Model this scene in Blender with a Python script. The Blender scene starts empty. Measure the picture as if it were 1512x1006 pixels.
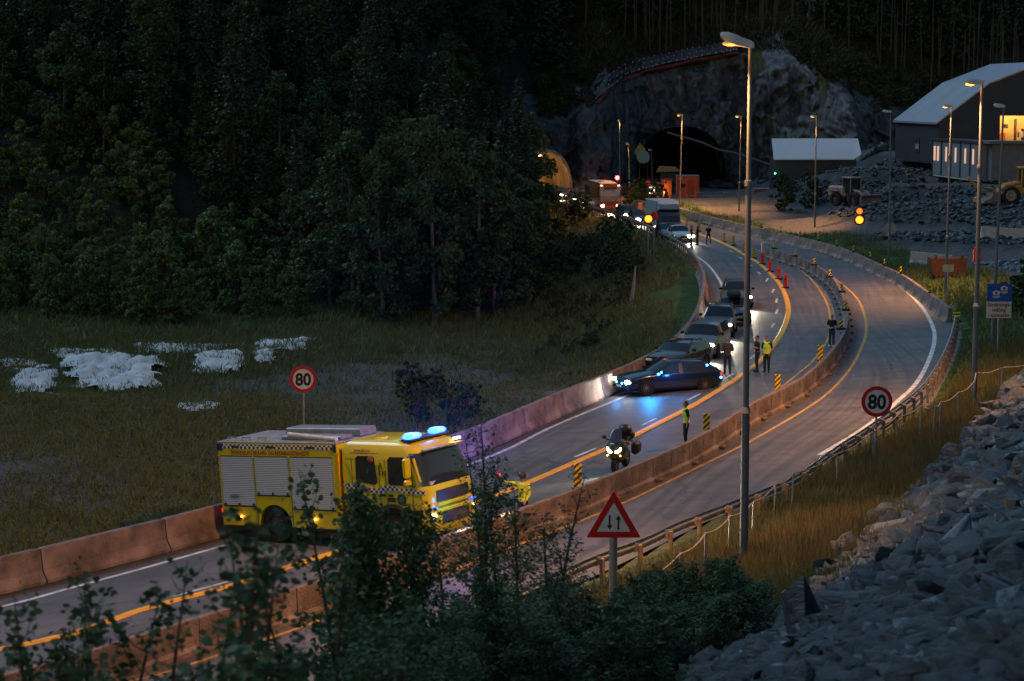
import bpy, bmesh, math, random
import numpy as np
from mathutils import Vector, Matrix, noise
R = math.radians
S = bpy.context.scene
COL = S.collection
random.seed(7); np.random.seed(7)

# ------------------------------------------------------------------ camera
F, CX, CY = 3000.0, 756.0, 503.0            # focal length and centre in photo pixels (1512 wide)
CAMZ, PITCH = 14.0, math.atan(365 / 3000)
cd = bpy.data.cameras.new('camera'); cam = bpy.data.objects.new('camera', cd); COL.objects.link(cam)
cd.sensor_width = 36; cd.lens = 36 * F / 1512; cd.clip_start = 0.1; cd.clip_end = 3000
cam.location = (0, 0, CAMZ); cam.rotation_euler = (math.pi / 2 - PITCH, 0, 0)
cd.dof.use_dof = True; cd.dof.focus_distance = 78; cd.dof.aperture_fstop = 3.2
S.camera = cam
S.render.resolution_x, S.render.resolution_y = 1024, 681
# ------------------------------------------------------------------ dusk sky and light
w = bpy.data.worlds.new('World'); S.world = w; w.use_nodes = True
nt = w.node_tree; bg = nt.nodes['Background']
sky = nt.nodes.new('ShaderNodeTexSky'); sky.sky_type = 'NISHITA'; sky.sun_disc = False
sky.sun_elevation = R(4.0); sky.sun_rotation = R(200); sky.air_density = 1.6; sky.ozone_density = 3.0
tint = nt.nodes.new('ShaderNodeMix'); tint.data_type = 'RGBA'; tint.blend_type = 'MULTIPLY'; tint.inputs[0].default_value = 1; tint.inputs[7].default_value = (.78, .96, 1.18, 1)
nt.links.new(sky.outputs[0], tint.inputs[6]); nt.links.new(tint.outputs[2], bg.inputs[0]); bg.inputs[1].default_value = 0.14
sl = bpy.data.lights.new('dusk_light', 'SUN'); sl.energy = 0.95; sl.angle = R(28); sl.color = (.58, .78, 1)
so = bpy.data.objects.new('dusk_light', sl); COL.objects.link(so); so.rotation_euler = (R(-22), R(-38), 0)
S.view_settings.view_transform = 'Standard'; S.view_settings.look = 'None'
S.view_settings.exposure = 0.64; S.view_settings.gamma = 1
S.cycles.use_denoising = True
S.cycles.sample_clamp_indirect = 3.0; S.cycles.sample_clamp_direct = 0
S.cycles.max_bounces = 5; S.cycles.diffuse_bounces = 2; S.cycles.glossy_bounces = 2
S.cycles.transmission_bounces = 3; S.cycles.caustics_reflective = False; S.cycles.caustics_refractive = False

# ------------------------------------------------------------------ pixel rays (used to find where things stand)
cp, sp = math.cos(PITCH), math.sin(PITCH)
def ray(px, py):
    c, v = (px - CX) / F, (CY - py) / F
    return (c, cp + v * sp, -sp + v * cp)
def G(px, py, z=0.0):
    d = ray(px, py); t = (z - CAMZ) / d[2]
    return Vector((d[0] * t, d[1] * t, z))
def AT(px, Y, py=None):                    # point at depth Y along the column (and row) given
    d = ray(px, 503 if py is None else py); t = Y / d[1]
    return Vector((d[0] * t, Y, CAMZ + d[2] * t))

# ------------------------------------------------------------------ materials
MATS = {}
def mat(name, col, rough=.7, metal=0., var=.15, scale=3., bump=0., bscale=None, spec=.4, coat=0., col2=None, var2=None):
    if name in MATS: return MATS[name]
    m = bpy.data.materials.new(name); m.use_nodes = True; n = m.node_tree.nodes; l = m.node_tree.links
    p = n['Principled BSDF']; p.inputs['Roughness'].default_value = rough; p.inputs['Metallic'].default_value = metal
    p.inputs['Specular IOR Level'].default_value = spec; p.inputs['Coat Weight'].default_value = coat
    tc = n.new('ShaderNodeTexCoord'); nz = n.new('ShaderNodeTexNoise'); nz.inputs['Scale'].default_value = scale
    nz.inputs['Detail'].default_value = 6; l.new(tc.outputs['Object'], nz.inputs['Vector'])
    cr = n.new('ShaderNodeValToRGB'); l.new(nz.outputs['Fac'], cr.inputs[0])
    c2 = col2 or tuple(min(1, c * (1 + var)) for c in col); c1 = tuple(c * (1 - var) for c in col)
    cr.color_ramp.elements[0].position = .35; cr.color_ramp.elements[1].position = .68
    cr.color_ramp.elements[0].color = (*c1, 1); cr.color_ramp.elements[1].color = (*c2, 1)
    l.new(cr.outputs[0], p.inputs['Base Color'])
    if bump:
        nb = n.new('ShaderNodeTexNoise'); nb.inputs['Scale'].default_value = bscale or scale * 4; nb.inputs['Detail'].default_value = 8
        l.new(tc.outputs['Object'], nb.inputs['Vector'])
        b = n.new('ShaderNodeBump'); b.inputs['Strength'].default_value = bump; b.inputs['Distance'].default_value = .1
        l.new(nb.outputs['Fac'], b.inputs['Height']); l.new(b.outputs[0], p.inputs['Normal'])
    MATS[name] = m; return m
def emit(name, col, s):
    if name in MATS: return MATS[name]
    m = bpy.data.materials.new(name); m.use_nodes = True; p = m.node_tree.nodes['Principled BSDF']
    p.inputs['Base Color'].default_value = (*col, 1); p.inputs['Emission Color'].default_value = (*col, 1)
    p.inputs['Emission Strength'].default_value = s; MATS[name] = m; return m
def leafmat(name, c1, c2, scale=.8, trans=.25):
    m = bpy.data.materials.new(name); m.use_nodes = True; n = m.node_tree.nodes; l = m.node_tree.links
    p = n['Principled BSDF']; p.inputs['Roughness'].default_value = .65; p.inputs['Specular IOR Level'].default_value = .25
    g = n.new('ShaderNodeNewGeometry'); oi = n.new('ShaderNodeObjectInfo')
    nz = n.new('ShaderNodeTexNoise'); nz.inputs['Scale'].default_value = scale; nz.inputs['Detail'].default_value = 3
    l.new(g.outputs['Position'], nz.inputs['Vector'])
    a = n.new('ShaderNodeMath'); a.operation = 'MULTIPLY_ADD'; l.new(g.outputs['Random Per Island'], a.inputs[0]); a.inputs[1].default_value = .45
    l.new(nz.outputs['Fac'], a.inputs[2])
    a2 = n.new('ShaderNodeMath'); a2.operation = 'MULTIPLY_ADD'; l.new(oi.outputs['Random'], a2.inputs[0]); a2.inputs[1].default_value = .35; l.new(a.outputs[0], a2.inputs[2])
    cr = n.new('ShaderNodeValToRGB'); l.new(a2.outputs[0], cr.inputs[0])
    cr.color_ramp.elements[0].position = .5; cr.color_ramp.elements[1].position = 1.15 if False else 1.0
    cr.color_ramp.elements[0].color = (*c1, 1); cr.color_ramp.elements[1].color = (*c2, 1)
    l.new(cr.outputs[0], p.inputs['Base Color'])
    tr = n.new('ShaderNodeBsdfTranslucent'); l.new(cr.outputs[0], tr.inputs[0])
    mx = n.new('ShaderNodeMixShader'); mx.inputs[0].default_value = trans
    l.new(p.outputs[0], mx.inputs[1]); l.new(tr.outputs[0], mx.inputs[2]); l.new(mx.outputs[0], n['Material Output'].inputs[0])
    MATS[name] = m; return m

# ------------------------------------------------------------------ mesh builder and tagging
class MB:
    def __init__(s): s.v = []; s.f = []; s.mi = []; s.cur = 0
    def add(s, vs, fs):
        o = len(s.v); s.v += [tuple(v) for v in vs]
        for f in fs: s.f.append([i + o for i in f]); s.mi.append(s.cur)
        return s
    def box(s, c, d, rz=0., ry=0., rx=0., bev=0.):
        x, y, z = d[0] / 2, d[1] / 2, d[2] / 2
        M = Matrix.Translation(c) @ Matrix.Rotation(rz, 4, 'Z') @ Matrix.Rotation(ry, 4, 'Y') @ Matrix.Rotation(rx, 4, 'X')
        if bev:
            b = min(bev, x * .9, y * .9, z * .9)
            o = [(x - b, y), (x, y - b), (x, -y + b), (x - b, -y), (-x + b, -y), (-x, -y + b), (-x, y - b), (-x + b, y)]
            k = [(1 - b / x, 1 - b / y, -z), (1, 1, -z + b), (1, 1, z - b), (1 - b / x, 1 - b / y, z)]
            vs = [M @ Vector((p[0] * q[0], p[1] * q[1], q[2])) for q in k for p in o]
            fs = [[i + j * 8, i + (j + 1) * 8, (i + 1) % 8 + (j + 1) * 8, (i + 1) % 8 + j * 8] for j in range(3) for i in range(8)]
            fs += [list(range(8)), list(range(31, 23, -1))]
            return s.add(vs, fs)
        vs = [M @ Vector((a * x, b * y, c_ * z)) for c_ in (-1, 1) for b in (-1, 1) for a in (-1, 1)]
        return s.add(vs, [[0, 2, 3, 1], [4, 5, 7, 6], [0, 1, 5, 4], [2, 6, 7, 3], [0, 4, 6, 2], [1, 3, 7, 5]])
    def tube(s, p0, p1, r0, r1=None, n=8, cap=True):
        p0, p1 = Vector(p0), Vector(p1); r1 = r0 if r1 is None else r1
        d = (p1 - p0).normalized(); a = d.orthogonal().normalized(); b = d.cross(a)
        vs = [p + (a * math.cos(2 * math.pi * i / n) + b * math.sin(2 * math.pi * i / n)) * r for p, r in ((p0, r0), (p1, r1)) for i in range(n)]
        fs = [[i, (i + 1) % n, n + (i + 1) % n, n + i] for i in range(n)]
        if cap: fs += [list(range(n - 1, -1, -1)), list(range(n, 2 * n))]
        return s.add(vs, fs)
    def path(s, ps, r, n=8):
        ps = [Vector(p) for p in ps]; rs = r if isinstance(r, (list, tuple)) else [r] * len(ps)
        vs = []
        a = None
        for i, p in enumerate(ps):
            d = (ps[min(i + 1, len(ps) - 1)] - ps[max(i - 1, 0)]).normalized()
            a = d.orthogonal().normalized() if a is None else (a - d * a.dot(d)).normalized()
            b = d.cross(a)
            vs += [p + (a * math.cos(2 * math.pi * k / n) + b * math.sin(2 * math.pi * k / n)) * rs[i] for k in range(n)]
        fs = [[i * n + k, i * n + (k + 1) % n, (i + 1) * n + (k + 1) % n, (i + 1) * n + k] for i in range(len(ps) - 1) for k in range(n)]
        fs += [list(range(n - 1, -1, -1)), [(len(ps) - 1) * n + k for k in range(n)]]
        return s.add(vs, fs)
    def prism(s, out, y0, y1, ax='y'):        # outline in the other two axes, extruded along ax
        n = len(out)
        def P(a, b, t): return (a, t, b) if ax == 'y' else ((t, a, b) if ax == 'x' else (a, b, t))
        vs = [P(a, b, y0) for a, b in out] + [P(a, b, y1) for a, b in out]
        return s.add(vs, [list(range(n)), list(range(2 * n - 1, n - 1, -1))] + [[(i + 1) % n, i, n + i, n + (i + 1) % n] for i in range(n)])
    def loft(s, rings, cap=True, closed=True):
        n = len(rings[0]); vs = [p for r in rings for p in r]; k = n if closed else n - 1
        fs = [[i * n + j, i * n + (j + 1) % n, (i + 1) * n + (j + 1) % n, (i + 1) * n + j] for i in range(len(rings) - 1) for j in range(k)]
        if cap and closed: fs += [list(range(n - 1, -1, -1)), [(len(rings) - 1) * n + j for j in range(n)]]
        return s.add(vs, fs)
    def sph(s, c, r, n=10, m=6, sc=(1, 1, 1)):
        vs = [(c[0], c[1], c[2] + r * sc[2])]
        for i in range(1, m):
            t = math.pi * i / m
            vs += [(c[0] + r * sc[0] * math.sin(t) * math.cos(2 * math.pi * j / n), c[1] + r * sc[1] * math.sin(t) * math.sin(2 * math.pi * j / n), c[2] + r * sc[2] * math.cos(t)) for j in range(n)]
        vs.append((c[0], c[1], c[2] - r * sc[2]))
        fs = [[0, 1 + j, 1 + (j + 1) % n] for j in range(n)]
        for i in range(m - 2): fs += [[1 + i * n + j, 1 + (i + 1) * n + j, 1 + (i + 1) * n + (j + 1) % n, 1 + i * n + (j + 1) % n] for j in range(n)]
        L = len(vs) - 1; b = 1 + (m - 2) * n
        fs += [[L, b + (j + 1) % n, b + j] for j in range(n)]
        return s.add(vs, fs)
    def build(s, name, mats, parent=None, smooth=False, fix=True):
        used = sorted({i for f in s.f for i in f})
        if len(used) < len(s.v): mp = {u: k for k, u in enumerate(used)}; s.v = [s.v[u] for u in used]; s.f = [[mp[i] for i in f] for f in s.f]
        me = bpy.data.meshes.new(name); me.from_pydata(s.v, [], s.f)
        for m in (mats if isinstance(mats, (list, tuple)) else [mats]): me.materials.append(m)
        me.polygons.foreach_set('material_index', s.mi)
        if fix:
            bm = bmesh.new(); bm.from_mesh(me); bmesh.ops.recalc_face_normals(bm, faces=bm.faces); bm.to_mesh(me); bm.free()
        if smooth:
            me.polygons.foreach_set('use_smooth', [True] * len(me.polygons))
            me.set_sharp_from_angle(angle=R(38))
        o = bpy.data.objects.new(name, me); COL.objects.link(o); o.parent = parent
        return o
def mesh_np(name, v, f, m, parent=None, smooth=False):
    me = bpy.data.meshes.new(name); v = np.asarray(v, np.float32); f = np.asarray(f, np.int32); k = f.shape[1]
    me.vertices.add(len(v)); me.vertices.foreach_set('co', v.ravel())
    me.loops.add(f.size); me.loops.foreach_set('vertex_index', f.ravel())
    me.polygons.add(len(f)); me.polygons.foreach_set('loop_start', np.arange(0, f.size, k, dtype=np.int32))
    if smooth: me.polygons.foreach_set('use_smooth', np.ones(len(f), bool))
    me.update(calc_edges=True); me.validate()
    me.materials.append(m)
    o = bpy.data.objects.new(name, me); COL.objects.link(o); o.parent = parent
    return o
def tag(o, label=None, cat=None, group=None, kind=None):
    if label: o['label'] = label
    if cat: o['category'] = cat
    if group: o['group'] = group
    if kind: o['kind'] = kind
    return o
def empty(name, loc=(0, 0, 0), rz=0., label=None, cat=None, group=None):
    o = bpy.data.objects.new(name, None); COL.objects.link(o); o.location = loc; o.rotation_euler = (0, 0, rz); o.empty_display_size = .2
    return tag(o, label, cat, group)
KIDS = {}
def kids(o): return [c for c in o.children]
def copy_tree(o, parent=None):
    c = o.copy(); COL.objects.link(c); c.parent = parent
    for ch in o.children: copy_tree(ch, c)
    return c
def text(name, s, size, parent, loc, rot, m, ext=.002, align='LEFT', bold=0.):
    cu = bpy.data.curves.new(name, 'FONT'); cu.body = s; cu.size = size; cu.extrude = ext; cu.align_x = align; cu.offset = bold
    cu.materials.append(m); cu.resolution_u = 3; t_ = bpy.data.objects.new(name, cu)
    me = bpy.data.meshes.new_from_object(t_); bpy.data.objects.remove(t_); o = bpy.data.objects.new(name, me); COL.objects.link(o)
    o.parent = parent; o.location = loc; o.rotation_euler = rot; return o
def lamp(name, kind, loc, energy, col, parent=None, **k):
    ld = bpy.data.lights.new(name, kind); ld.energy = energy; ld.color = col
    for a, b in k.items():
        if a not in ('to',): setattr(ld, a, b)
    o = bpy.data.objects.new(name, ld); COL.objects.link(o); o.location = loc; o.parent = parent
    if 'to' in k:
        d = Vector(k['to']) - Vector(loc); o.rotation_euler = d.to_track_quat('-Z', 'Y').to_euler()
    return o

# ------------------------------------------------------------------ the lie of the land
def seg_dist(P, X, Y):                     # signed distance to a plan polyline, + on its right hand
    X = np.asarray(X, float); Y = np.asarray(Y, float)
    best = np.full(X.shape, 1e9); sg = np.ones(X.shape)
    for (ax, ay), (bx, by) in zip(P[:-1], P[1:]):
        dx, dy = bx - ax, by - ay; L = dx * dx + dy * dy
        t = np.clip(((X - ax) * dx + (Y - ay) * dy) / L, 0, 1)
        qx, qy = X - (ax + t * dx), Y - (ay + t * dy); d = np.hypot(qx, qy)
        m = d < best - 1e-9
        best = np.where(m, d, best); sg = np.where(m, np.where(dx * qy - dy * qx < 0, 1., -1.), sg)
    return best * sg
def smooth_line(pts, n=160):               # Catmull-Rom through the points, evenly resampled
    P = [Vector(p) for p in pts]; P = [P[0] * 2 - P[1]] + P + [P[-1] * 2 - P[-2]]; out = []
    for i in range(1, len(P) - 2):
        for k in range(12):
            t = k / 12; a, b, c, d = P[i - 1], P[i], P[i + 1], P[i + 2]
            out.append(.5 * ((2 * b) + (c - a) * t + (2 * a - 5 * b + 4 * c - d) * t * t + (3 * b - a - 3 * c + d) * t ** 3))
    out.append(P[-2])
    L = [0]
    for a, b in zip(out[:-1], out[1:]): L.append(L[-1] + (b - a).length)
    if n is None: return out, L
    res = []; j = 0
    for i in range(n):
        s = L[-1] * i / (n - 1)
        while j < len(L) - 2 and L[j + 1] < s: j += 1
        u = (s - L[j]) / max(1e-9, L[j + 1] - L[j]); res.append(out[j].lerp(out[j + 1], u))
    return res
def sst(a, b, x): t = np.clip((np.asarray(x, float) - a) / (b - a), 0, 1); return t * t * (3 - 2 * t)
L_PX = [(-400, 975), (0, 880), (310, 800), (520, 738), (707, 672), (820, 620), (919, 578), (985, 543), (1022, 508), (1040, 475), (1047, 440), (1045, 420), (1037, 403), (1025, 387), (1007, 370), (983, 356), (957, 343), (932, 332), (898, 321), (870, 312), (845, 303), (820, 295), (797, 288), (780, 281)]
L_LINE = [G(*p) for p in L_PX]
L_S = smooth_line(L_LINE, 130); L_XY = [(p.x, p.y) for p in L_S]
def ZR(X, Y):
    d = np.clip(seg_dist(L_XY, X, Y), 0, 26)
    return d * (0.062 - .05 * sst(100, 165, Y))
def hit(px, py, fn, off=0.):               # first meeting of the ray with the surface fn (+off)
    d = ray(px, py); ts = np.linspace(6, 640, 2600)
    h = CAMZ + d[2] * ts - fn(d[0] * ts, d[1] * ts) - off
    i = int(np.argmax(h < 0))
    if i == 0: return G(px, py, 0)
    t = ts[i - 1] + (ts[i] - ts[i - 1]) * h[i - 1] / (h[i - 1] - h[i])
    return Vector((d[0] * t, d[1] * t, CAMZ + d[2] * t))
def H(px, py, off=0.): return hit(px, py, ZR, off)
R_PX = [(150, 1140), (450, 1035), (700, 925), (875, 852), (1020, 782), (1130, 724), (1235, 670), (1320, 618), (1372, 574), (1396, 538), (1410, 505), (1413, 480), (1400, 464), (1360, 437), (1305, 410), (1232, 381), (1164, 361), (1105, 348), (1035, 331), (985, 320), (945, 310), (900, 300), (852, 291), (832, 282)]
R_LINE = [H(*p) for p in R_PX]
R_S = smooth_line(R_LINE, 130); R_XY = [(p.x, p.y) for p in R_S]
TOE = [(1.4, -20), (1.5, 0), (1.9, 12), (2.3, 20), (3.1, 27.7), (5.7, 38), (11.7, 57), (19.6, 78), (26.5, 96), (46, 118)]
TOEZ = [(-20, 12.2), (0, 12.), (12, 9.9), (20, 7.9), (27.7, 6.), (38, 4.), (57, 2.2), (78, 2.), (100, 2.), (400, 2)]
SITE = [(1130, 300, 0), (1180, 325, 0), (1230, 320, 0), (1060, 290, 0), (1100, 280, 0), (1000, 285, 0), (940, 290, 0), (1263, 322, 0), (1150, 345, 0), (1330, 395, .1), (1400, 440, .5), (1400, 400, .5),
        (1500, 400, 1), (1500, 345, 1.5), (1440, 345, 1.5), (1350, 345, .6), (1480, 300, 3), (1420, 305, 2.6), (1540, 300, 3), (1340, 312, 1.2), (1300, 310, .8), (1370, 270, 4.1), (1440, 270, 4.1), (1540, 270, 4.1),
        (1320, 224, 6), (1420, 226, 6.1), (1540, 226, 6.1), (1250, 285, 2.6), (1290, 250, 5), (1330, 262, 4.8), (1200, 275, 1.6), (1240, 240, 4.5), (1150, 250, .5), (1480, 520, 1.4), (1500, 470, 1.5), (1440, 590, 1.5), (1460, 450, 1.0),
        (1000, 272, 0), (900, 285, 0), (1050, 272, 0), (1100, 262, .5)]
SITE_P = np.array([tuple(G(*p)) for p in SITE])
CLIFF = [(700, 262, 6.5), (780, 281, 9.0), (840, 284, 9.8), (868, 281, 10.2), (900, 284, 13.2), (925, 296, 15), (950, 303, 16.), (1000, 306, 17.2), (1060, 307, 18.4), (1110, 307, 19.3), (1170, 300, 18.6), (1220, 292, 15.6), (1260, 286, 12.2), (1320, 296, 10.6), (1420, 306, 9), (1620, 316, 8.5)]
CL_X = np.array([(p[0] - CX) / F * p[1] for p in CLIFF]); CL_Y = np.array([float(p[1]) for p in CLIFF]); CL_Z = np.array([p[2] for p in CLIFF])
PORTALS = [(4.4, 3.8, 6.0), (24.9, 6.6, 8.9)]       # centre x, half width, height
def fnoise(X, Y, s):                      # cheap smooth pseudo noise
    return (np.sin(X / s + 1.7 * np.sin(Y / s * .8)) + np.sin(Y / s * 1.13 + 1.3 * np.sin(X / s * .9 + 2)) + .5 * np.sin(X / s * 2.3 + Y / s * 1.9)) / 2.5
def T(X, Y, full=False):
    X = np.asarray(X, float); Y = np.asarray(Y, float)
    dL = seg_dist(L_XY, X, Y); dR = seg_dist(R_XY, X, Y); zr = ZR(X, Y)
    # left of the road: bank, meadow, wooded hill
    a = np.clip(-dL, 0, None)
    zl = -2.2 * sst(1.5, 11, a) * sst(88, 120, Y) * (1 - sst(230, 260, Y)) - .35 * sst(.5, 4, a) + .12 * fnoise(X, Y, 4) * sst(1, 6, a) + .3 * fnoise(X, Y, 13) * sst(3, 14, a)
    y0 = np.interp(X, [-70, -30, -14, -4, 2.5], [158, 158, 176, 232, 290])
    hl = np.interp(X, [-70, -10, 3], [.36, .30, .3]) * np.clip(Y - y0, 0, None)
    zl = zl + hl * sst(0, 25, Y - y0)
    # right of the road, near: verge up to the rubble
    dT = seg_dist(TOE, X, Y); tz = np.interp(Y, [p[0] for p in TOEZ], [p[1] for p in TOEZ])
    dg = np.clip(dR, 0, None); dl = np.clip(-dT, 0, None)
    edge = zr
    zn = edge + (tz - edge) * np.power(dg / (dl + dg + 1e-6), 1.25)
    zn = zn + .10 * fnoise(X, Y, 2.2) * sst(1, 4, dg)
    cap = 13.2 if full else 13.2
    rk = np.clip(dT, 0, None)
    zn = np.where(dT > 0, np.minimum(tz + .45 * rk + .30 * fnoise(X, Y, 1.6) * sst(0, 2, rk), np.maximum(tz + .8, 13.0 + .2 * fnoise(X, Y, 3))), zn)
    # right of the road, far: the works
    wsum = 0; zs = 0
    for p in SITE_P:
        w_ = 1 / np.power((X - p[0]) ** 2 + (Y - p[1]) ** 2 + 6, 2.2); wsum = wsum + w_; zs = zs + w_ * p[2]
    zf = zs / wsum + .10 * fnoise(X, Y, 2.6) + .12 * fnoise(X, Y, 6)
    k = sst(84, 100, Y + .35 * (X - 20))
    zright = zn * (1 - k) + zf * k
    e = sst(0, 3.5, dR)
    zright = np.where(Y > 84, zr * (1 - e) + zright * e, zright)
    z = np.where(dL < 0, zl, np.where(dR > 0, zright, zr - .3))
    z = np.where((dL >= -1.2) & (dL < 0), np.minimum(z, -.06), z)
    # above the rock face
    yc = np.interp(X, CL_X, CL_Y) + 5; zc = np.interp(X, CL_X, CL_Z)
    up = zc + .42 * (Y - yc) + .5 * fnoise(X, Y, 7)
    wl = sst(-14, -2, X)
    z = np.where((Y > yc) & (X > -14), np.where(X > -2, up, np.maximum(z, z * (1 - wl) + up * wl)), z)
    return z
def BARE(X, Y): return sst(1.15, .7, np.hypot((X + 6.3) / 11.5, (Y - 112) / 15) + .25 * fnoise(X * 1.3, Y, 3))
def TT(px, py, off=0.): return hit(px, py, T, off)
def Tz(x, y): return float(T(np.array([x]), np.array([y]))[0])
def Rz(x, y): return float(ZR(np.array([x]), np.array([y]))[0])
# ------------------------------------------------------------------ ground, road, rock
def ground_mat():
    m = bpy.data.materials.new('ground'); m.use_nodes = True; n = m.node_tree.nodes; l = m.node_tree.links; p = n['Principled BSDF']
    p.inputs['Roughness'].default_value = .95; p.inputs['Specular IOR Level'].default_value = .15
    at = n.new('ShaderNodeVertexColor'); at.layer_name = 'cover'; sp_ = n.new('ShaderNodeSeparateColor'); l.new(at.outputs[0], sp_.inputs[0])
    g = n.new('ShaderNodeNewGeometry')
    def nz(s, d=6):
        a = n.new('ShaderNodeTexNoise'); a.inputs['Scale'].default_value = s; a.inputs['Detail'].default_value = d; a.inputs['Roughness'].default_value = .65; l.new(g.outputs['Position'], a.inputs['Vector']); return a
    def ramp(src, c1, c2, a=.38, b=.64):
        r = n.new('ShaderNodeValToRGB'); l.new(src.outputs[0], r.inputs[0]); r.color_ramp.elements[0].position = a; r.color_ramp.elements[1].position = b
        r.color_ramp.elements[0].color = (*c1, 1); r.color_ramp.elements[1].color = (*c2, 1); return r
    def mix(f, a, b):
        x = n.new('ShaderNodeMix'); x.data_type = 'RGBA'; l.new(f, x.inputs[0]); l.new(a, x.inputs[6]); l.new(b, x.inputs[7]); return x.outputs[2]
    grass = mix(nz(.35, 4).outputs[0], ramp(nz(2.2), (.050, .048, .022), (.13, .115, .06)).outputs[0], ramp(nz(1.6), (.030, .050, .018), (.075, .105, .034)).outputs[0])
    green = ramp(nz(1.3), (.020, .045, .010), (.06, .11, .022)).outputs[0]
    gravel = ramp(nz(5, 9), (.06, .058, .062), (.135, .13, .132)).outputs[0]
    rock = ramp(nz(2.4, 9), (.014, .021, .025), (.06, .078, .088)).outputs[0]
    dirt = ramp(nz(1.1), (.08, .068, .06), (.17, .145, .13)).outputs[0]
    pm = nz(.16, 5); pr = ramp(pm, (0, 0, 0), (1, 1, 1), .55, .66)
    base = mix(pr.outputs[0], grass, dirt)
    c = mix(sp_.outputs[1], base, green); c = mix(sp_.outputs[0], c, gravel); c = mix(sp_.outputs[2], c, rock)
    litter = ramp(nz(1.5), (.016, .013, .009), (.034, .030, .018)).outputs[0]; c = mix(at.outputs['Alpha'], litter, c)  # needle litter, with the shade between the trees darkened into its colour
    l.new(c, p.inputs['Base Color'])
    b = n.new('ShaderNodeBump'); b.inputs['Strength'].default_value = .9; b.inputs['Distance'].default_value = .25; l.new(nz(3.2, 9).outputs[0], b.inputs['Height']); l.new(b.outputs[0], p.inputs['Normal'])
    return m
def build_ground():
    nr, nc = 430, 300
    t = np.linspace(0, 1, nr); ys = -16 + 60 * t + 560 * t ** 2.2
    u = np.linspace(-1, 1, nc)
    Y = np.repeat(ys[:, None], nc, 1); X = u[None, :] * (0.36 * np.clip(Y, 0, None) + 22)
    Z = T(X, Y)
    dL = seg_dist(L_XY, X, Y); dR = seg_dist(R_XY, X, Y); dT = seg_dist(TOE, X, Y)
    i = np.arange(nr * nc).reshape(nr, nc); f = np.stack([i[:-1, :-1], i[:-1, 1:], i[1:, 1:], i[1:, :-1]], -1).reshape(-1, 4)
    zz = Z.ravel()[f]; jump = zz.max(1) - zz.min(1); xx = X.ravel()[f].mean(1); yy = Y.ravel()[f].mean(1)
    bad = np.zeros(len(f), bool)
    for cx, hw, h in PORTALS: bad |= (abs(xx - cx) < hw + 1) & (yy > 275) & (yy < 322) & (jump > 2.5)
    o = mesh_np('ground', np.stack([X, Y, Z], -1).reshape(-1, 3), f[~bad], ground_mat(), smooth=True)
    nearw = (dR > 0) & (Y < 98)
    far = (dR > 1.5) & (Y >= 92) & (Y < np.interp(X, CL_X, CL_Y) + 5)
    gx = CX + F * X / np.clip(Y, 1, None)
    grn = ((dR > .3) & (dR < np.interp(Y, [90, 130, 175, 230], [8, 8.5, 6.5, 4.5])) & (Y > 84)).astype(float)
    gv = far * (1 - grn) * .9; rk = ((dT > -.3) & nearw).astype(float)
    rub = far & (Z > 1.0) & (Y > 165) & (abs(Z - 6.05) > .35) & (abs(Z - 4.1) > .2)
    rk = np.maximum(rk, rub * .8)
    ml = (dL < 0) & (Y > 60) & (Y < 170); gp = ml * np.clip((fnoise(X - 3, Y * 1.6, 9) - .25) * 2.2, 0, .75) * sst(3, 9, -dL); gv = np.maximum(np.maximum(gv, gp), .7 * BARE(X, Y) * (dL < -3))
    grn = np.maximum(grn * .8, (dL < 0) * np.clip(sst(118, 140, Y), 0, .8) * (Y < 172))
    grn = np.maximum(grn, (Y > 300) * .5 * (X > 0))
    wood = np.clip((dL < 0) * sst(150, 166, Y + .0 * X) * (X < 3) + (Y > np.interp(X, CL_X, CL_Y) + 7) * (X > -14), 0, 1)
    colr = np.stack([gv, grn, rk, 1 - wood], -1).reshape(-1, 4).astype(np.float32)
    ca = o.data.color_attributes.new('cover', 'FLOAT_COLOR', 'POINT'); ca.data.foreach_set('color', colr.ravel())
    tag(o, kind='structure')
    return ys, nr, nc, dict(Z=Z, L=dL, R=dR, T=dT)
GY, GR_, GC, GRD = build_ground()
T_exact = T
def look(nm, X, Y):                        # quick lookup in the finished ground mesh
    X = np.asarray(X, float); Y = np.asarray(Y, float)
    r = np.interp(Y, GY, np.arange(GR_)); c = (X / (0.36 * np.clip(Y, 0, None) + 22) + 1) * .5 * (GC - 1); c = np.clip(c, 0, GC - 1.001); r = np.clip(r, 0, GR_ - 1.001)
    i, j = r.astype(int), c.astype(int); a, b = r - i, c - j; Z = GRD[nm]
    return (Z[i, j] * (1 - a) + Z[i + 1, j] * a) * (1 - b) + (Z[i, j + 1] * (1 - a) + Z[i + 1, j + 1] * a) * b
def T(X, Y, full=False): return look('Z', X, Y)
DL = lambda X, Y: look('L', X, Y)
DR = lambda X, Y: look('R', X, Y)
DT = lambda X, Y: look('T', X, Y)

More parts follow.
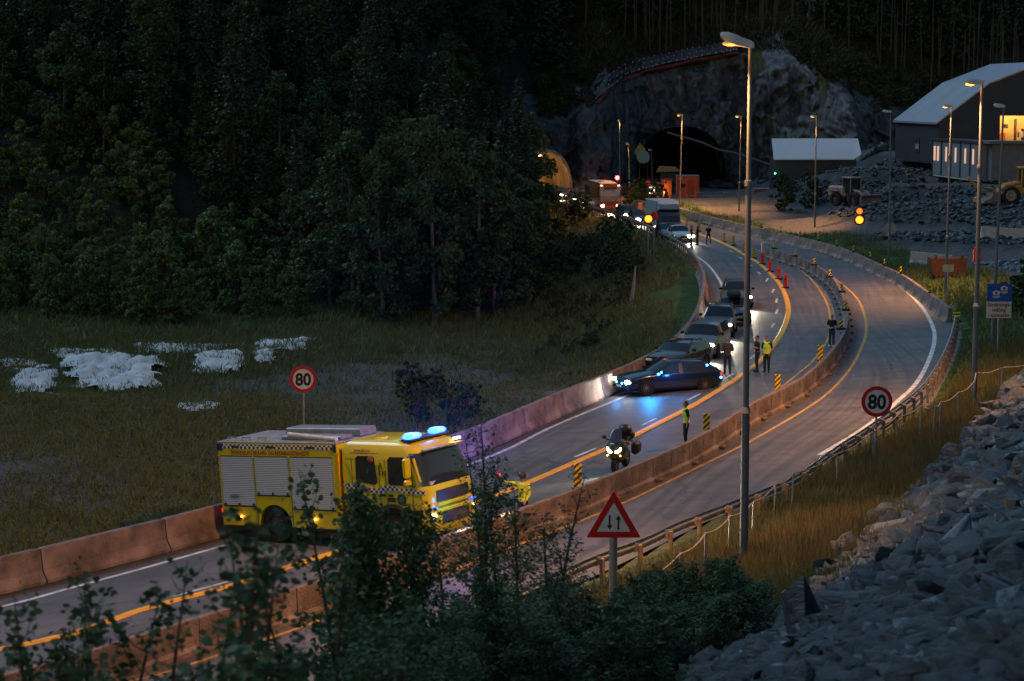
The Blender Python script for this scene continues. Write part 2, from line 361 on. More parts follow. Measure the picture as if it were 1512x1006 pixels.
def asphalt():
    m = bpy.data.materials.new('asphalt'); m.use_nodes = True; n = m.node_tree.nodes; l = m.node_tree.links; p = n['Principled BSDF']
    g = n.new('ShaderNodeNewGeometry')
    def nz(s, d=6, sc=None):
        a = n.new('ShaderNodeTexNoise'); a.inputs['Scale'].default_value = s; a.inputs['Detail'].default_value = d; l.new(g.outputs['Position'], a.inputs['Vector']); return a
    r = n.new('ShaderNodeValToRGB'); l.new(nz(1.1, 10).outputs[0], r.inputs[0]); r.color_ramp.elements[0].position = .3; r.color_ramp.elements[1].position = .72
    r.color_ramp.elements[0].color = (.082, .078, .080, 1); r.color_ramp.elements[1].color = (.128, .120, .120, 1)
    uv = n.new('ShaderNodeUVMap'); uv.uv_map = 'UVMap'; mp = n.new('ShaderNodeMapping'); mp.inputs['Scale'].default_value = (.05, 1.6, 1); l.new(uv.outputs[0], mp.inputs[0])
    tr = n.new('ShaderNodeTexNoise'); tr.inputs['Scale'].default_value = 1; tr.inputs['Detail'].default_value = 4; l.new(mp.outputs[0], tr.inputs['Vector'])
    r2 = n.new('ShaderNodeValToRGB'); l.new(tr.outputs[0], r2.inputs[0]); r2.color_ramp.elements[0].position = .38; r2.color_ramp.elements[1].position = .62
    r2.color_ramp.elements[0].color = (.72, .72, .74, 1); r2.color_ramp.elements[1].color = (1.12, 1.1, 1.08, 1)
    x = n.new('ShaderNodeMix'); x.data_type = 'RGBA'; x.blend_type = 'MULTIPLY'; x.inputs[0].default_value = 1; l.new(r.outputs[0], x.inputs[6]); l.new(r2.outputs[0], x.inputs[7])
    vo = n.new('ShaderNodeTexVoronoi'); vo.feature = 'DISTANCE_TO_EDGE'; vo.inputs['Scale'].default_value = .16
    wr = nz(.9, 4); va = n.new('ShaderNodeVectorMath'); va.operation = 'MULTIPLY_ADD'; l.new(wr.outputs['Color'], va.inputs[0]); va.inputs[1].default_value = (1.6, 1.6, 0); l.new(g.outputs['Position'], va.inputs[2]); l.new(va.outputs[0], vo.inputs['Vector'])
    ck = n.new('ShaderNodeMapRange'); l.new(vo.outputs[0], ck.inputs[0]); ck.inputs[1].default_value = .002; ck.inputs[2].default_value = .009; ck.inputs[3].default_value = .55; ck.inputs[4].default_value = 1.0
    st = n.new('ShaderNodeMapRange'); l.new(nz(.22, 5).outputs[0], st.inputs[0]); st.inputs[1].default_value = .35; st.inputs[2].default_value = .65; st.inputs[3].default_value = .80; st.inputs[4].default_value = 1.1
    mm = n.new('ShaderNodeMath'); mm.operation = 'MULTIPLY'; l.new(ck.outputs[0], mm.inputs[0]); l.new(st.outputs[0], mm.inputs[1])
    x2 = n.new('ShaderNodeMix'); x2.data_type = 'RGBA'; x2.blend_type = 'MULTIPLY'; x2.inputs[0].default_value = 1; l.new(x.outputs[2], x2.inputs[6]); l.new(mm.outputs[0], x2.inputs[7]); l.new(x2.outputs[2], p.inputs['Base Color'])
    rr = n.new('ShaderNodeMapRange'); rr.inputs[3].default_value = .42; rr.inputs[4].default_value = .7; l.new(tr.outputs[0], rr.inputs[0]); l.new(rr.outputs[0], p.inputs['Roughness'])
    p.inputs['Specular IOR Level'].default_value = .45
    b = n.new('ShaderNodeBump'); b.inputs['Strength'].default_value = .35; b.inputs['Distance'].default_value = .02; l.new(nz(14, 8).outputs[0], b.inputs['Height']); l.new(b.outputs[0], p.inputs['Normal'])
    return m
def build_road():
    N, K = 260, 34
    A, LA = smooth_line(L_LINE, None); B, LB = smooth_line(R_LINE, None)      # same station order: the control pairs face each other
    n = len(A); v = []; uvs = []
    for i in range(n):
        for k in range(K + 1):
            p = A[i].lerp(B[i], k / K); v.append((p.x, p.y)); uvs.append((LA[i], (p.xy - A[i].xy).length))
    v = np.array(v); z = ZR(v[:, 0], v[:, 1]); V = np.column_stack([v, z])
    i = np.arange(n * (K + 1)).reshape(n, K + 1); f = np.stack([i[:-1, :-1], i[:-1, 1:], i[1:, 1:], i[1:, :-1]], -1).reshape(-1, 4)
    o = mesh_np('road', V, f, asphalt(), smooth=True)
    u = o.data.uv_layers.new(name='UVMap'); li = np.empty(len(o.data.loops), np.int32); o.data.loops.foreach_get('vertex_index', li)
    u.data.foreach_set('uv', np.array(uvs, np.float32)[li].ravel())
    tag(o, kind='structure')
build_road()
def strip(name, px, wid, m, lift=.006, thick=0., pts=None, close=True):
    P = pts or [H(*p) for p in px]; Q = smooth_line(P, max(2, int(sum((b - a).length for a, b in zip(P[:-1], P[1:])) / 1.2)) + 1) if len(P) > 2 else P
    v = []; n = len(Q)
    for i, p in enumerate(Q):
        d = (Q[min(i + 1, n - 1)] - Q[max(i - 1, 0)]); d.z = 0; d.normalize(); q = Vector((d.y, -d.x, 0))
        for s in (-1, 1): e = p + q * s * wid / 2; v.append((e.x, e.y, Rz(e.x, e.y) + lift))
    mb = MB()
    if thick:
        vv = [];
        for i in range(n):
            a, b = Vector(v[2 * i]), Vector(v[2 * i + 1]); up = Vector((0, 0, thick))
            vv.append([a, a.lerp(b, .2) + up, a.lerp(b, .8) + up, b])
        mb.loft(vv, closed=False)
    else: mb.add(v, [[2 * i, 2 * i + 1, 2 * i + 3, 2 * i + 2] for i in range(n - 1)])
    o = mb.build(name, m, fix=False)
    o.data.update(); 
    return tag(o, kind='structure')
M_white = mat('worn white paint', (.55, .55, .53), .6, var=.35, scale=2.5)
M_yel = mat('orange yellow marking', (.78, .36, .02), .5, var=.12, scale=3, col2=(.85, .42, .03))
M_yel2 = mat('worn yellow paint', (.48, .26, .06), .6, var=.35, scale=3)
W_PX = [(-300, 968), (0, 897), (103, 869), (206, 841), (309, 812), (366, 796), (520, 750), (640, 706), (746, 665), (814, 631), (926, 584), (985, 556), (1030, 520), (1058, 485), (1070, 455), (1069, 434), (1063, 415), (1045, 391), (1020, 373), (1007, 366), (983, 353), (957, 341), (932, 330), (898, 319)]
strip('white_edge_line', W_PX, .20, M_white)
YEL_PX = [(-200, 1010), (0, 960), (103, 938), (206, 902), (292, 879), (371, 857), (447, 831), (528, 806), (660, 760), (787, 710), (854, 681), (900, 661), (951, 636), (1016, 603), (1045, 586), (1079, 565), (1105, 547), (1127, 529), (1142, 510), (1155, 489), (1163, 466), (1163, 449), (1156, 428), (1144, 411), (1122, 390), (1102, 378), (1084, 367), (1056, 354), (1035, 347), (1005, 336)]
strip('yellow_lane_marking', YEL_PX, .34, M_yel, .006, .05)
strip('yellow_edge_line', [(-60, 1060), (237, 996), (299, 975), (420, 935), (585, 875), (720, 822), (830, 780), (916, 745), (1000, 705), (1080, 666), (1106, 653), (1182, 609), (1222, 581), (1253, 548), (1270, 518), (1279, 489), (1275, 461), (1264, 439), (1241, 418), (1219, 402), (1196, 389), (1160, 374)], .15, M_yel2)
strip('yellow_inner_line', [(1100, 363), (1144, 379), (1177, 396), (1198, 413), (1215, 436), (1225, 463), (1224, 496), (1203, 530), (1182, 549), (1150, 574), (1110, 596)], .13, M_yel2)
strip('white_outer_line', [(1100, 345), (1190, 362), (1226, 372), (1260, 385), (1308, 408), (1334, 426), (1359, 451), (1375, 477), (1380, 500), (1372, 531), (1353, 566), (1327, 591), (1302, 613), (1264, 640), (1210, 672)], .22, M_white)
for a, b in [((256, 881), (337, 859)), ((849, 675), (880, 662)), ((948, 628), (969, 618)), ((1016, 591), (1033, 582)), ((1069, 560), (1083, 552)), ((1108, 530), (1115, 524)), ((1128, 505), (1133, 500)), ((1139, 484), (1143, 478)), ((1146, 464), (1148, 457)), ((1146, 447), (1147, 441)), ((1140, 432), (1143, 427)), ((1131, 416), (1134, 411)), ((1119, 402), (1123, 405)), ((1107, 391), (1111, 393)), ((1091, 380), (1096, 382)), ((1077, 370), (1082, 372))]:
    strip('lane_dash', [a, b], .14, M_white)

# rock face with the two tunnel mouths
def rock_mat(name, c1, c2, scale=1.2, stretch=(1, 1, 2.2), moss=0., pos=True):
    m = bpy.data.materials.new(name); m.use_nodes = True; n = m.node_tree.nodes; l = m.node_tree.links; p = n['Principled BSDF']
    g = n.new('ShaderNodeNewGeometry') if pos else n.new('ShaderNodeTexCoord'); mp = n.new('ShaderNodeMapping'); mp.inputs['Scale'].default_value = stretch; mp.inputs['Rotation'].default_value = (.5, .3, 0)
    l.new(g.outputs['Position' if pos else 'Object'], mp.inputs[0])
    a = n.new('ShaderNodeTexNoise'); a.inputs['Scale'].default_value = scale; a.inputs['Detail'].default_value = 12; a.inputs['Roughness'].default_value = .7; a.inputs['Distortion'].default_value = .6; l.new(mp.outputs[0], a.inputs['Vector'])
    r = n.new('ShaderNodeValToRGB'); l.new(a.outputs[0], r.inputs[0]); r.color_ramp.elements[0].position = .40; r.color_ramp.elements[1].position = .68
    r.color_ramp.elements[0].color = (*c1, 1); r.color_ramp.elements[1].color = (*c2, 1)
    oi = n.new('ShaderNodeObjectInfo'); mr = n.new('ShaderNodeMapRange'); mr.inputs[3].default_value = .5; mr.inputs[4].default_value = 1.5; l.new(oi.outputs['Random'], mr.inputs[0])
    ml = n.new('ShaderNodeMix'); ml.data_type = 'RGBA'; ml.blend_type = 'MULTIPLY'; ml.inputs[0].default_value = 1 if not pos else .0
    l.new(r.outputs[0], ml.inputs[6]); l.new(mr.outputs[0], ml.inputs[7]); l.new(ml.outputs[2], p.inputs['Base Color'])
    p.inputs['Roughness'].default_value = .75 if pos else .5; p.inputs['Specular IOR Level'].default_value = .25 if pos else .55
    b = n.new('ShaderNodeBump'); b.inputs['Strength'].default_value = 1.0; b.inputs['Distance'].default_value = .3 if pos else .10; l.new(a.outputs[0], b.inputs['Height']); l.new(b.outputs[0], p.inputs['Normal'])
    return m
M_cliff = rock_mat('cliff rock', (.018, .024, .030), (.15, .165, .175), .6, (1, 1, .55))
def build_cliff():
    us = np.linspace(CL_X[0], 62, 330); rows = 74
    V = []; idx = {}
    for j, x in enumerate(us):
        y = np.interp(x, CL_X, CL_Y); zt = np.interp(x, CL_X, CL_Z)
        for i in range(rows + 1):
            t = i / rows; z = -1 + (zt + 1.6) * t
            p = Vector((x, y, z))
            ridge = noise.fractal(Vector((x * .20, y * .08, z * .07)), .8, 2.2, 6) * 2.0 + noise.fractal(Vector((x * .9, 3.1, z * .7)), .7, 2, 4) * .5 - 1.6 * (1 - min(1, abs(noise.noise(Vector((x * .16 + z * .05, 7.7, z * .045)))) * 5)) - .7 * (1 - min(1, abs(noise.noise(Vector((x * .4, 2.2, z * .33)))) * 5))
            for sc_, am in ((.27, 1.5), (.8, .42)):
                q_ = Vector((x * sc_, 0.5, z * sc_ * .8)); c_ = noise.voronoi(q_)[1][0]; w_ = noise.random_unit_vector if False else None; h1 = math.sin(c_.x * 12.9 + c_.z * 78.2) * 43758.5; h1 -= math.floor(h1); h2 = (h1 * 57.3) % 1; h3 = (h1 * 131.7) % 1
                ridge += am * ((h1 - .5) + (h2 - .5) * 1.3 * (q_.x - c_.x) + (h3 - .5) * 1.3 * (q_.z - c_.z))
            ledge = .5 * math.floor((z + 2.5 * noise.noise(Vector((x * .12, 0, 4)))) / 4.2)
            yy = y + 3.4 * t ** 1.4 + ridge * min(1, (1.02 - t) * 9) + ledge * .6 + 1.6 * t
            x2 = x + noise.noise(Vector((x * .5, z * .5, 9))) * .35
            z2 = z + noise.noise(Vector((x * .33, z * .4, 19))) * .5 + (noise.fractal(Vector((x * .35, 1, 1)), .8, 2, 4) * .3 if t > .9 else 0)
            V.append((x2, yy, z2))
        for k in range(5): V.append((x, yy + (k + 1) * 2.2, z2 + (k + 1) * .85 + (noise.noise(Vector((x * .6, k, 3))) * .5 if k else 0)))
    rows0 = rows; rows += 5; n = rows + 1; Fs = []
    for j in range(len(us) - 1):
        for i in range(rows):
            xm = (us[j] + us[j + 1]) / 2; zt = np.interp(xm, CL_X, CL_Z); zm = -1 + (zt + 1.6) * (i + .5) / rows0; inside = False
            for cx, hw, h in PORTALS:
                dx = abs(xm - cx) / hw
                if dx < 1 and zm < h * (1 - dx ** 2.6) ** (1 / 2.2): inside = True
            if not inside: Fs.append([j * n + i, (j + 1) * n + i, (j + 1) * n + i + 1, j * n + i + 1])
    o = mesh_np('rock_face', V, Fs, M_cliff, smooth=False)
    tag(o, kind='structure')
build_cliff()
M_shot = mat('sprayed concrete lining', (.16, .15, .13), .9, var=.35, scale=.8, bump=.6, bscale=2)
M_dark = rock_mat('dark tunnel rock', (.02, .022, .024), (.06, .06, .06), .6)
M_conc = mat('concrete', (.36, .33, .30), .85, var=.25, scale=1.2, bump=.25, bscale=12)
M_conc2 = mat('dark concrete', (.16, .16, .16), .9, var=.3, scale=1)
def tunnel(cx, hw, h, y0, depth, m, name, drift=0.):
    mb = MB(); rings = []
    for k in range(14):
        y = y0 + depth * k / 13; off = drift * (k / 13) ** 2; ring = []
        for a in range(25):
            u = -1 + 2 * a / 24; s_ = math.sin(u * math.pi / 2)
            hz = h * (1 - abs(s_) ** 2.6) ** (1 / 2.2); r_ = 1.03 + .03 * noise.noise(Vector((a * .7, k * .9, cx)))
            ring.append((cx + off + hw * s_ * r_, y, max(-.3, hz * r_)))
        rings.append(ring)
    mb.loft(rings, cap=False, closed=False); mb.add([rings[-1][i] for i in range(25)], [list(range(25))])
    return mb.build(name, m, smooth=True)
t1 = tunnel(4.4, 3.8, 6.0, 281, 45, M_shot, 'tunnel_lining', -12); tag(t1, kind='structure')
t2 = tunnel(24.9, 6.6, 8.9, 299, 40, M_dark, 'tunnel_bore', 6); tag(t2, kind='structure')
tf = MB(); tf.add([(-20, 276, .012), (12, 276, .012), (12, 330, .012), (-20, 330, .012), (12.5, 296, .01), (38, 296, .01), (40, 342, .01), (12.5, 342, .01)], [[0, 1, 2, 3], [4, 5, 6, 7]]); tag(tf.build('tunnel_road', M_conc2), kind='structure')
# concrete portal collar of the lit tunnel
def portal(cx, hw, h, y0, y1, th, m, lab):
    mb = MB(); rings = []
    for y, ro in ((y0, 1.0), (y0, 1 + th), (y1, 1 + th)):
        rings.append([(cx + hw * ro * math.sin((-1 + 2 * a / 30) * math.pi / 2), y, max(-.4, h * ro * (1 - abs(math.sin((-1 + 2 * a / 30) * math.pi / 2)) ** 2.6) ** (1 / 2.2))) for a in range(31)])
    mb.loft(rings, cap=False, closed=False); o = mb.build('tunnel_portal', m, smooth=True); tag(o, lab, 'tunnel portal'); return o
portal(4.4, 3.75, 5.95, 280.0, 284, .07, M_conc2, 'dark concrete arch round the orange lit tunnel mouth')
sod = (1.0, .43, .13)
for k, y in enumerate((287, 296, 306)):
    e = MB(); e.box((4.0 - k * 1.2, y, 5.3), (.5, 1.2, .14)); o = e.build('tunnel_lamp', emit('sodium lamp', (1, .5, .15), 12)); tag(o, 'orange lamp under the crown of the lit tunnel', 'tunnel lamp', 'lamps in the lit tunnel')
    lamp('tunnel_light', 'POINT', (4.0 - k * 1.2, y, 2.4), 330, sod, shadow_soft_size=.4)

# ------------------------------------------------------------------ rubble
def rock_proto(name, m, flat=.5, seed=0):
    rr = random.Random(seed); bm = bmesh.new()
    for _ in range(11 + seed % 3 * 4):
        v = Vector((rr.gauss(0, 1), rr.gauss(0, 1), rr.gauss(0, 1))).normalized() * rr.uniform(.75, 1.0); bm.verts.new((v.x * .62, v.y * .45, v.z * flat * .5))
    bmesh.ops.convex_hull(bm, input=bm.verts)
    loose = [v for v in bm.verts if not v.link_faces]; bmesh.ops.delete(bm, geom=loose, context='VERTS')
    bmesh.ops.bevel(bm, geom=list(bm.edges), offset=.010, segments=1, affect='EDGES', clamp_overlap=True)
    bmesh.ops.triangulate(bm, faces=bm.faces)
    me = bpy.data.meshes.new(name); bm.to_mesh(me); bm.free(); me.materials.append(m); return me
M_rk = [rock_mat('slate rock', (.007, .015, .020), (.052, .084, .104), 3.6, (1, 1, 3), pos=False), rock_mat('pale slate rock', (.022, .036, .044), (.13, .175, .20), 3.6, (1, 1, 3), pos=False), rock_mat('dark slate rock', (.010, .016, .020), (.055, .075, .088), 3.6, (1, 1, 3), pos=False)]
PRO = [rock_proto('boulder', M_rk[[0, 0, 1, 0, 2, 0, 0, 2, 0, 0][k]], [.45, .6, .5, .62, .55, .35, .6, .5, .58, .4][k], k) for k in range(10)]
def scatter_rocks(name, pts, sizes, m, protos=(0, 1, 3, 5, 8), kind='stuff', sink=.1):
    V = []; Fc = []; o = 0
    PD = []
    for k in protos:
        me = PRO[k]; v = np.empty(len(me.vertices) * 3, np.float32); me.vertices.foreach_get('co', v); f = np.empty(len(me.loops), np.int32); me.loops.foreach_get('vertex_index', f); PD.append((v.reshape(-1, 3), f.reshape(-1, 3)))
    for p, s in zip(pts, sizes):
        v, f = PD[random.randrange(len(PD))]
        M = np.array((Matrix.Rotation(random.uniform(0, 6.3), 3, 'Z') @ Matrix.Rotation(random.gauss(0, .45), 3, 'X') @ Matrix.Rotation(random.gauss(0, .45), 3, 'Y')))
        V.append(v @ M.T * s * 1.9 + np.array(p) + np.array([0, 0, s * sink])); Fc.append(f + o); o += len(v)
    ob = mesh_np(name, np.concatenate(V), np.concatenate(Fc), m); return tag(ob, kind=kind)
def on(xs, ys): z = T(np.array(xs), np.array(ys)); return np.column_stack([xs, ys, z])
def build_rocks():
    # candidate spots over the visible rubble slope
    c = []
    for _ in range(60000):
        Y = 7 + 95 * random.random() ** 1.5; px = random.uniform(1010, 1600); X = (px - CX) / F * Y * 1.02; c.append((X, Y))
    c = np.array(c); dT = DT(c[:, 0], c[:, 1]); c = c[dT > -.5]; dT = dT[dT > -.5]
    z = T(c[:, 0], c[:, 1]); py = CY - F * ((z - CAMZ) * cp + c[:, 1] * sp) / (c[:, 1] * cp - (z - CAMZ) * sp) ; ok = (py < 1060) & (z < 12.4); c, z, dT = c[ok], z[ok], dT[ok]
    n = len(c); big = []
    taken = []
    for i in range(n):
        if len(big) >= 285: break
        x, y = c[i]; s = (.11 + .0150 * y * (.55 + random.random() ** 2.5 * 1.9)) ; s = min(s, 1.05)
        if y < 22: s *= .62
        if all((x - a) ** 2 + (y - b) ** 2 > (.42 * (s + q)) ** 2 for a, b, q in taken):
            taken.append((x, y, s)); big.append((x, y, z[i], s, dT[i]))
    gcount = 0
    for k, (x, y, zz, s, d) in enumerate(big):
        me = PRO[random.randrange(10)]; o = bpy.data.objects.new('boulder', me); COL.objects.link(o)
        o.location = (x, y, zz + s * .12); o.scale = [s * 1.35 * random.uniform(.8, 1.2) for _ in range(3)]; o.rotation_euler = (random.gauss(0, .4) - .3, random.gauss(0, .4) - .35, random.uniform(0, 6.3))
        pm = me.materials[0].name
        lab = {'slate rock': 'jagged blue grey slate block lying in the near rubble slope', 'pale slate rock': 'paler grey slate block lying in the near rubble slope', 'dark slate rock': 'very dark slate block lying in the near rubble slope'}[pm]
        tag(o, lab, 'rock', 'slate blocks of the near rubble slope')
    m = min(n, 22000); c2 = c[-m:]; z2 = z[-m:]
    scatter_rocks('rubble', np.column_stack([c2, z2]), (.045 + .0042 * c2[:, 1]) * np.random.uniform(.4, 1.0, m) ** 2 * np.random.uniform(.6, 3.2, m), M_rk[0], sink=.15)
    pl = np.random.rand(m) < .07
    scatter_rocks('pale_rubble', np.column_stack([c2, z2])[pl] + np.array([.05, -.05, .03]), (.04 + .006 * c2[pl, 1]) * np.random.uniform(.5, 1.5, pl.sum()), M_rk[1], sink=.3)
    # far banks of blasted rock below the hall
    P = []; Sz = []
    while len(P) < 8000:
        px = random.uniform(1150, 1530); Y = random.uniform(168, 275); X = (px - CX) / F * Y; P.append((X, Y))
    P = np.array(P); z = T(P[:, 0], P[:, 1]); dR = DR(P[:, 0], P[:, 1]); ok = (z > 1.25) & (z < 5.9) & (abs(z - 4.1) > .25) & (dR > 6)
    P, z = P[ok], z[ok]
    scatter_rocks('far_rubble', np.column_stack([P, z]), np.random.uniform(.08, .46, len(P)) * np.random.uniform(.6, 1.3, len(P)), M_rk[0], sink=.25)
    P = []
    while len(P) < 1500:
        px = random.uniform(1300, 1530); Y = random.uniform(112, 165); P.append(((px - CX) / F * Y, Y))
    P = np.array(P); dR = DR(P[:, 0], P[:, 1]); P = P[(dR > 9)]; z = T(P[:, 0], P[:, 1])
    scatter_rocks('gravel_stones', np.column_stack([P, z]), np.random.uniform(.08, .45, len(P)), M_rk[1], sink=.2)
    # scree at the foot of the rock face
    P = []
    while len(P) < 700:
        px = random.choice([random.uniform(840, 930), random.uniform(1060, 1290)]); X = (px - CX) / F * 295; Y = np.interp(X, CL_X, CL_Y) - random.random() ** 2 * 7; P.append((X, Y, 0))
    P = np.array(P); P[:, 2] = T(P[:, 0], P[:, 1]); scatter_rocks('scree', P, np.random.uniform(.3, 1.6, len(P)), M_rk[0], sink=.2)
build_rocks()
# ------------------------------------------------------------------ barriers and guard rails
M_conc3 = mat('weathered barrier concrete', (.15, .115, .105), .85, var=.5, scale=1.1, bump=.45, bscale=14, col2=(.26, .205, .19))
M_zinc = mat('galvanised steel', (.34, .35, .36), .45, .7, var=.2, scale=4)
M_rust = mat('weathered brown post', (.20, .14, .10), .8, .1, var=.35, scale=5)
M_black = mat('black rubber', (.012, .012, .013), .8, spec=.2)
M_dkmet = mat('dark metal', (.04, .042, .045), .5, .5)
def walk(P, step, s0=0., s1=None):         # stations along a polyline
    out = []; L = [0]
    for a, b in zip(P[:-1], P[1:]): L.append(L[-1] + (b - a).length)
    s1 = L[-1] if s1 is None else s1; s = s0; j = 0
    while s <= s1 + 1e-6:
        while j < len(L) - 2 and L[j + 1] < s: j += 1
        u = (s - L[j]) / max(1e-9, L[j + 1] - L[j]); out.append(P[j].lerp(P[j + 1], min(1, u))); s += step
    return out
def place_segments(P, seg, mk, zoff=0., labf=None, cat='barrier', group=''):
    Q = walk(P, seg); first = None
    for k, (a, b) in enumerate(zip(Q[:-1], Q[1:])):
        o = mk() if first is None else copy_tree(first)
        if first is None: first = o
        c = (a + b) / 2; d = b - a
        o.location = (c.x, c.y, c.z + zoff); o.rotation_euler = (0, -math.asin(d.z / d.length), math.atan2(d.y, d.x))
        tag(o, labf, cat, group)
def lz(P): return [Vector((p.x, p.y, Rz(p.x, p.y))) for p in P]
def offs(P, d):
    out = []
    for i, p in enumerate(P):
        t = P[min(i + 1, len(P) - 1)] - P[max(i - 1, 0)]; t.z = 0; t.normalize(); out.append(Vector((p.x + t.y * d, p.y - t.x * d, p.z)))
    return out
def jersey(Ls):
    def f():
        mb = MB(); rr = random.Random(3); rings = []
        for i in range(25):
            x = -Ls / 2 + .02 + (Ls - .04) * i / 24; e = .0 if 0 < i < 24 else .02; c = rr.uniform(-.012, .012)
            rings.append([(x, -.33 + c, 0), (x, -.33 + c, .10), (x, -.17 + c, .36), (x, -.115 + e, .97), (x, -.09, 1.0 - e), (x, .09, 1.0 - e), (x, .115 - e, .97), (x, .17, .36), (x, .33, .10), (x, .33, 0)])
        mb.loft(rings)
        return mb.build('concrete_barrier', M_conc3)
    return f
Lb = offs([p for p in L_S], -.36); i1 = min(range(len(L_S)), key=lambda i: (L_S[i] - G(1037, 403)).length)
place_segments(Lb[:i1 + 1], 5.0, jersey(5.0), 0, 'weathered concrete barrier block along the meadow side of the road', 'barrier', 'concrete barrier blocks along the meadow')
MED_PX = [(-60, 1015), (155, 953), (241, 926), (368, 888), (481, 853), (623, 804), (656, 792), (750, 758), (830, 729), (930, 689), (994, 662), (1040, 640), (1080, 619), (1106, 597), (1146, 578), (1182, 559), (1216, 530), (1239, 503), (1250, 476), (1249, 450), (1240, 425), (1226, 406), (1201, 389), (1175, 378), (1139, 368), (1122, 361)]
MED_PX[12] = (1080, 614)
MED = smooth_line([H(px, py, .85) - Vector((0, 0, .85)) for px, py in MED_PX], 200); MED = lz(MED)
def median_seg(Ls):
    def f():
        mb = MB(); mb.prism([(-.20, 0), (-.20, .12), (-.11, .2), (-.095, .83), (-.08, .85), (.08, .85), (.095, .83), (.11, .2), (.20, .12), (.20, 0)], -Ls / 2 + .015, Ls / 2 - .015, 'x')
        o = mb.build('median_barrier', M_conc3)
        ft = MB(); ft.box((-Ls / 2 + .16, 0, .07), (.34, .78, .13), bev=.03); ft.build('foot', M_conc3, o)
        g = MB(); g.box((0, -.1, .42), (.04, .03, .3)); g.build('lifting_slot', M_conc2, o)
        return o
    return f
place_segments(MED, 3.6, median_seg(3.6), 0, 'pinkish lit concrete median block between the two carriageways', 'barrier', 'concrete median blocks')
RB_PX = [(940, 296), (970, 301), (1004, 308), (1035, 317), (1105, 334), (1164, 347), (1216, 359), (1260, 373), (1305, 394), (1334, 407), (1369, 431), (1397, 451), (1410, 462)]
RB = lz(smooth_line([H(px, py, .8) for px, py in RB_PX], 120))
place_segments(RB, 5.0, jersey(5.0), -.15, 'grey concrete barrier block along the outer edge of the curve', 'barrier', 'concrete barrier blocks round the outer curve')

def guardrail(P, step, name, label, zr=.72, side=1, sw=0.):
    root = empty(name, P[0], 0, label, 'guard rail'); o0 = P[0]
    Q = [p - o0 for p in P]; nrm = [b - a for a, b in zip(offs(Q, 0), offs(Q, 1))]
    mb = MB(); rings = []
    for p, n in zip(Q, nrm):
        n = n.normalized() * side
        prof = [(.0, -.155), (.05, -.12), (.05, -.06), (.0, -.02), (.0, .02), (.05, .06), (.05, .12), (0, .155), (-.012, .155), (.036, .12), (.036, .06), (-.012, .02), (-.012, -.02), (.036, -.06), (.036, -.12), (-.012, -.155)]
        rings.append([p - n * a + Vector((0, 0, zr + b)) for a, b in prof])
    mb.loft(rings); mb.build('rail', M_zinc, root, smooth=False)
    for k, p in enumerate(walk(Q, step)):
        j = min(range(len(Q)), key=lambda i: (Q[i] - p).length); n = nrm[j].normalized() * side; c = p + n * .16; ang = math.atan2(n.y, n.x)
        pb = MB(); pb.box((c.x, c.y, c.z + .35 - .15), (.11, .13, 1.1 + .1), rz=ang, bev=.012); pb.build('post', M_rust, root)
        sb = MB(); q = p + n * .05; sb.box((q.x, q.y, q.z + zr), (.12, .09, .22), rz=ang); sb.build('spacer', M_zinc, root)
    return root
GR_PX = [(450, 1020), (600, 955), (700, 912), (800, 864), (875, 829), (951, 801), (1002, 777), (1064, 753), (1130, 727), (1177, 706), (1238, 662), (1271, 641), (1308, 615), (1350, 584), (1372, 560), (1391, 529), (1405, 495), (1411, 468)]
GR = smooth_line([H(px, py, .75) - Vector((0, 0, .75)) for px, py in GR_PX], 170); GR = lz(GR)
guardrail(GR, 2.0, 'guard_rail', 'long steel guard rail on brown posts beside the nearest lane')
# gravel shoulder under the near rail
strip('gravel_shoulder', None, 1.6, mat('shoulder gravel', (.11, .10, .095), .95, var=.4, scale=6, bump=.5), .012, pts=offs(GR, .5))
Lf = [p for p in L_S[i1 - 2:]]; Lf = [Vector((p.x, p.y, 0)) for p in offs(Lf, -.2)]
guardrail(Lf[:62], 2.0, 'guard_rail', 'steel guard rail on close posts beside the queue from the tunnel', side=-1)

# low fence of bent tube on thin posts behind the near guard rail
FE_PX = [(860, 905), (941, 861), (1005, 818), (1042, 788), (1078, 763), (1113, 741), (1146, 715), (1172, 699), (1236, 671), (1288, 638), (1323, 616), (1361, 599), (1381, 600), (1389, 594), (1415, 580), (1438, 564), (1441, 551), (1480, 543), (1560, 528)]
def verge_fence():
    FP = [TT(px, py, 1.15) for px, py in FE_PX]; e0 = FP[0] + Vector((-.9, -1.2, 0)); e0.z = Tz(e0.x, e0.y) - .1; FP = [e0] + FP
    root = empty('tube_fence', FP[0], 0, 'low sagging fence of grey tube on thin posts in the dry verge', 'fence'); o = FP[0]
    tb = MB(); ps = []
    for a, b in zip(FP[:-1], FP[1:]):
        for k in range(4): t = k / 4; p = a.lerp(b, t); p.z -= .10 * math.sin(math.pi * t); ps.append(p - o)
    tb.path(ps, .020, 6); tb.build('top_rail', mat('dull grey tube', (.2, .19, .18), .6, .3), root, smooth=True)
    for i, p in enumerate(FP[1:-1]):
        q = p - o; g = Tz(p.x, p.y) - o.z - .3; pb = MB(); lean = random.uniform(-.12, .12)
        pb.tube((q.x + lean, q.y, g), (q.x, q.y, q.z + .02), .030, n=8); pb.build('post', M_zinc, root, smooth=True)
verge_fence()

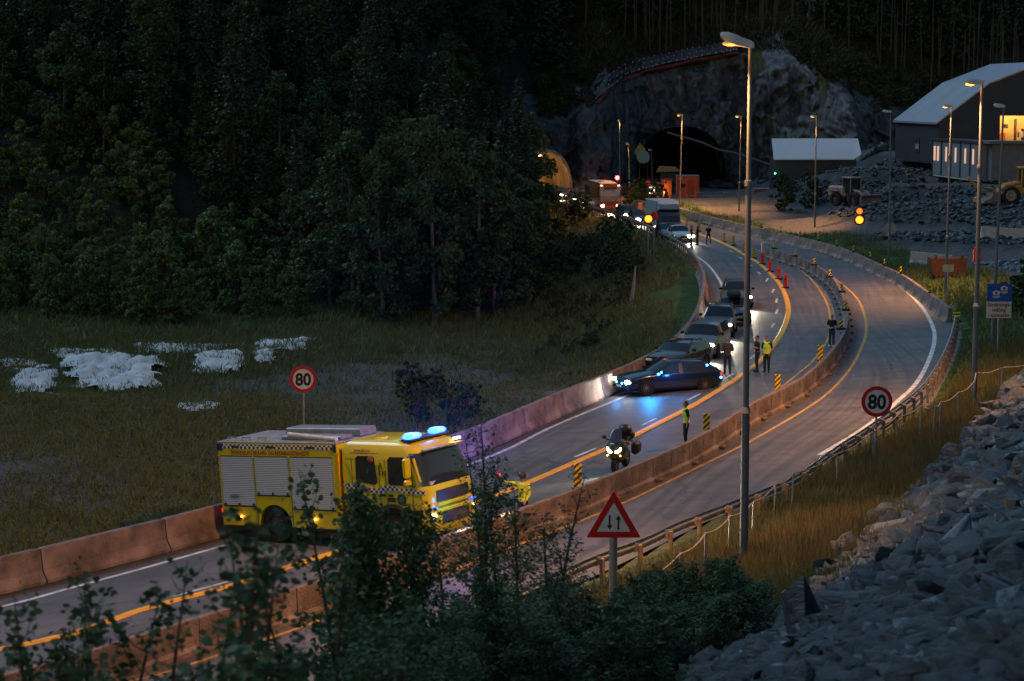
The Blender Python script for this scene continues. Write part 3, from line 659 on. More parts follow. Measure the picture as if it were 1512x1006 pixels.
# ------------------------------------------------------------------ marker posts, signs, signals, lamps
def stripe_mat(name, c1, c2, k=4.5, ang=1.0):
    m = bpy.data.materials.new(name); m.use_nodes = True; n = m.node_tree.nodes; l = m.node_tree.links; p = n['Principled BSDF']; p.inputs['Roughness'].default_value = .35
    tc = n.new('ShaderNodeTexCoord'); sx = n.new('ShaderNodeSeparateXYZ'); l.new(tc.outputs['Object'], sx.inputs[0])
    a = n.new('ShaderNodeMath'); a.operation = 'MULTIPLY_ADD'; l.new(sx.outputs[0], a.inputs[0]); a.inputs[1].default_value = -ang; l.new(sx.outputs[2], a.inputs[2])
    b = n.new('ShaderNodeMath'); b.operation = 'MULTIPLY'; l.new(a.outputs[0], b.inputs[0]); b.inputs[1].default_value = k
    c = n.new('ShaderNodeMath'); c.operation = 'FRACT'; l.new(b.outputs[0], c.inputs[0]); d = n.new('ShaderNodeMath'); d.operation = 'GREATER_THAN'; l.new(c.outputs[0], d.inputs[0]); d.inputs[1].default_value = .5
    x = n.new('ShaderNodeMix'); x.data_type = 'RGBA'; l.new(d.outputs[0], x.inputs[0]); x.inputs[6].default_value = (*c1, 1); x.inputs[7].default_value = (*c2, 1); l.new(x.outputs[2], p.inputs['Base Color'])
    return m
M_chev = stripe_mat('yellow and black stripes', (.85, .62, .02), (.02, .015, .015)); M_chev2 = stripe_mat('yellow and dark red stripes', (.85, .68, .03), (.16, .01, .01)); M_orange = stripe_mat('orange and white stripes', (.9, .18, .02), (.6, .35, .2), 3)
M_red = mat('red plastic', (.55, .015, .02), .35); M_redsign = mat('red sign sheet', (.50, .01, .012), .45, var=.05); M_wsign = mat('white sign sheet', (.62, .60, .58), .5, var=.08); M_bk = mat('black print', (.01, .01, .01), .6)
M_bluesign = mat('blue sign sheet', (.01, .07, .30), .45, var=.05)
def chevron(h, wd, m, foot=True):
    root = empty('marker_post'); mb = MB(); mb.box((0, 0, .12 + h / 2), (wd, .04, h), bev=.015); mb.build('striped_panel', m, root)
    if foot: fb = MB(); fb.box((0, 0, .05), (.5 if wd > .15 else .16, .28, .10), bev=.03); fb.build('foot', M_black, root)
    return root
def copies(proto, spots, labels, cat, group, rz=None):
    for i, p in enumerate(spots):
        o = proto if i == 0 else copy_tree(proto); o.location = p; o.rotation_euler = (0, 0, random.uniform(-.25, .25) if rz is None else rz)
        tag(o, labels if isinstance(labels, str) else labels[i], cat, group)
copies(chevron(.78, .24, M_chev), [H(*p) for p in [(1014, 339), (1032, 342), (1069, 358), (1083, 363), (1099, 374), (1113, 382)]], 'yellow and black striped marker panel standing along the yellow line', 'marker panel', 'striped marker panels along the yellow line')
copies(chevron(.95, .26, M_chev2), [H(*p) for p in [(853, 731), (1043, 651), (1148, 588), (1211, 541)]], ['yellow and dark red striped marker beside the median, nearest to the warning triangle', 'yellow and dark red striped marker beside the median, next to the officer in the vest', 'yellow and dark red striped marker beside the median, right of the tall lamp post', 'yellow and dark red striped marker just below the man leaning by the median'], 'marker panel', 'red striped markers beside the median')
copies(chevron(.45, .17, M_chev, True), [H(px, py, .85) for px, py in [(1143.7, 368), (1174, 379), (1202, 392), (1225, 410), (1243, 432), (1249, 459), (1241.5, 487)]], 'short yellow and black striped marker fixed on top of the curved median', 'marker panel', 'short markers on top of the median')
copies(chevron(.42, .12, M_chev, True), [H(px, py, .85) for px, py in [(1125, 337), (1153, 343), (1181, 350), (1208, 356), (1235, 364), (1260, 373), (1285, 382), (1306, 393), (1330, 405), (1373, 433)]], 'slim yellow reflector marker on top of the outer curve barrier', 'marker panel', 'slim markers on the outer barrier')
o = chevron(.5, .42, stripe_mat('curve arrow stripes', (.85, .75, .03), (.02, .02, .02), 6, 0)); o.location = H(1412, 476, .3); tag(o, 'wide yellow and black marker where the outer barrier meets the guard rail', 'marker panel')
o = chevron(1.4, .5, M_orange); o.location = H(945, 319); tag(o, 'orange striped barricade board standing behind the queue', 'barricade')
def redpost():
    r = empty('red_delineator'); a = MB(); a.box((0, 0, .06), (.55, .35, .12), bev=.03); a.build('base', M_black, r)
    b = MB(); b.box((0, 0, .55), (.26, .09, .9), bev=.03); b.build('panel', M_red, r); c = MB(); c.box((0, -.03, .68), (.10, .06, .10)); c.build('grip', M_black, r); return r
copies(redpost(), [H(*p) for p in [(1125.6, 391), (1137, 402), (1150, 413), (1160, 426)]], ['red plastic delineator farthest up the road of the four', 'second farthest of the four red plastic delineators', 'second nearest of the four red plastic delineators', 'nearest of the four red plastic delineators, beside the yellow curve'], 'delineator', 'red plastic delineators', rz=-.3)

def face(o, yaw=0.): o.rotation_euler = (0, 0, yaw); return o
def round80(base, top, rad, label, yaw=0.):
    root = empty('speed_sign', base, yaw, label, 'speed sign'); h = top
    p = MB(); p.tube((0, .05, -.5), (0, .05, h + rad * .6), .045, n=12); p.build('pole', M_zinc, root, True)
    def disc(r, y, t, m, nm, par):
        d = MB(); d.tube((0, y, h), (0, y + t, h), r, n=48); return d.build(nm, m, par)
    pl = disc(rad, -.02, .025, M_redsign, 'sign_plate', root); disc(rad * .76, -.026, .004, M_wsign, 'white_field', pl)
    t = text('digits', '80', rad * 1.28, pl, (0, -.03, h - rad * .45), (math.pi / 2, 0, 0), M_bk, .002, 'CENTER', .022); t.scale = (.92, 1, 1)
    return root
b = TT(1293, 674); Y = b.y; s = F / Y
round80(b, (674 - 591) / s * 1.0, 23.2 / s, 'round 80 speed limit sign in the verge above the near guard rail')
b = Vector((0, 0, 0)) + AT(447, 80); b.z = Tz(b.x, b.y); cz = AT(447, 80, 560).z
round80(b, cz - b.z, 20 * 80 / F, 'round 80 speed limit sign behind the fire engine')
def triangle():
    base = TT(905, 922); Y = base.y; s = F / Y; root = empty('warning_sign', base, 0, 'red bordered triangle with two opposite arrows on a thick grey post', 'warning sign')
    cz = AT(902, Y, 793).z - base.z; W = 82 / s; Hh = 72 / s
    p = MB(); p.tube((0, .06, -.6), (0, .06, cz + .3), .10 * .95, n=16); p.build('pole', M_zinc, root, True)
    def tri(f, y0, y1, cy):
        pts = []
        V = [(-W / 2, 0), (W / 2, 0), (0, Hh)]; c = (0, Hh / 3)
        V = [((x - c[0]) * f + c[0], (z - c[1]) * f + c[1] + cz) for x, z in V]
        for i in range(3):
            A, B, C = Vector(V[i - 1]), Vector(V[i]), Vector(V[(i + 1) % 3]); r = .045 * f
            pts += [tuple(B + (A - B).normalized() * r), tuple(B * .6 + (B + (A - B).normalized() * r) * .2 + (B + (C - B).normalized() * r) * .2), tuple(B + (C - B).normalized() * r)]
        m = MB(); m.prism(pts, y0, y1); return m
    pl = tri(1, -.08, -.045, 0).build('sign_plate', M_redsign, root); tri(.62, -.086, -.08, 0).build('white_field', M_wsign, pl)
    k = W
    for dx, sg in ((-.075 * k, -1), (.085 * k, 1)):
        a = MB(); zc = cz + .285 * k; hh = .135 * k; w_ = .017 * k; hw = .05 * k; hl = .085 * k
        o_ = [(dx - w_, zc - sg * hh), (dx + w_, zc - sg * hh), (dx + w_, zc + sg * (hh - hl)), (dx + hw, zc + sg * (hh - hl)), (dx, zc + sg * hh), (dx - hw, zc + sg * (hh - hl)), (dx - w_, zc + sg * (hh - hl))]
        a.prism(o_, -.089, -.086); a.build('arrow', M_bk, pl)
    return root
triangle()
def info_sign():
    base = TT(1473, 526); Y = base.y; s = F / Y; root = empty('camera_sign', base, 0, 'blue and white sign with two cameras and three lines of text', 'road sign')
    P = MB(); P.tube((0, .05, -.3), (0, .05, (526 - 420) / s), .04, n=10); P.build('pole', M_zinc, root, True)
    zt, zm, zb = (526 - 418) / s, (526 - 444.5) / s, (526 - 469) / s; W = 37 / s
    a = MB(); a.box((0, 0, (zt + zm) / 2), (W, .03, zt - zm - .01)); bl = a.build('blue_panel', M_bluesign, root)
    a = MB(); a.box((0, 0, (zm + zb) / 2), (W * .99, .03, zm - zb)); wp = a.build('white_panel', mat('cream sign sheet', (.55, .46, .42), .5, var=.05), root)
    h = (zm - zb) / 3.3
    for i, t in enumerate(('Streknings-', 'måling', 'i tunnelen')): text('lettering', t, h * 1.05, wp, (0, -.018, zm - h * (.95 + 1.05 * i)), (math.pi / 2, 0, 0), M_bk, .002, 'CENTER', .004)
    for cx, cz in ((-.13 * W, (zt + zm) / 2 - .01), (.18 * W, (zt + zm) / 2 + .24 * (zt - zm))):
        m = MB(); m.box((cx, -.018, cz), (W * .26, .006, (zt - zm) * .2)); m.box((cx, -.018, cz + (zt - zm) * .12), (W * .1, .006, (zt - zm) * .06)); c = m.build('camera_symbol', M_wsign, bl)
        m = MB(); m.tube((cx, -.025, cz), (cx, -.021, cz), W * .055, n=16); m.build('lens', M_bluesign, c)
        for k in (1, 2, 3):
            m = MB(); r = W * (.07 + .045 * k); m.path([(cx + r * math.sin(t), -.02, cz - (zt - zm) * .06 - r * .75 * math.cos(t)) for t in np.linspace(-.9, .9, 9)], W * .013, 4); m.build('wave', M_wsign, c)
info_sign()
def back_disc(px, py, base_y, rad_px, label, box=False):
    b = TT(px, base_y) if px > 1200 else H(px, base_y); s = F / b.y; root = empty('round_sign', b, 0, label, 'road sign'); z = (base_y - py) / s
    m = MB(); m.tube((0, .04, 0), (0, .04, z), .04); m.build('pole', M_zinc, root, True)
    m = MB(); m.tube((0, 0, z), (0, .02, z), rad_px / s, n=32); m.build('sign_plate', mat('grey sign back', (.27, .28, .28), .6), root)
    if box: m = MB(); m.box((0, -.1, .4), (.7, .5, .8), bev=.04); m.build('ballast_block', mat('pale blue plastic', (.28, .34, .40), .6), root)
back_disc(1130, 345, 372, 8, 'grey back of a round sign on a ballast block at the median end', True)
back_disc(1314, 338, 372, 9, 'grey back of a round sign beside the outer barrier lamp post')
def small_board():
    b = TT(1399, 440); s = F / b.y; root = empty('roadside_board', b, 0, 'small cream board on a grey pole behind the outer barrier', 'board'); z = (440 - 396) / s
    m = MB(); m.tube((0, .05, 0), (0, .05, z + .2), .05); m.build('pole', M_zinc, root); m = MB(); m.box((0, 0, z), (16 / s, .03, 11 / s)); m.build('panel', mat('cream board', (.5, .42, .30), .6), root)
small_board()
def signal(px, py, base_y, r_px, col, st, label, beacon=False, second=None, Yd=None):
    b = H(px, base_y) if Yd is None else Vector((AT(px, Yd).x, Yd, 0)); s = F / b.y; z = (CAMZ - b.z) - (py - 138) / s; root = empty('traffic_signal', b, 0, label, 'traffic signal')
    m = MB(); m.tube((0, .08, -.3), (0, .08, z), .05); m.build('pole', M_zinc, root, True)
    hb = MB(); hb.tube((0, 0, z), (0, .16, z), r_px * 1.45 / s, n=24); hs = hb.build('housing', M_bk, root)
    l_ = MB(); l_.tube((0, -.02, z), (0, .0, z), r_px / s, n=24); l_.build('lens', emit(label[:14] + ' lens', col, st), hs)
    if beacon:
        c = MB(); c.tube((0, 0, z + r_px * 2.3 / s), (0, .1, z + r_px * 2.3 / s), r_px * .75 / s, n=16); c.build('beacon', emit('orange beacon', (1, .12, .01), 1.8), root)
    lamp('signal_light', 'POINT', (0, -.35, z), st * 9 if st < 3 else st * 2.5, col, root, shadow_soft_size=.2)
    return root
signal(957, 322, 372, 5.4, (1, .25, .02), 1.7, 'round amber warning light on a pole beside the queue')
signal(1268.5, 323.5, 352, 5.6, (1, .27, .02), 1.7, 'double amber warning light in front of the wheel loader', beacon=True)
signal(910, 261.5, 290, 3.0, (1, .04, .04), 16, 'glowing red traffic signal above the coach', Yd=283)
b_ = H(966, 372); rs = MB(); z_ = CAMZ - (318 - 138) * b_.y / F; rs.tube((b_.x, b_.y + .3, z_), (b_.x, b_.y + .36, z_), 6 * b_.y / F, n=24); rt = empty('round_sign', (0, 0, 0), 0, 'red round sign just behind the amber light', 'road sign'); rs.build('sign_plate', M_redsign, rt); rs = MB(); rs.tube((b_.x, b_.y + .4, 0), (b_.x, b_.y + .4, z_), .04); rs.build('pole', M_zinc, rt)

M_pole = mat('grey painted lamp post', (.11, .13, .155), .5, .3, var=.1, scale=2)
M_head = mat('pale luminaire shell', (.42, .44, .46), .5, .2, var=.08)
SOD = emit('sodium lens', (1, .36, .05), 2.4); SOD2 = emit('dim sodium lens', (1, .5, .2), .12)
def lamp_post(bx, by, tx, ty, hx, label, g=None, power=900, rise=0., thick=1., Yd=None, lens=SOD, hw=1.0, lit=True):
    if Yd is not None: b = Vector((AT(bx, Yd).x, Yd, 0)); b.z = Tz(b.x, Yd)
    else: b = TT(bx, by)
    t = AT(tx, b.y, ty); root = empty('street_lamp', b, 0, label, 'street lamp'); s = F / b.y
    T_ = t - b; m1 = T_ * .30; r = .075 * thick
    a = MB(); a.tube((0, 0, -.4), m1, r * 1.35, r * 1.3, 14); a.tube(m1, m1 + T_ * .012, r * 1.6, r * 1.1, 14); a.build('lower_pole', M_pole, root, True)
    a = MB(); a.tube(m1, T_ * .74, r * 1.05, r * .9, 12); a.tube(T_ * .735, T_ * .745, r * 1.25, r * 1.25, 12); a.tube(T_ * .745, T_, r * .8, r * .6, 12); a.build('upper_pole', M_pole, root, True)
    e = Vector(((hx - tx) / s, 0, rise + .03)); L = e.length; d = e.normalized()
    A = T_ + Vector((0, 0, 0)); hd = MB(); k = hw; rings = []
    for u, w_, h0, h1 in ((-.12, .06, -.05, .05), (.0, .085, -.07, .08), (.3, .11, -.08, .09), (.45, .17, -.09, .11), (.8, .19, -.08, .12), (1.0, .15, -.02, .09), (1.04, .08, .02, .06)):
        c = A + e * u; rings.append([c + Vector((0, -w_ * k, h0 * k)), c + Vector((0, w_ * k, h0 * k)), c + Vector((0, w_ * k, h1 * .4 * k)), c + Vector((0, w_ * .6 * k, h1 * k)), c + Vector((0, -w_ * .6 * k, h1 * k)), c + Vector((0, -w_ * k, h1 * .4 * k))])
    hd.loft(rings); hh = hd.build('lamp_head', M_head, root, True)
    if lit:
        ln = MB(); c = A + e * .7; ln.sph((c.x, c.y, c.z - .085 * k), .16 * k, 12, 6, (L * .28 / (.16 * k), .8, .3)); ln.build('lens', lens, hh, True)
        lamp('lamp_light', 'SPOT', (c.x, c.y, c.z - .16 * k), power, sod, root, spot_size=R(136), spot_blend=.75, to=(c.x - 3.4, c.y + .8, c.z - 6), shadow_soft_size=.12)
        lamp('pole_light', 'POINT', (c.x - .0, c.y - .05, c.z - .3 * k), power * .0022, (1, .33, .06), root, shadow_soft_size=.1)
    return root
PW = 11500
lamp_post(1098, 836, 1108, 66, 1066, 'tall near lamp post rising through the whole photo, pale head at the top', power=PW, rise=.16, thick=1.05, hw=1.3, lens=SOD2)
lamp_post(1438, 592, 1450, 122, 1425, 'lamp post with glowing head in front of the big hall', power=PW, thick=1.15, hw=1.15)
lamp_post(1396, 432, 1405, 157, 1392, 'lamp post rising in front of the site cabins', power=PW)
lamp_post(1465, 512, 1482, 157, 1468, 'unlit lamp post in front of the bright hall doorway', lit=False)
lamp_post(1313, 378, 1315, 165, 1304, 'unlit lamp post left of the hall corner', lit=False)
lamp_post(1203, 336, 1205.5, 172, 1197, 'lamp post in front of the white roofed shed', power=PW * .9)
lamp_post(1091, 312, 1094.5, 172, 1086, 'lamp post just left of the tall near lamp post', power=PW * .9)
lamp_post(1003, 306, 1007.5, 170, 1000, 'lamp post with bright head in front of the dark tunnel mouth', power=PW * .9)
lamp_post(914, 296, 915, 178, 912.5, 'thin lamp post above the coach', power=PW * .4, Yd=262)
lamp_post(928, 296, 928.5, 212, 924, 'short lamp post right of the coach', power=PW * .3, Yd=268, lens=SOD2)
lamp_post(962, 290, 962, 222, 957, 'short grey lamp post beside the green round tank', lit=False, Yd=282)
def free_lamp(x, y, label, dx=-2.0):
    b = Vector((x, y, Tz(x, y))); root = lamp_post(0, 0, 0, 0, 0, label) if False else None
    px = CX + F * x / y
    d = CAMZ - (b.z + 14.2); ty = 138 + d * F / y
    return lamp_post(px, 0, px, ty, px + dx * F / y, label, Yd=y, power=PW * .55)
free_lamp(-15.5, 33.0, 'street lamp beyond the left edge of the view')
free_lamp(-27.0, 15.0, 'street lamp far beyond the left edge of the view')
# ------------------------------------------------------------------ vehicles
M_tyre = mat('tyre rubber', (.018, .018, .02), .85, spec=.25); M_rim = mat('alloy rim', (.22, .23, .25), .35, .8)
M_glass = mat('dark vehicle glass', (.018, .025, .03), .06, spec=.8, var=.02); M_plate = mat('number plate', (.6, .6, .58), .5)
M_hl = emit('headlamp', (1, .86, .60), 30); M_hl2 = emit('dipped headlamp', (1, .92, .72), 22); M_amb = emit('amber marker lamp', (1, .40, .06), 10); M_tail = emit('tail lamp', (1, .02, .03), 1.4)
M_blue = emit('blue beacon', (.01, .05, 1), 14); M_cyan = emit('cyan blue strobe', (.04, .40, 1), 16); M_bluecore = emit('blue beacon core', (.07, .20, 1), 5)
M_hloff = mat('headlamp glass', (.45, .48, .5), .1, spec=.8)
def wheel(root, x, y, r, wd, nm='wheel', side=1, spokes=10, truck=False):
    t = MB(); n = 28
    prof = [(r * .62, -wd / 2), (r * .93, -wd / 2), (r, -wd * .36), (r, wd * .36), (r * .93, wd / 2), (r * .62, wd / 2)]
    t.loft([[(x + a * math.cos(2 * math.pi * k / n), y + b, r + a * math.sin(2 * math.pi * k / n)) for a, b in prof] for k in range(n + 1)], cap=False)
    w_ = t.build(nm, M_tyre, root, True)
    rm = MB(); yo = y + side * wd * (.30 if not truck else .1); rm.tube((x, y - side * wd * .3, r), (x, yo - side * .02, r), r * .61, n=24)
    if truck:
        rm.tube((x, yo, r), (x, yo + side * wd * .25, r), r * .60, r * .64, 24, cap=False); rm.tube((x, yo, r), (x, yo + side * .16, r), r * .30, r * .24, 16)
        for k in range(10): a = 2 * math.pi * k / 10; rm.tube((x + r * .42 * math.cos(a), yo, r + r * .42 * math.sin(a)), (x + r * .42 * math.cos(a), yo + side * .05, r + r * .42 * math.sin(a)), .022, n=6)
    else:
        rm.tube((x, yo - .02 * side, r), (x, yo + side * .03, r), r * .16, n=10)
        for k in range(spokes): a = 2 * math.pi * k / spokes + .3; rm.box((x + r * .34 * math.cos(a), yo + side * .01, r + r * .34 * math.sin(a)), (r * .52, .03, r * .075), ry=-a)
        rm.tube((x, yo - .03 * side, r), (x, yo + side * .02, r), r * .66, r * .60, 24, cap=False)
    rm.build('rim', M_rim, w_, True)
def car(label, paint, loc, head, L=4.7, W=1.85, Hh=1.5, rails=False, suv=False, lights=3, blackfront=False, plate=True, cat='car', group=None, power=60, name='parked_car', police=False, van=False):
    root = empty(name, loc, head, label, cat, group); h = L / 2; w2 = W / 2
    if van: st = [(h, .35, .75, .75, .86), (h - .1, .25, .95, .97, .93), (h - .55, .22, 1.1, 1.12, .97), (h - .85, .22, 1.2, 1.24, .98), (h - 1.55, .22, 1.2, Hh - .04, .98), (0, .22, 1.22, Hh, 1), (-h + .25, .22, 1.22, Hh, 1), (-h + .05, .25, 1.2, Hh - .15, .97), (-h, .4, 1.0, 1.02, .93)]
    elif suv: st = [(h, .38, .72, .74, .84), (h - .12, .28, .95, .98, .92), (h - .8, .24, 1.06, 1.10, .97), (h - 1.35, .24, 1.10, 1.16, .98), (h - 2.0, .24, 1.12, Hh - .05, .98), (-.3, .24, 1.12, Hh, 1), (-h + .75, .24, 1.12, Hh - .04, .99), (-h + .2, .26, 1.1, 1.35, .96), (-h, .38, .98, 1.0, .9)]
    else: st = [(h, .30, .58, .60, .82), (h - .15, .2, .74, .77, .92), (h - .9, .17, .86, .90, .97), (h - 1.45, .17, .90, .97, .98), (h - 2.25, .17, .93, Hh - .05, .98), (-.35, .17, .94, Hh, 1), (-h + .95, .17, .96, Hh - .08, .98), (-h + .25, .2, .96, 1.08, .94), (-h, .34, .86, .88, .86)]
    st2 = []
    for a, b in zip(st[:-1], st[1:]):
        for k in range(3): t = k / 3; st2.append([a[i] * (1 - t) + b[i] * t for i in range(5)] + [k])
    st2.append(list(st[-1]) + [0])
    bd = MB(); GL = {}; n0 = 3 * 3; rings = []
    for x, zb, zs, zt, ww in [s[:5] for s in st2]:
        w_ = w2 * ww; cab = max(0, zt - zs - .06); wt = w_ - .05 - cab * .34
        rings.append([(x, 0, zb), (x, -w_ * .86, zb), (x, -w_ * .99, zb + .12), (x, -w_ * 1.0, (zb + zs) / 2), (x, -w_ * .975, zs - .05), (x, -w_ * .95, zs), (x, -wt, max(zs + .005, zt - .07)), (x, -wt * .82, zt), (x, 0, zt + .025), (x, wt * .82, zt), (x, wt, max(zs + .005, zt - .07)), (x, w_ * .95, zs), (x, w_ * .975, zs - .05), (x, w_ * 1.0, (zb + zs) / 2), (x, w_ * .99, zb + .12), (x, w_ * .86, zb)])
    m = 16; allv = [p for r in rings for p in r]; bf = []
    ws0, ws1 = 9, 12; rf1 = 18; rw0, rw1 = (21, 24) if van else (18, 21)
    pill = {12, 13} if False else set()
    for i in range(len(rings) - 1):
        for j in range(m):
            q = [i * m + j, i * m + (j + 1) % m, (i + 1) * m + (j + 1) % m, (i + 1) * m + j]
            glass = (ws0 <= i < ws1 and 6 <= j <= 9) or (rw0 <= i < rw1 and 6 <= j <= 9 and not (van and i == 23)) or (ws0 + 1 <= i < (rw0 if not van else 20) and j in (5, 10) and i not in (14, 15 if suv else 99))
            if glass: GL.setdefault('windscreen' if 6 <= j <= 9 and i < ws1 else 'rear_window' if 6 <= j <= 9 else 'side_window %d' % j, []).append(q)
            else: bf.append(q)
    bf.append(list(range(m - 1, -1, -1))); bf.append([(len(rings) - 1) * m + j for j in range(m)])
    bd.add(allv, bf)
    body = bd.build('body', paint, root, True); [MB().add(allv, fs).build(nm.split()[0], M_glass, root, True) for nm, fs in GL.items()]
    # trim
    rr = .33 if not suv and not van else .37; xf, xr = h - .92, -h + .98
    for x in (xf, xr):
        for sd in (-1, 1):
            a = MB(); a.tube((x, sd * (w2 * .97 - .10), rr), (x, sd * (w2 * 1.0 + .004), rr), rr + .075, n=24); a.build('wheel_arch', M_black, root); wheel(root, x, sd * (w2 - .085), rr, .22, side=sd)
    g = MB(); zg = st[1][2]; g.box((h + .005, 0, zg - .20), (.05, W * .46, .17), bev=.02); g.build('grille', M_black, root)
    g = MB(); g.box((h - .0, 0, st[0][1] + .05), (.10, W * .70, .14), bev=.03); g.build('bumper_intake', M_black, root)
    if plate: g = MB(); g.box((h + .06, 0, zg - .36), (.02, .50, .11)); g.build('number_plate', M_plate, root)
    for sd in (-1, 1):
        hx = (h - .07, sd * W * .36, zg - .13); g = MB(); g.sph(hx, .155 if loc[1] < 150 else .27, 12, 6, (.9, 1.35, .55)); on_ = lights & (1 if sd < 0 else 2)
        g.build('headlight', M_hl if on_ else M_hloff, root, True)
        if on_ and power: lamp('headlight_beam', 'SPOT', (h + .18, sd * W * .36, zg - .13), power * 9, (1, .88, .66), root, spot_size=R(75), spot_blend=.7, shadow_soft_size=.05, to=(h + 10, sd * W * .3, -.4))
        g = MB(); g.box((h - 1.75 if not van else h - 1.3, sd * (w2 + .10), st[4][2] + .10), (.12, .20, .14), bev=.03); g.build('mirror', M_black, root)
        g = MB(); g.box((-h + .10, sd * W * .39, st[-2][2] - .18), (.10, .26, .16), bev=.03); g.build('tail_light', M_tail if police else mat('red lens', (.3, .01, .01), .3), root)
        if rails: g = MB(); g.path([(h - 2.2, sd * w2 * .70, Hh - .02), (h - 2.35, sd * w2 * .70, Hh + .07), (-h + 1.1, sd * w2 * .70, Hh + .06), (-h + .95, sd * w2 * .70, Hh - .05)], .025, 6); g.build('roof_rail', M_dkmet, root)
    for x, zz in ((h - 3 if van else .25, 0), (-.95, 0)):
        g = MB()
        for sd in (-1, 1): g.box((x, sd * (w2 * .985), (st[4][2] + st[4][1]) / 2 + .03), (.012, .02, st[4][2] - st[4][1] - .1))
    if blackfront: g = MB(); g.box((h - 1.0, 0, 1.14 if suv else .96), (.5, W * .5, .02), ry=.06, bev=.01); g.build('bonnet_scoop', M_black, root)
    return root
P_dblue = mat('dark blue car paint', (.008, .02, .05), .22, .3, coat=.6, var=.05); P_blk = mat('black car paint', (.012, .014, .018), .2, .2, coat=.6); P_sil = mat('silver car paint', (.22, .25, .27), .3, .6, coat=.5, var=.05)
P_gry = mat('grey car paint', (.10, .12, .13), .3, .5, coat=.5, var=.05); P_wht = mat('white car paint', (.50, .52, .53), .35, .1, coat=.5, var=.05); P_red = mat('dark red coach paint', (.07, .010, .012), .3, .2, coat=.4, var=.1)
HD = lambda a: R(a)
def put(px, py): return H(px, py)
# police estate turned across the lane
pc = car('dark blue estate car with cyan strobes parked across the lane ahead of the queue', P_dblue, put(986, 577), HD(-158), 4.95, 1.88, 1.47, rails=True, lights=3, power=26, police=True, name='police_car')
for x, y, z in ((2.50, .28, .52), (2.50, -.28, .52), (2.44, .62, .50), (.95, .93, .95), (.78, .93, 1.02), (-1.65, .76, 1.22), (-2.35, .86, .62)):
    e = MB(); e.sph((x, y, z), .055, 10, 6, (1, 1.2, .8)); e.build('blue_strobe', M_cyan, pc, True)
lamp('strobe_light', 'SPOT', (1.6, 1.25, .85), 210, (.02, .34, 1), pc, spot_size=R(130), spot_blend=.8, shadow_soft_size=.1, to=(3.0, 5, -2))
lamp('strobe_side_light', 'POINT', (.2, 1.5, 1.1), 22, (.02, .3, 1), pc, shadow_soft_size=.1)
lamp('strobe_front_light', 'POINT', (3.1, .9, .6), 25, (.02, .3, 1), pc, shadow_soft_size=.1)
QH = -101
car('black car with wide windscreen close behind the dark blue estate', P_blk, put(1003, 549), HD(-118), 4.6, 1.86, 1.55, lights=0, suv=True, power=0, rails=True)
car('pale grey people carrier with one bright headlight beside the standing man', P_sil, put(1042, 524), HD(-106), 4.8, 1.92, 1.78, van=True, lights=2, blackfront=True, power=42)
car('grey car half hidden behind the people carrier with a dazzling headlight', P_gry, put(1062, 494), HD(-100), 4.7, 1.88, 1.72, suv=True, lights=2, rails=True, power=42)
car('silver estate with a black roof box and dark lower body behind the lamp post', P_sil, put(1084, 476), HD(-94), 4.8, 1.88, 1.60, suv=True, lights=0, blackfront=True, power=0)
car('grey car with roof rails, last of the close queue, both headlights on', P_gry, put(1087, 452), HD(-93), 4.7, 1.90, 1.70, suv=True, lights=3, rails=True, power=42)
def roofbox():
    c = put(1084, 478); o = MB(); rings = []
    for x, s_ in ((.95, .5), (.8, .85), (.3, 1), (-.6, 1), (-.95, .7)): rings.append([(x, -.40 * s_, 0), (x, -.44 * s_, .12), (x, -.36 * s_, .30 * s_), (x, .36 * s_, .30 * s_), (x, .44 * s_, .12), (x, .40 * s_, 0)])
    o.loft(rings); b = o.build('roof_box', M_black, None, True); b.location = (c.x, c.y + .3, c.z + 1.66); b.rotation_euler = (0, 0, HD(-94)); tag(b, 'black roof box on the silver estate in the queue', 'roof box')
roofbox()
# far part of the queue
def headl(px, py, dx=20, dy=-8): a, b = H(px, py), H(px + 3, py + 2)
def road_heading(px, py):
    p = H(px, py); k = min(range(1, len(L_S) - 1), key=lambda i: (L_S[i] - p).length); d = L_S[k - 1] - L_S[k + 1]; return math.atan2(d.y, d.x)
far = [(1003, 356, P_wht, 'white and silver car, first of the far queue beside the three people', 2, 1.5, False), (985, 352, P_blk, 'black car hidden beside the white car in the far queue', 2, 1.45, False),
       (943, 331, P_blk, 'dark car with amber headlights behind the round amber light', 3, 1.5, False), (927, 327, P_gry, 'grey van between the coach and the dark car in the far queue', 3, 1.8, True),
       (866, 305, P_gry, 'grey car behind the coach, nearer of the two there', 1, 1.5, False), (850, 301, P_blk, 'dark car behind the coach, farther of the two there', 1, 1.5, False), (829, 294, P_gry, 'car with glaring headlight just outside the lit tunnel', 1, 1.6, False), (812, 290, P_sil, 'silver car emerging from the lit tunnel mouth', 3, 1.6, False)]
for px, py, pt, lb, lt, hh, vn in far:
    car(lb, pt, put(px, py), road_heading(px, py) + R(3), 4.6, 1.84, hh, lights=lt, van=vn, power=45, group='cars in the far queue')
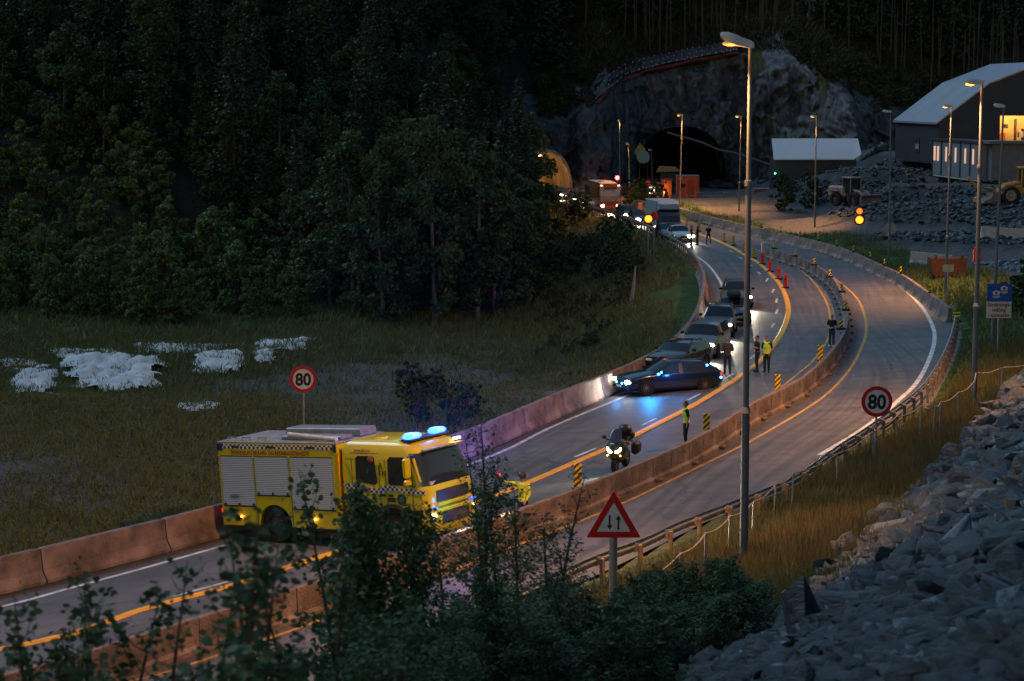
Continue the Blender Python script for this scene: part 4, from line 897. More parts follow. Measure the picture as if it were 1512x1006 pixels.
def box_truck():
    px, py = 984, 344; root = empty('box_truck', put(px, py), road_heading(px, py) + R(4), 'pale box truck with a tall air deflector behind the white car', 'truck')
    a = MB(); a.box((-2.2, 0, 2.0), (5.2, 2.35, 2.5), bev=.05); a.build('cargo_box', mat('grey box panel', (.25, .29, .32), .5), root)
    a = MB(); a.loft([[(.5, y * 1.08, z) for y, z in ((-1, .4), (-1, 2.2), (1, 2.2), (1, .4))], [(1.3, y * 1.05, z) for y, z in ((-1, .4), (-1, 2.15), (1, 2.15), (1, .4))], [(2.0, y * 1.0, z) for y, z in ((-1, .4), (-1, 1.25), (1, 1.25), (1, .4))], [(2.5, y * .95, z) for y, z in ((-1, .45), (-1, 1.0), (1, 1.0), (1, .45))]]); a.build('cab', P_gry, root)
    a = MB(); a.add([(1.36, -.95, 2.05), (1.36, .95, 2.05), (2.0, .92, 1.3), (2.0, -.92, 1.3)], [[0, 1, 2, 3]]); a.build('windscreen', M_glass, root)
    a = MB(); a.loft([[(.45, y, z) for y, z in ((-1.1, 2.3), (-1.1, 3.25), (1.1, 3.25), (1.1, 2.3))], [(1.25, y, z) for y, z in ((-1.05, 2.45), (-1.0, 2.95), (1.0, 2.95), (1.05, 2.45))]]); a.build('air_deflector', mat('pale grey panel', (.30, .36, .40), .5), root)
    a = MB(); a.box((1.0, 0, 2.3), (.6, 2.0, .18)); a.build('sun_visor', M_black, root)
    for sd in (-1, 1):
        a = MB(); a.sph((2.48, sd * .75, .78), .15, 10, 6); a.build('headlight', M_hl, root, True)
        for x in (1.5, -2.8): wheel(root, x, sd * 1.0, .42, .28, side=sd, truck=True)
    lamp('headlight_beam', 'SPOT', (2.7, 0, .8), 500, (1, .88, .66), root, spot_size=R(80), spot_blend=.7, to=(12, 0, -.5))
box_truck()
def coach():
    px, py = 899, 314; root = empty('coach', put(px, py), road_heading(px, py) - R(1), 'dark red coach with amber headlights in the far queue', 'bus'); Lc = 11.5
    a = MB(); prof = [(0, .35), (0, 2.0), (-.15, 3.1), (-.45, 3.35), (-Lc, 3.3), (-Lc - .1, 3.0), (-Lc - .1, .4)]
    a.prism([(x + 1.0, z) for x, z in prof], -1.27, 1.27); a.build('body', P_red, root)
    a = MB(); a.loft([[(1.02, y, 1.35) for y in (-1.18, -.4, .4, 1.18)], [(1.01, y, 2.0) for y in (-1.2, -.4, .4, 1.2)], [(.88, y, 3.0) for y in (-1.16, -.4, .4, 1.16)]], cap=False, closed=False); a.build('windscreen', mat('coach windscreen', (.07, .08, .11), .08, spec=.9), root)
    a = MB(); a.box((-4.8, 0, 3.42), (8.5, 2.1, .16), bev=.05); a.box((-2.0, 0, 3.55), (2.0, 1.5, .2), bev=.05); a.build('roof_unit', mat('pale coach roof', (.35, .33, .32), .6), root)
    for sd in (-1, 1):
        for k in range(7): a = MB(); a.box((-.25 - k * 1.45, sd * 1.275, 2.35), (1.3, .02, 1.0)); a.build('side_window', M_glass, root)
        a = MB(); a.sph((1.02, sd * .92, .85), .17, 10, 6, (.7, 1.2, 1)); a.build('headlight', emit('warm coach headlamp', (1, .62, .28), 26), root, True)
        a = MB(); a.box((1.15, sd * 1.42, 2.55), (.25, .12, .5), bev=.04); a.build('mirror', M_black, root)
        a = MB(); a.box((.80, sd * 1.02, 3.22), (.08, .22, .07)); a.build('marker_light', emit('roof marker lamp', (1, .75, .4), 6), root)
        for x in (-1.4, -7.6): wheel(root, x, sd * 1.12, .5, .3, side=sd, truck=True)
    a = MB(); a.box((1.03, 0, .68), (.04, 2.2, .35)); a.build('bumper', mat('brown bumper', (.10, .03, .02), .5), root)
    a = MB(); a.box((1.03, 0, 2.92), (.03, 1.5, .2)); a.build('destination_blind', M_black, root)
    lamp('headlight_beam', 'SPOT', (1.3, 0, .85), 700, (1, .70, .40), root, spot_size=R(85), spot_blend=.7, to=(12, 0, -.6))
coach()

# ------------------------------------------------------------------ the fire engine
def check_mat():
    m = bpy.data.materials.new('blue and white chequers'); m.use_nodes = True; n = m.node_tree.nodes; l = m.node_tree.links; p = n['Principled BSDF']
    tc = n.new('ShaderNodeTexCoord'); mp = n.new('ShaderNodeMapping'); mp.inputs['Location'].default_value = (.013, .5, .031); l.new(tc.outputs['Object'], mp.inputs[0])
    c = n.new('ShaderNodeTexChecker'); c.inputs['Scale'].default_value = 1 / .085; c.inputs[1].default_value = (.62, .62, .60, 1); c.inputs[2].default_value = (.035, .02, .10, 1); l.new(mp.outputs[0], c.inputs[0]); l.new(c.outputs[0], p.inputs['Base Color']); p.inputs['Roughness'].default_value = .4
    return m
def fire_engine():
    Yl = mat('fire engine yellow paint', (.50, .44, .014), .32, 0, coat=.5, var=.05, scale=.8); Yf = mat('orange reflective edge', (.85, .36, .01), .4); SH = None
    ms = bpy.data.materials.new('roller shutter'); ms.use_nodes = True; n = ms.node_tree.nodes; l = ms.node_tree.links; p = n['Principled BSDF']; tc = n.new('ShaderNodeTexCoord'); wv = n.new('ShaderNodeTexWave'); wv.bands_direction = 'Z'; wv.inputs['Scale'].default_value = 5.5; l.new(tc.outputs['Object'], wv.inputs[0])
    b = n.new('ShaderNodeBump'); b.inputs['Strength'].default_value = .6; b.inputs['Distance'].default_value = .02; l.new(wv.outputs[1], b.inputs['Height']); l.new(b.outputs[0], p.inputs['Normal']); p.inputs['Base Color'].default_value = (.36, .42, .46, 1); p.inputs['Roughness'].default_value = .55; p.inputs['Metallic'].default_value = .15
    CH = check_mat(); MR = mat('dark red lettering', (.30, .02, .015), .5); DG = mat('dark grey trim', (.03, .032, .035), .6)
    base = H(411, 802); yaw = R(-33); rx = 2.15
    fwd = Vector((math.cos(yaw), math.sin(yaw), 0)); zf = Rz(*(base + fwd * 4.6).xy); pitch = -math.atan2(zf - base.z, 4.6)
    root = empty('fire_engine', base, 0, 'yellow fire engine with grey shutters and blue beacons standing across the road', 'fire engine')
    root.rotation_euler = (R(0), pitch - R(1.2), yaw)
    X = lambda x: x - rx                    # x measured from the rear bumper
    yo = 1.20; O = lambda y: y + yo         # local y = 0 at the wheel track centre on the visible (right hand) side
    def bx(nm, m, x0, x1, y0, y1, z0, z1, par=root, bev=0.): q = MB(); q.box(((X(x0) + X(x1)) / 2, O((y0 + y1) / 2), (z0 + z1) / 2), (abs(x1 - x0), abs(y1 - y0), z1 - z0), bev=bev); return q.build(nm, m, par)
    def arch(x, r, n=14): return [(X(x) + r * math.cos(math.pi - math.pi * k / n), .56 + r * .98 * math.sin(math.pi * k / n)) for k in range(n + 1)]
    # box body
    side = [(X(0.02), .52), (X(rx) - .66, .52)] + [(X(rx) - .66, .56)][:0] + [(a, b_) for a, b_ in arch(rx, .66)] + [(X(rx) + .66, .52), (X(4.72), .52), (X(4.72), 3.12), (X(0.02), 3.12)]
    q = MB(); q.prism(side, O(-1.25), O(-1.05)); q.prism(side, O(1.05), O(1.25)); body = q.build('equipment_body', Yl, root)
    bx('body_core', DG, .04, 4.70, -1.06, 1.06, .75, 3.10, body)
    bx('roof_deck', mat('grey roof deck', (.22, .23, .24), .7), .0, 4.75, -1.25, 1.25, 3.122, 3.17, body, .02)
    bx('front_bulkhead', Yl, 4.70, 4.76, -1.25, 1.25, .52, 3.12, body)
    bx('corner_strip', Yf, 4.765, 4.80, -1.25, -1.12, .9, 2.85, body)
    for x0, x1, z0 in ((.10, 1.42, 1.16), (1.50, 2.82, 1.52), (2.92, 4.56, 1.12)):
        sh = bx('roller_shutter', ms, x0, x1, -1.262, -1.24, z0, 2.70); bx('shutter_rail', DG, x0, x1, -1.272, -1.255, z0 - .05, z0, sh)
        for xx in (x0 + .08, (x0 + x1) / 2, x1 - .08): bx('latch', DG, xx - .035, xx + .035, -1.285, -1.26, z0 - .02, z0 + .07, sh)
        for xx in (x0 - .025, x1 + .005): bx('guide', mat('guide rail', (.30, .28, .06), .5), xx, xx + .02, -1.268, -1.25, z0, 2.70, sh)
        bx('shutter_rail', DG, x0, x1, -1.266, -1.25, 2.70, 2.725, sh)
    bx('chequer_band', CH, .22, 4.66, -1.256, -1.24, 2.94, 3.08); bx('corner_lamp', mat('blue corner lens', (.01, .03, .16), .3), .02, .22, -1.275, -1.2, 2.88, 3.11); bx('corner_lamp', DG, 4.62, 4.74, -1.275, -1.2, 2.88, 3.11)
    for xx in (.75, 2.15, 3.75): bx('scene_light', DG, xx - .16, xx + .16, -1.27, -1.25, 2.97, 3.05, root, .02)
    text('lettering', 'TRØNDELAG BRANN- OG REDNINGSTJENESTE', .175, body, (X(.52), O(-1.253), 2.765), (math.pi / 2, 0, 0), MR, .002, 'LEFT', .004).scale = (.86, 1, 1)
    for xx in (.80, 3.75):
        q = MB(); q.sph((X(xx), O(-1.262), .80), .042, 10, 6); q.build('marker_lamp', M_amb, body, True); lamp('marker_glow', 'POINT', (X(xx), O(-1.36), .80), .6, (1, .4, .06), root, shadow_soft_size=.03)
    bx('panel_gap', DG, 1.455, 1.475, -1.254, -1.24, .54, 1.12, body); bx('panel_gap', DG, 2.86, 2.88, -1.254, -1.24, .54, 1.5, body)
    bx('underframe', DG, .3, 7.6, -.5, .5, .45, .8, root); bx('fuel_tank', DG, 3.2, 4.6, -1.15, -.6, .38, .66, root, .05); bx('wheel_chock', mat('grey chock', (.3, .3, .3), .6), 3.0, 3.3, -1.1, -.8, .22, .42, root, .05)
    bx('rear_bumper', DG, -.08, .02, -1.22, 1.22, .55, .75, root)
    # roof equipment
    bx('roof_locker', mat('grey aluminium locker', (.22, .24, .26), .5, .3), 1.7, 4.7, .1, .9, 3.17, 3.42, root, .03); bx('roof_locker', mat('grey aluminium locker', (.34, .36, .38)), 2.2, 4.6, -.75, -.2, 3.17, 3.30, root, .03)
    q = MB(); q.tube((X(2.6), O(-.85), 3.36), (X(4.6), O(-1.0), 3.24), .07, n=10); q.build('suction_hose', mat('pale hose', (.55, .52, .48), .6), root, True)
    q = MB()
    for xx in (.3, .9, 1.5): q.path([(X(xx), O(-1.1), 3.17), (X(xx), O(-1.05), 3.27), (X(xx + .35), O(-1.05), 3.27), (X(xx + .35), O(-1.1), 3.17)], .02, 6)
    q.build('roof_handles', mat('grey aluminium locker', (.3, .3, .3)), root)
    # cab
    W2 = 1.24
    def plan(x0, x1, w_, r, n=5):
        o = [(x0, -w_), (x1 - r, -w_)]; o += [(x1 - r + r * math.sin(a), -w_ + r - r * math.cos(a)) for a in np.linspace(.2, math.pi / 2, n)]
        o += [(x1 - r + r * math.cos(a), w_ - r + r * math.sin(a)) for a in np.linspace(0, math.pi / 2 - .2, n)]; return o + [(x1 - r, w_), (x0, w_)]
    rings = []
    for z, x1, w_, r in ((1.35, 8.02, 1.24, .34), (1.75, 8.04, 1.25, .34), (1.80, 8.02, 1.245, .34), (2.3, 7.92, 1.23, .38), (2.85, 7.72, 1.19, .42), (3.06, 7.55, 1.14, .45), (3.18, 7.25, 1.02, .5), (3.22, 6.9, .8, .5)):
        rings.append([(X(a), O(b_), z) for a, b_ in plan(4.92 if z < 3.1 else 5.0 + (z - 3.1), x1, w_, r)])
    q = MB(); q.loft(rings); cab = q.build('cab', Yl, root, True)
    xw = 6.72; sl_ = [(X(4.92), .62), (X(xw) - .70, .62)] + arch(xw, .70) + [(X(xw) + .70, .45), (X(7.72), .45), (X(7.72), 1.349), (X(4.92), 1.349)]
    q = MB(); q.prism(sl_, O(-1.238), O(-1.0)); q.prism(sl_, O(1.0), O(1.238)); q.build('lower_cab', Yl, cab)
    q = MB(); q.loft([[(X(a), O(b_), z) for a, b_ in plan(7.55, x1, 1.235, .30)] for z, x1 in ((.42, 8.0), (.62, 8.10), (.95, 8.12), (1.35, 8.02))]); q.build('bumper', Yl, root, True)
    q = MB(); q.prism([(X(xw) + .69 * math.cos(a), .56 + .69 * math.sin(a)) for a in np.linspace(0, math.pi, 16)] + [(X(xw) - .69, .5), (X(xw) + .69, .5)], O(-1.0), O(1.0)); q.build('wheel_well', DG, cab)
    q = MB(); q.loft([[(X(xw) + r_ * math.cos(a), O(y_), .56 + r_ * math.sin(a)) for a in np.linspace(-.05, math.pi + .05, 20)] for r_, y_ in ((.70, -1.27), (.80, -1.255))], cap=False, closed=False); q.build('arch_trim', DG, cab)
    # windscreen wraps round the front, sitting proud of the cab skin
    def xz(z): return np.interp(z, [1.35, 1.75, 1.8, 2.3, 2.85, 3.06], [8.02, 8.04, 8.02, 7.92, 7.72, 7.55])
    def wz(z): return np.interp(z, [1.35, 1.75, 1.8, 2.3, 2.85, 3.06], [1.24, 1.25, 1.245, 1.23, 1.19, 1.14])
    def rz_(z): return np.interp(z, [1.8, 2.3, 2.85, 3.06], [.34, .38, .42, .45])
    def front(z, o_=.012): a = plan(4, xz(z), wz(z), rz_(z)); return [(X(p_[0] + (o_ if i_ > 1 else 0)), O(p_[1] * (1 + o_ * .6)), z) for i_, p_ in enumerate(a)][2:-2]
    q = MB(); q.loft([front(z) for z in (1.90, 2.1, 2.3, 2.5, 2.7, 2.86)], cap=False, closed=False); q.build('windscreen', M_glass, cab, True)
    q = MB(); q.box((X(7.86), O(-.70), 1.97), (.25, .7, .10), rz=.1); q.build('dashboard_papers', mat('pale papers', (.4, .38, .36), .7), cab)
    def sidepoly(nm, m, pts, par, t=.012):
        def yy(z): return -wz(max(z, 1.35)) - t
        q = MB(); q.add([(X(x_), O(yy(z_)), z_) for x_, z_ in pts] + [(X(x_), O(yy(z_) + .02), z_) for x_, z_ in pts], [list(range(len(pts)))] + [[i_, (i_ + 1) % len(pts), len(pts) + (i_ + 1) % len(pts), len(pts) + i_] for i_ in range(len(pts))]); return q.build(nm, m, par)
    def rnd(x0, x1, z0, z1, r=.07, sk=0.): return [(x0 + r, z0), (x1 - r, z0), (x1, z0 + r), (x1 + sk, z1 - r), (x1 - r + sk, z1), (x0 + r, z1), (x0, z1 - r), (x0, z0 + r)]
    rw = rnd(5.42, 6.12, 2.00, 2.78); rw = [(a, b_ - (.10 if b_ < 2.2 and a > 5.8 else 0)) for a, b_ in rw]; rw[2] = (6.22, 2.0); rw[1] = (6.14, 1.92)
    sidepoly('rear_side_window', M_glass, rw, cab); fw = rnd(6.62, 7.42, 1.92, 2.76, .08, -.12); sidepoly('front_side_window', M_glass, fw, cab)
    q = MB(); q.sph((X(5.98), O(-1.22), 2.68), .13, 10, 6, (.9, .3, .8)); q.build('seat_headrest', mat('orange brown fabric', (.22, .07, .04), .8), cab, True)
    for xs in (5.28, 6.30, 6.54, 7.50):
        q = MB(); q.box((X(xs), O(-1.246), 1.75), (.014, .012, 1.9 if xs != 6.30 else 1.5)); q.build('door_gap', DG, cab)
    bx('door_gap', DG, 5.28, 6.30, -1.25, -1.235, 2.86, 2.872, cab)
    for xs, zs in ((6.34, 1.58), (6.60, 1.58), (5.40, 1.55)): bx('handle', DG, xs, xs + .16, -1.275, -1.245, zs, zs + .07, cab)
    bx('side_vent', DG, 6.58, 6.84, -1.262, -1.245, 1.42, 1.55, cab)
    q = MB(); q.tube((X(7.08), O(-1.265), 1.5), (X(7.08), O(-1.25), 1.5), .17, n=20); q.build('door_emblem', mat('dark green crest', (.01, .06, .05), .4), cab)
    q = MB(); q.tube((X(7.08), O(-1.268), 1.5), (X(7.08), O(-1.264), 1.5), .09, n=16); q.build('emblem_centre', mat('muted blue crest', (.05, .12, .16), .4), cab)
    def slanted(x0, x1, z0, z1):
        q = MB(); q.box((X((x0 + x1) / 2), O(-1.258), (z0 + z1) / 2), (math.hypot(x1 - x0, z1 - z0), .01, .14), ry=math.atan2(z0 - z1, x1 - x0)); o_ = q.build('chequer_band', CH, cab); return o_
    slanted(5.00, 6.50, 1.86, 1.72); slanted(6.36, 7.95, 1.86, 1.70)
    text('lettering', '110', .20, cab, (X(6.42), O(-1.245), 2.20), (math.pi / 2, 0, 0), DG, .002, 'CENTER', .006); text('lettering', 'www.tbrt.no', .12, cab, (X(5.36), O(-1.205), 2.91), (math.pi / 2 - .18, 0, 0), MR, .002, 'LEFT', .002)
    text('lettering', 'T5.1', .24, cab, (X(7.44), O(-1.262), 1.02), (math.pi / 2, 0, 0), DG, .002, 'LEFT', .006)
    q = MB(); q.path([(X(6.38), O(-1.248), 2.60), (X(6.36), O(-1.25), 2.5), (X(6.44), O(-1.25), 2.45)], .012, 5); q.path([(X(6.34), O(-1.248), 2.66), (X(6.50), O(-1.248), 2.66), (X(6.50), O(-1.25), 2.42), (X(6.34), O(-1.25), 2.42), (X(6.34), O(-1.248), 2.66)], .006, 4); q.build('phone_symbol', DG, cab)
    for z0, z1 in ((2.18, 2.78), (1.94, 2.14)): bx('mirror', Yl if z0 > 2 else Yl, 7.42, 7.60, -1.62, -1.36, z0, z1, cab, .05)
    q = MB(); q.path([(X(7.6), O(-1.2), 2.84), (X(7.55), O(-1.45), 2.82), (X(7.52), O(-1.48), 1.95), (X(7.6), O(-1.25), 1.9)], .02, 6); q.build('mirror_arm', DG, cab)
    q = MB(); q.tube((X(7.64), O(-1.30), 2.74), (X(7.84), O(-1.31), 2.05), .045, n=6); q.build('corner_pillar_guard', Yl, cab)
    bx('step_recess', DG, 7.42, 7.74, -1.252, -1.2, .78, .98, cab)
    # front
    bx('front_grille', DG, 8.035, 8.065, -.82, .82, 1.38, 1.72, cab, .01)
    for z in (1.30, 1.12): bx('grille_bar', Yl, 8.09, 8.15, -.9, .9, z - .05, z + .05, cab, .02)
    bx('front_grille', DG, 8.10, 8.135, -.7, .7, .72, 1.04, cab)
    for sd in (-1, 1):
        q = MB(); q.sph((X(8.02), O(sd * 1.02), .98), .13, 12, 8, (.8, 1, .8)); q.build('headlight', emit('warm headlamp', (1, .66, .30), 22), root, True)
        q = MB(); q.box((X(8.10), O(sd * .98), 1.22), (.06, .16, .06), bev=.02); q.build('grille_strobe', M_blue, root)
        q = MB(); q.box((X(8.10), O(sd * .55), .80), (.06, .12, .08), bev=.02); q.build('indicator', M_amb, root)
        lamp('headlight_beam', 'SPOT', (X(8.3), O(sd * 1.0), .95), 800, (1, .74, .42), root, spot_size=R(80), spot_blend=.7, to=(X(18), O(sd), -.2))
    q = MB(); q.tube((X(5.9), O(-.5), 3.2), (X(5.9), O(-.5), 3.28), .24, .2, 16); q.build('roof_hatch', Yl, cab, True)
    bx('beacon_plinth', DG, 7.0, 7.4, -.98, .98, 3.20, 3.25, cab)
    for y0, y1 in ((-1.0, -.36), (.30, .92)):
        bb = bx('blue_beacon', M_blue, 7.04, 7.36, y0, y1, 3.25, 3.40, root, .05); bx('beacon_core', M_bluecore, 7.02, 7.38, y0 + .12, y1 - .14, 3.30, 3.41, bb, .03)
    lamp('beacon_light', 'POINT', (X(7.2), O(-.7), 3.75), 70, (.01, .09, 1), root, shadow_soft_size=.12); lamp('beacon_light', 'POINT', (X(7.2), O(.8), 3.8), 45, (.01, .09, 1), root, shadow_soft_size=.12); lamp('beacon_beam', 'SPOT', (X(7.2), O(1.3), 3.7), 26000, (.01, .09, 1), root, spot_size=R(28), spot_blend=1.0, shadow_soft_size=.12, to=tuple((Matrix.Translation(base) @ root.rotation_euler.to_matrix().to_4x4()).inverted() @ TT(648, 585)))
    lamp('strobe_light', 'POINT', (X(8.6), O(-.6), 1.35), 22, (.02, .2, 1), root, shadow_soft_size=.1)
    q = MB(); q.box((X(7.7), O(.9), 3.05), (.1, .3, .06)); q.build('roof_marker', emit('roof marker lamp', (1, .75, .4), 6), cab)
    bx('sun_visor', mat('smoked visor', (.30, .22, .05), .3), 7.72, 7.90, -1.0, 1.0, 2.92, 2.96, cab, .01)
    for x in (rx, xw):
        for sd in (-1, 1): wheel(root, X(x), O(sd * 1.06), .53, .34, side=sd, truck=True)
        if x == rx:
            for sd in (-1, 1): wheel(root, X(x), O(sd * .72), .53, .30, side=sd, truck=True)
    lamp('tail_glow', 'POINT', (X(-.5), O(-.3), .9), 40, (1, .02, .03), root, shadow_soft_size=.1); q = MB(); q.box((X(-.09), O(-1.0), .95), (.03, .3, .12)); q.build('tail_light', M_tail, root)
fire_engine()

# ------------------------------------------------------------------ the motorcycle
def motorcycle():
    root = empty('motorcycle', H(916, 693), R(-108), 'touring motorcycle with two slanted headlights, top box and panniers', 'motorcycle'); DK = mat('dark green motorcycle paint', (.03, .045, .03), .3, .2, coat=.6); DG = M_dkmet; LG = mat('black luggage', (.02, .022, .03), .45)
    for x in (.75, -.75): wheel(root, x, 0, .32, .15 if x > 0 else .19, spokes=9)
    q = MB(); rings = []
    for x, z0, z1, w_ in ((1.02, .62, .86, .05), (.95, .55, 1.02, .20), (.78, .50, 1.16, .34), (.5, .42, 1.20, .42), (.2, .38, 1.05, .36), (-.1, .45, .92, .22)):
        rings.append([(x, -w_ * .5, z0), (x, -w_ * .95, z0 + (z1 - z0) * .3), (x, -w_, z0 + (z1 - z0) * .62), (x, -w_ * .6, z1), (x, w_ * .6, z1), (x, w_, z0 + (z1 - z0) * .62), (x, w_ * .95, z0 + (z1 - z0) * .3), (x, w_ * .5, z0)])
    q.loft(rings); f = q.build('fairing', DK, root, True)
    for sd in (-1, 1):
        q = MB(); q.path([(1.00, sd * .05, .80), (.98, sd * .13, .80), (.93, sd * .22, .86), (.90, sd * .25, .95)], [.035, .05, .045, .02], 8); q.build('headlight', emit('greenish white headlamp', (.95, 1, .45), 22), root, True)
        q = MB(); q.sph((.55, sd * .46, 1.25), .09, 10, 6, (.5, 1.1, .8)); q.tube((.5, sd * .3, 1.15), (.55, sd * .42, 1.22), .015); q.build('mirror', DG, root, True)
        q = MB(); q.tube((.3, sd * .1, 1.12), (.2, sd * .42, 1.1), .018); q.tube((.2, sd * .42, 1.1), (.1, sd * .5, 1.08), .028); q.build('handlebar', DG, root)
        q = MB(); q.box((-.65, sd * .42, .72), (.62, .26, .46), bev=.08); q.build('pannier', LG, root)
        q = MB(); q.tube((.75, sd * .10, .34), (.55, sd * .11, .95), .03); q.build('fork', DG, root)
        q = MB(); q.sph((.93, sd * .24, .66), .03, 8, 5); q.build('indicator', M_amb, root)
        q = MB(); q.box((0, sd * .24, .38), (.5, .12, .2), bev=.05); q.build('crash_bar', DG, root)
    q = MB(); q.loft([[(.82, -.18, 1.12), (.88, 0, 1.12), (.82, .18, 1.12)], [(.60, -.22, 1.35), (.66, 0, 1.38), (.60, .22, 1.35)], [(.45, -.16, 1.52), (.48, 0, 1.57), (.45, .16, 1.52)]], cap=False, closed=False); q.build('windshield', mat('smoked windshield', (.05, .06, .08), .1, spec=.8), root, True)
    q = MB(); q.box((-.95, 0, 1.12), (.42, .52, .36), bev=.10); q.build('top_box', LG, root); q = MB(); q.sph((-.65, 0, 1.36), .23, 12, 8, (1.2, 1.1, .9)); o_ = q.build('roll_bag', LG, root, True)
    q = MB(); q.box((-.3, 0, .84), (.85, .34, .12), bev=.05); q.build('seat', M_black, root); q = MB(); q.sph((.15, 0, .95), .26, 12, 8, (1.2, .8, .7)); q.build('fuel_tank', DK, root, True)
    q = MB(); q.box((0, 0, .50), (.8, .3, .4), bev=.08); q.build('engine', DG, root); q = MB(); q.box((.88, 0, .60), (.3, .17, .04)); q.build('front_mudguard', DK, root)
    lamp('headlight_beam', 'SPOT', (1.12, 0, .85), 260, (.95, 1, .55), root, spot_size=R(90), spot_blend=.7, to=(6, 0, -.5))
motorcycle()
# ------------------------------------------------------------------ people
SK = mat('skin', (.42, .23, .16), .6, var=.08); SK2 = mat('reddish skin', (.45, .17, .12), .6, var=.08); CB = mat('black clothing', (.012, .013, .016), .85, var=.2); CN = mat('dark navy clothing', (.02, .026, .045), .85, var=.2)
CG = mat('dark grey clothing', (.05, .052, .058), .85, var=.2); CV = mat('lime high visibility vest', (.55, .85, .04), .6, var=.06); CH_ = mat('short brown hair', (.05, .03, .02), .8); CHb = mat('grey hair', (.2, .19, .18), .8); SHO = mat('dark shoe', (.012, .012, .012), .6); SHW = mat('white shoe', (.6, .6, .6), .6); JE = mat('blue jeans', (.02, .045, .10), .85)
def skin_mesh(name, limbs, m, parent, vox=.014):
    mb = MB()
    for pts, rs in limbs:
        for i, (p, r) in enumerate(zip(pts, rs)):
            sc = (1, 1, 1)
            if isinstance(r, tuple): sc = (r[1], r[2], r[3]); r = r[0]
            mb.sph(p, r, 12, 8, sc)
        for (p, q), (a, b) in zip(zip(pts[:-1], pts[1:]), zip(rs[:-1], rs[1:])):
            if not isinstance(a, tuple) and not isinstance(b, tuple) and (Vector(p) - Vector(q)).length > 1e-4: mb.tube(p, q, a * .985, b * .985, 12)
    o = mb.build(name, m, None); md = o.modifiers.new('r', 'REMESH'); md.mode = 'VOXEL'; md.voxel_size = vox; md.use_smooth_shade = True
    sm = o.modifiers.new('s', 'SMOOTH'); sm.iterations = 3; sm.factor = .5
    me = bpy.data.meshes.new_from_object(o.evaluated_get(bpy.context.evaluated_depsgraph_get())); me.name = name
    bpy.data.objects.remove(o); n = bpy.data.objects.new(name, me); COL.objects.link(n); n.parent = parent
    if not me.materials: me.materials.append(m)
    return n
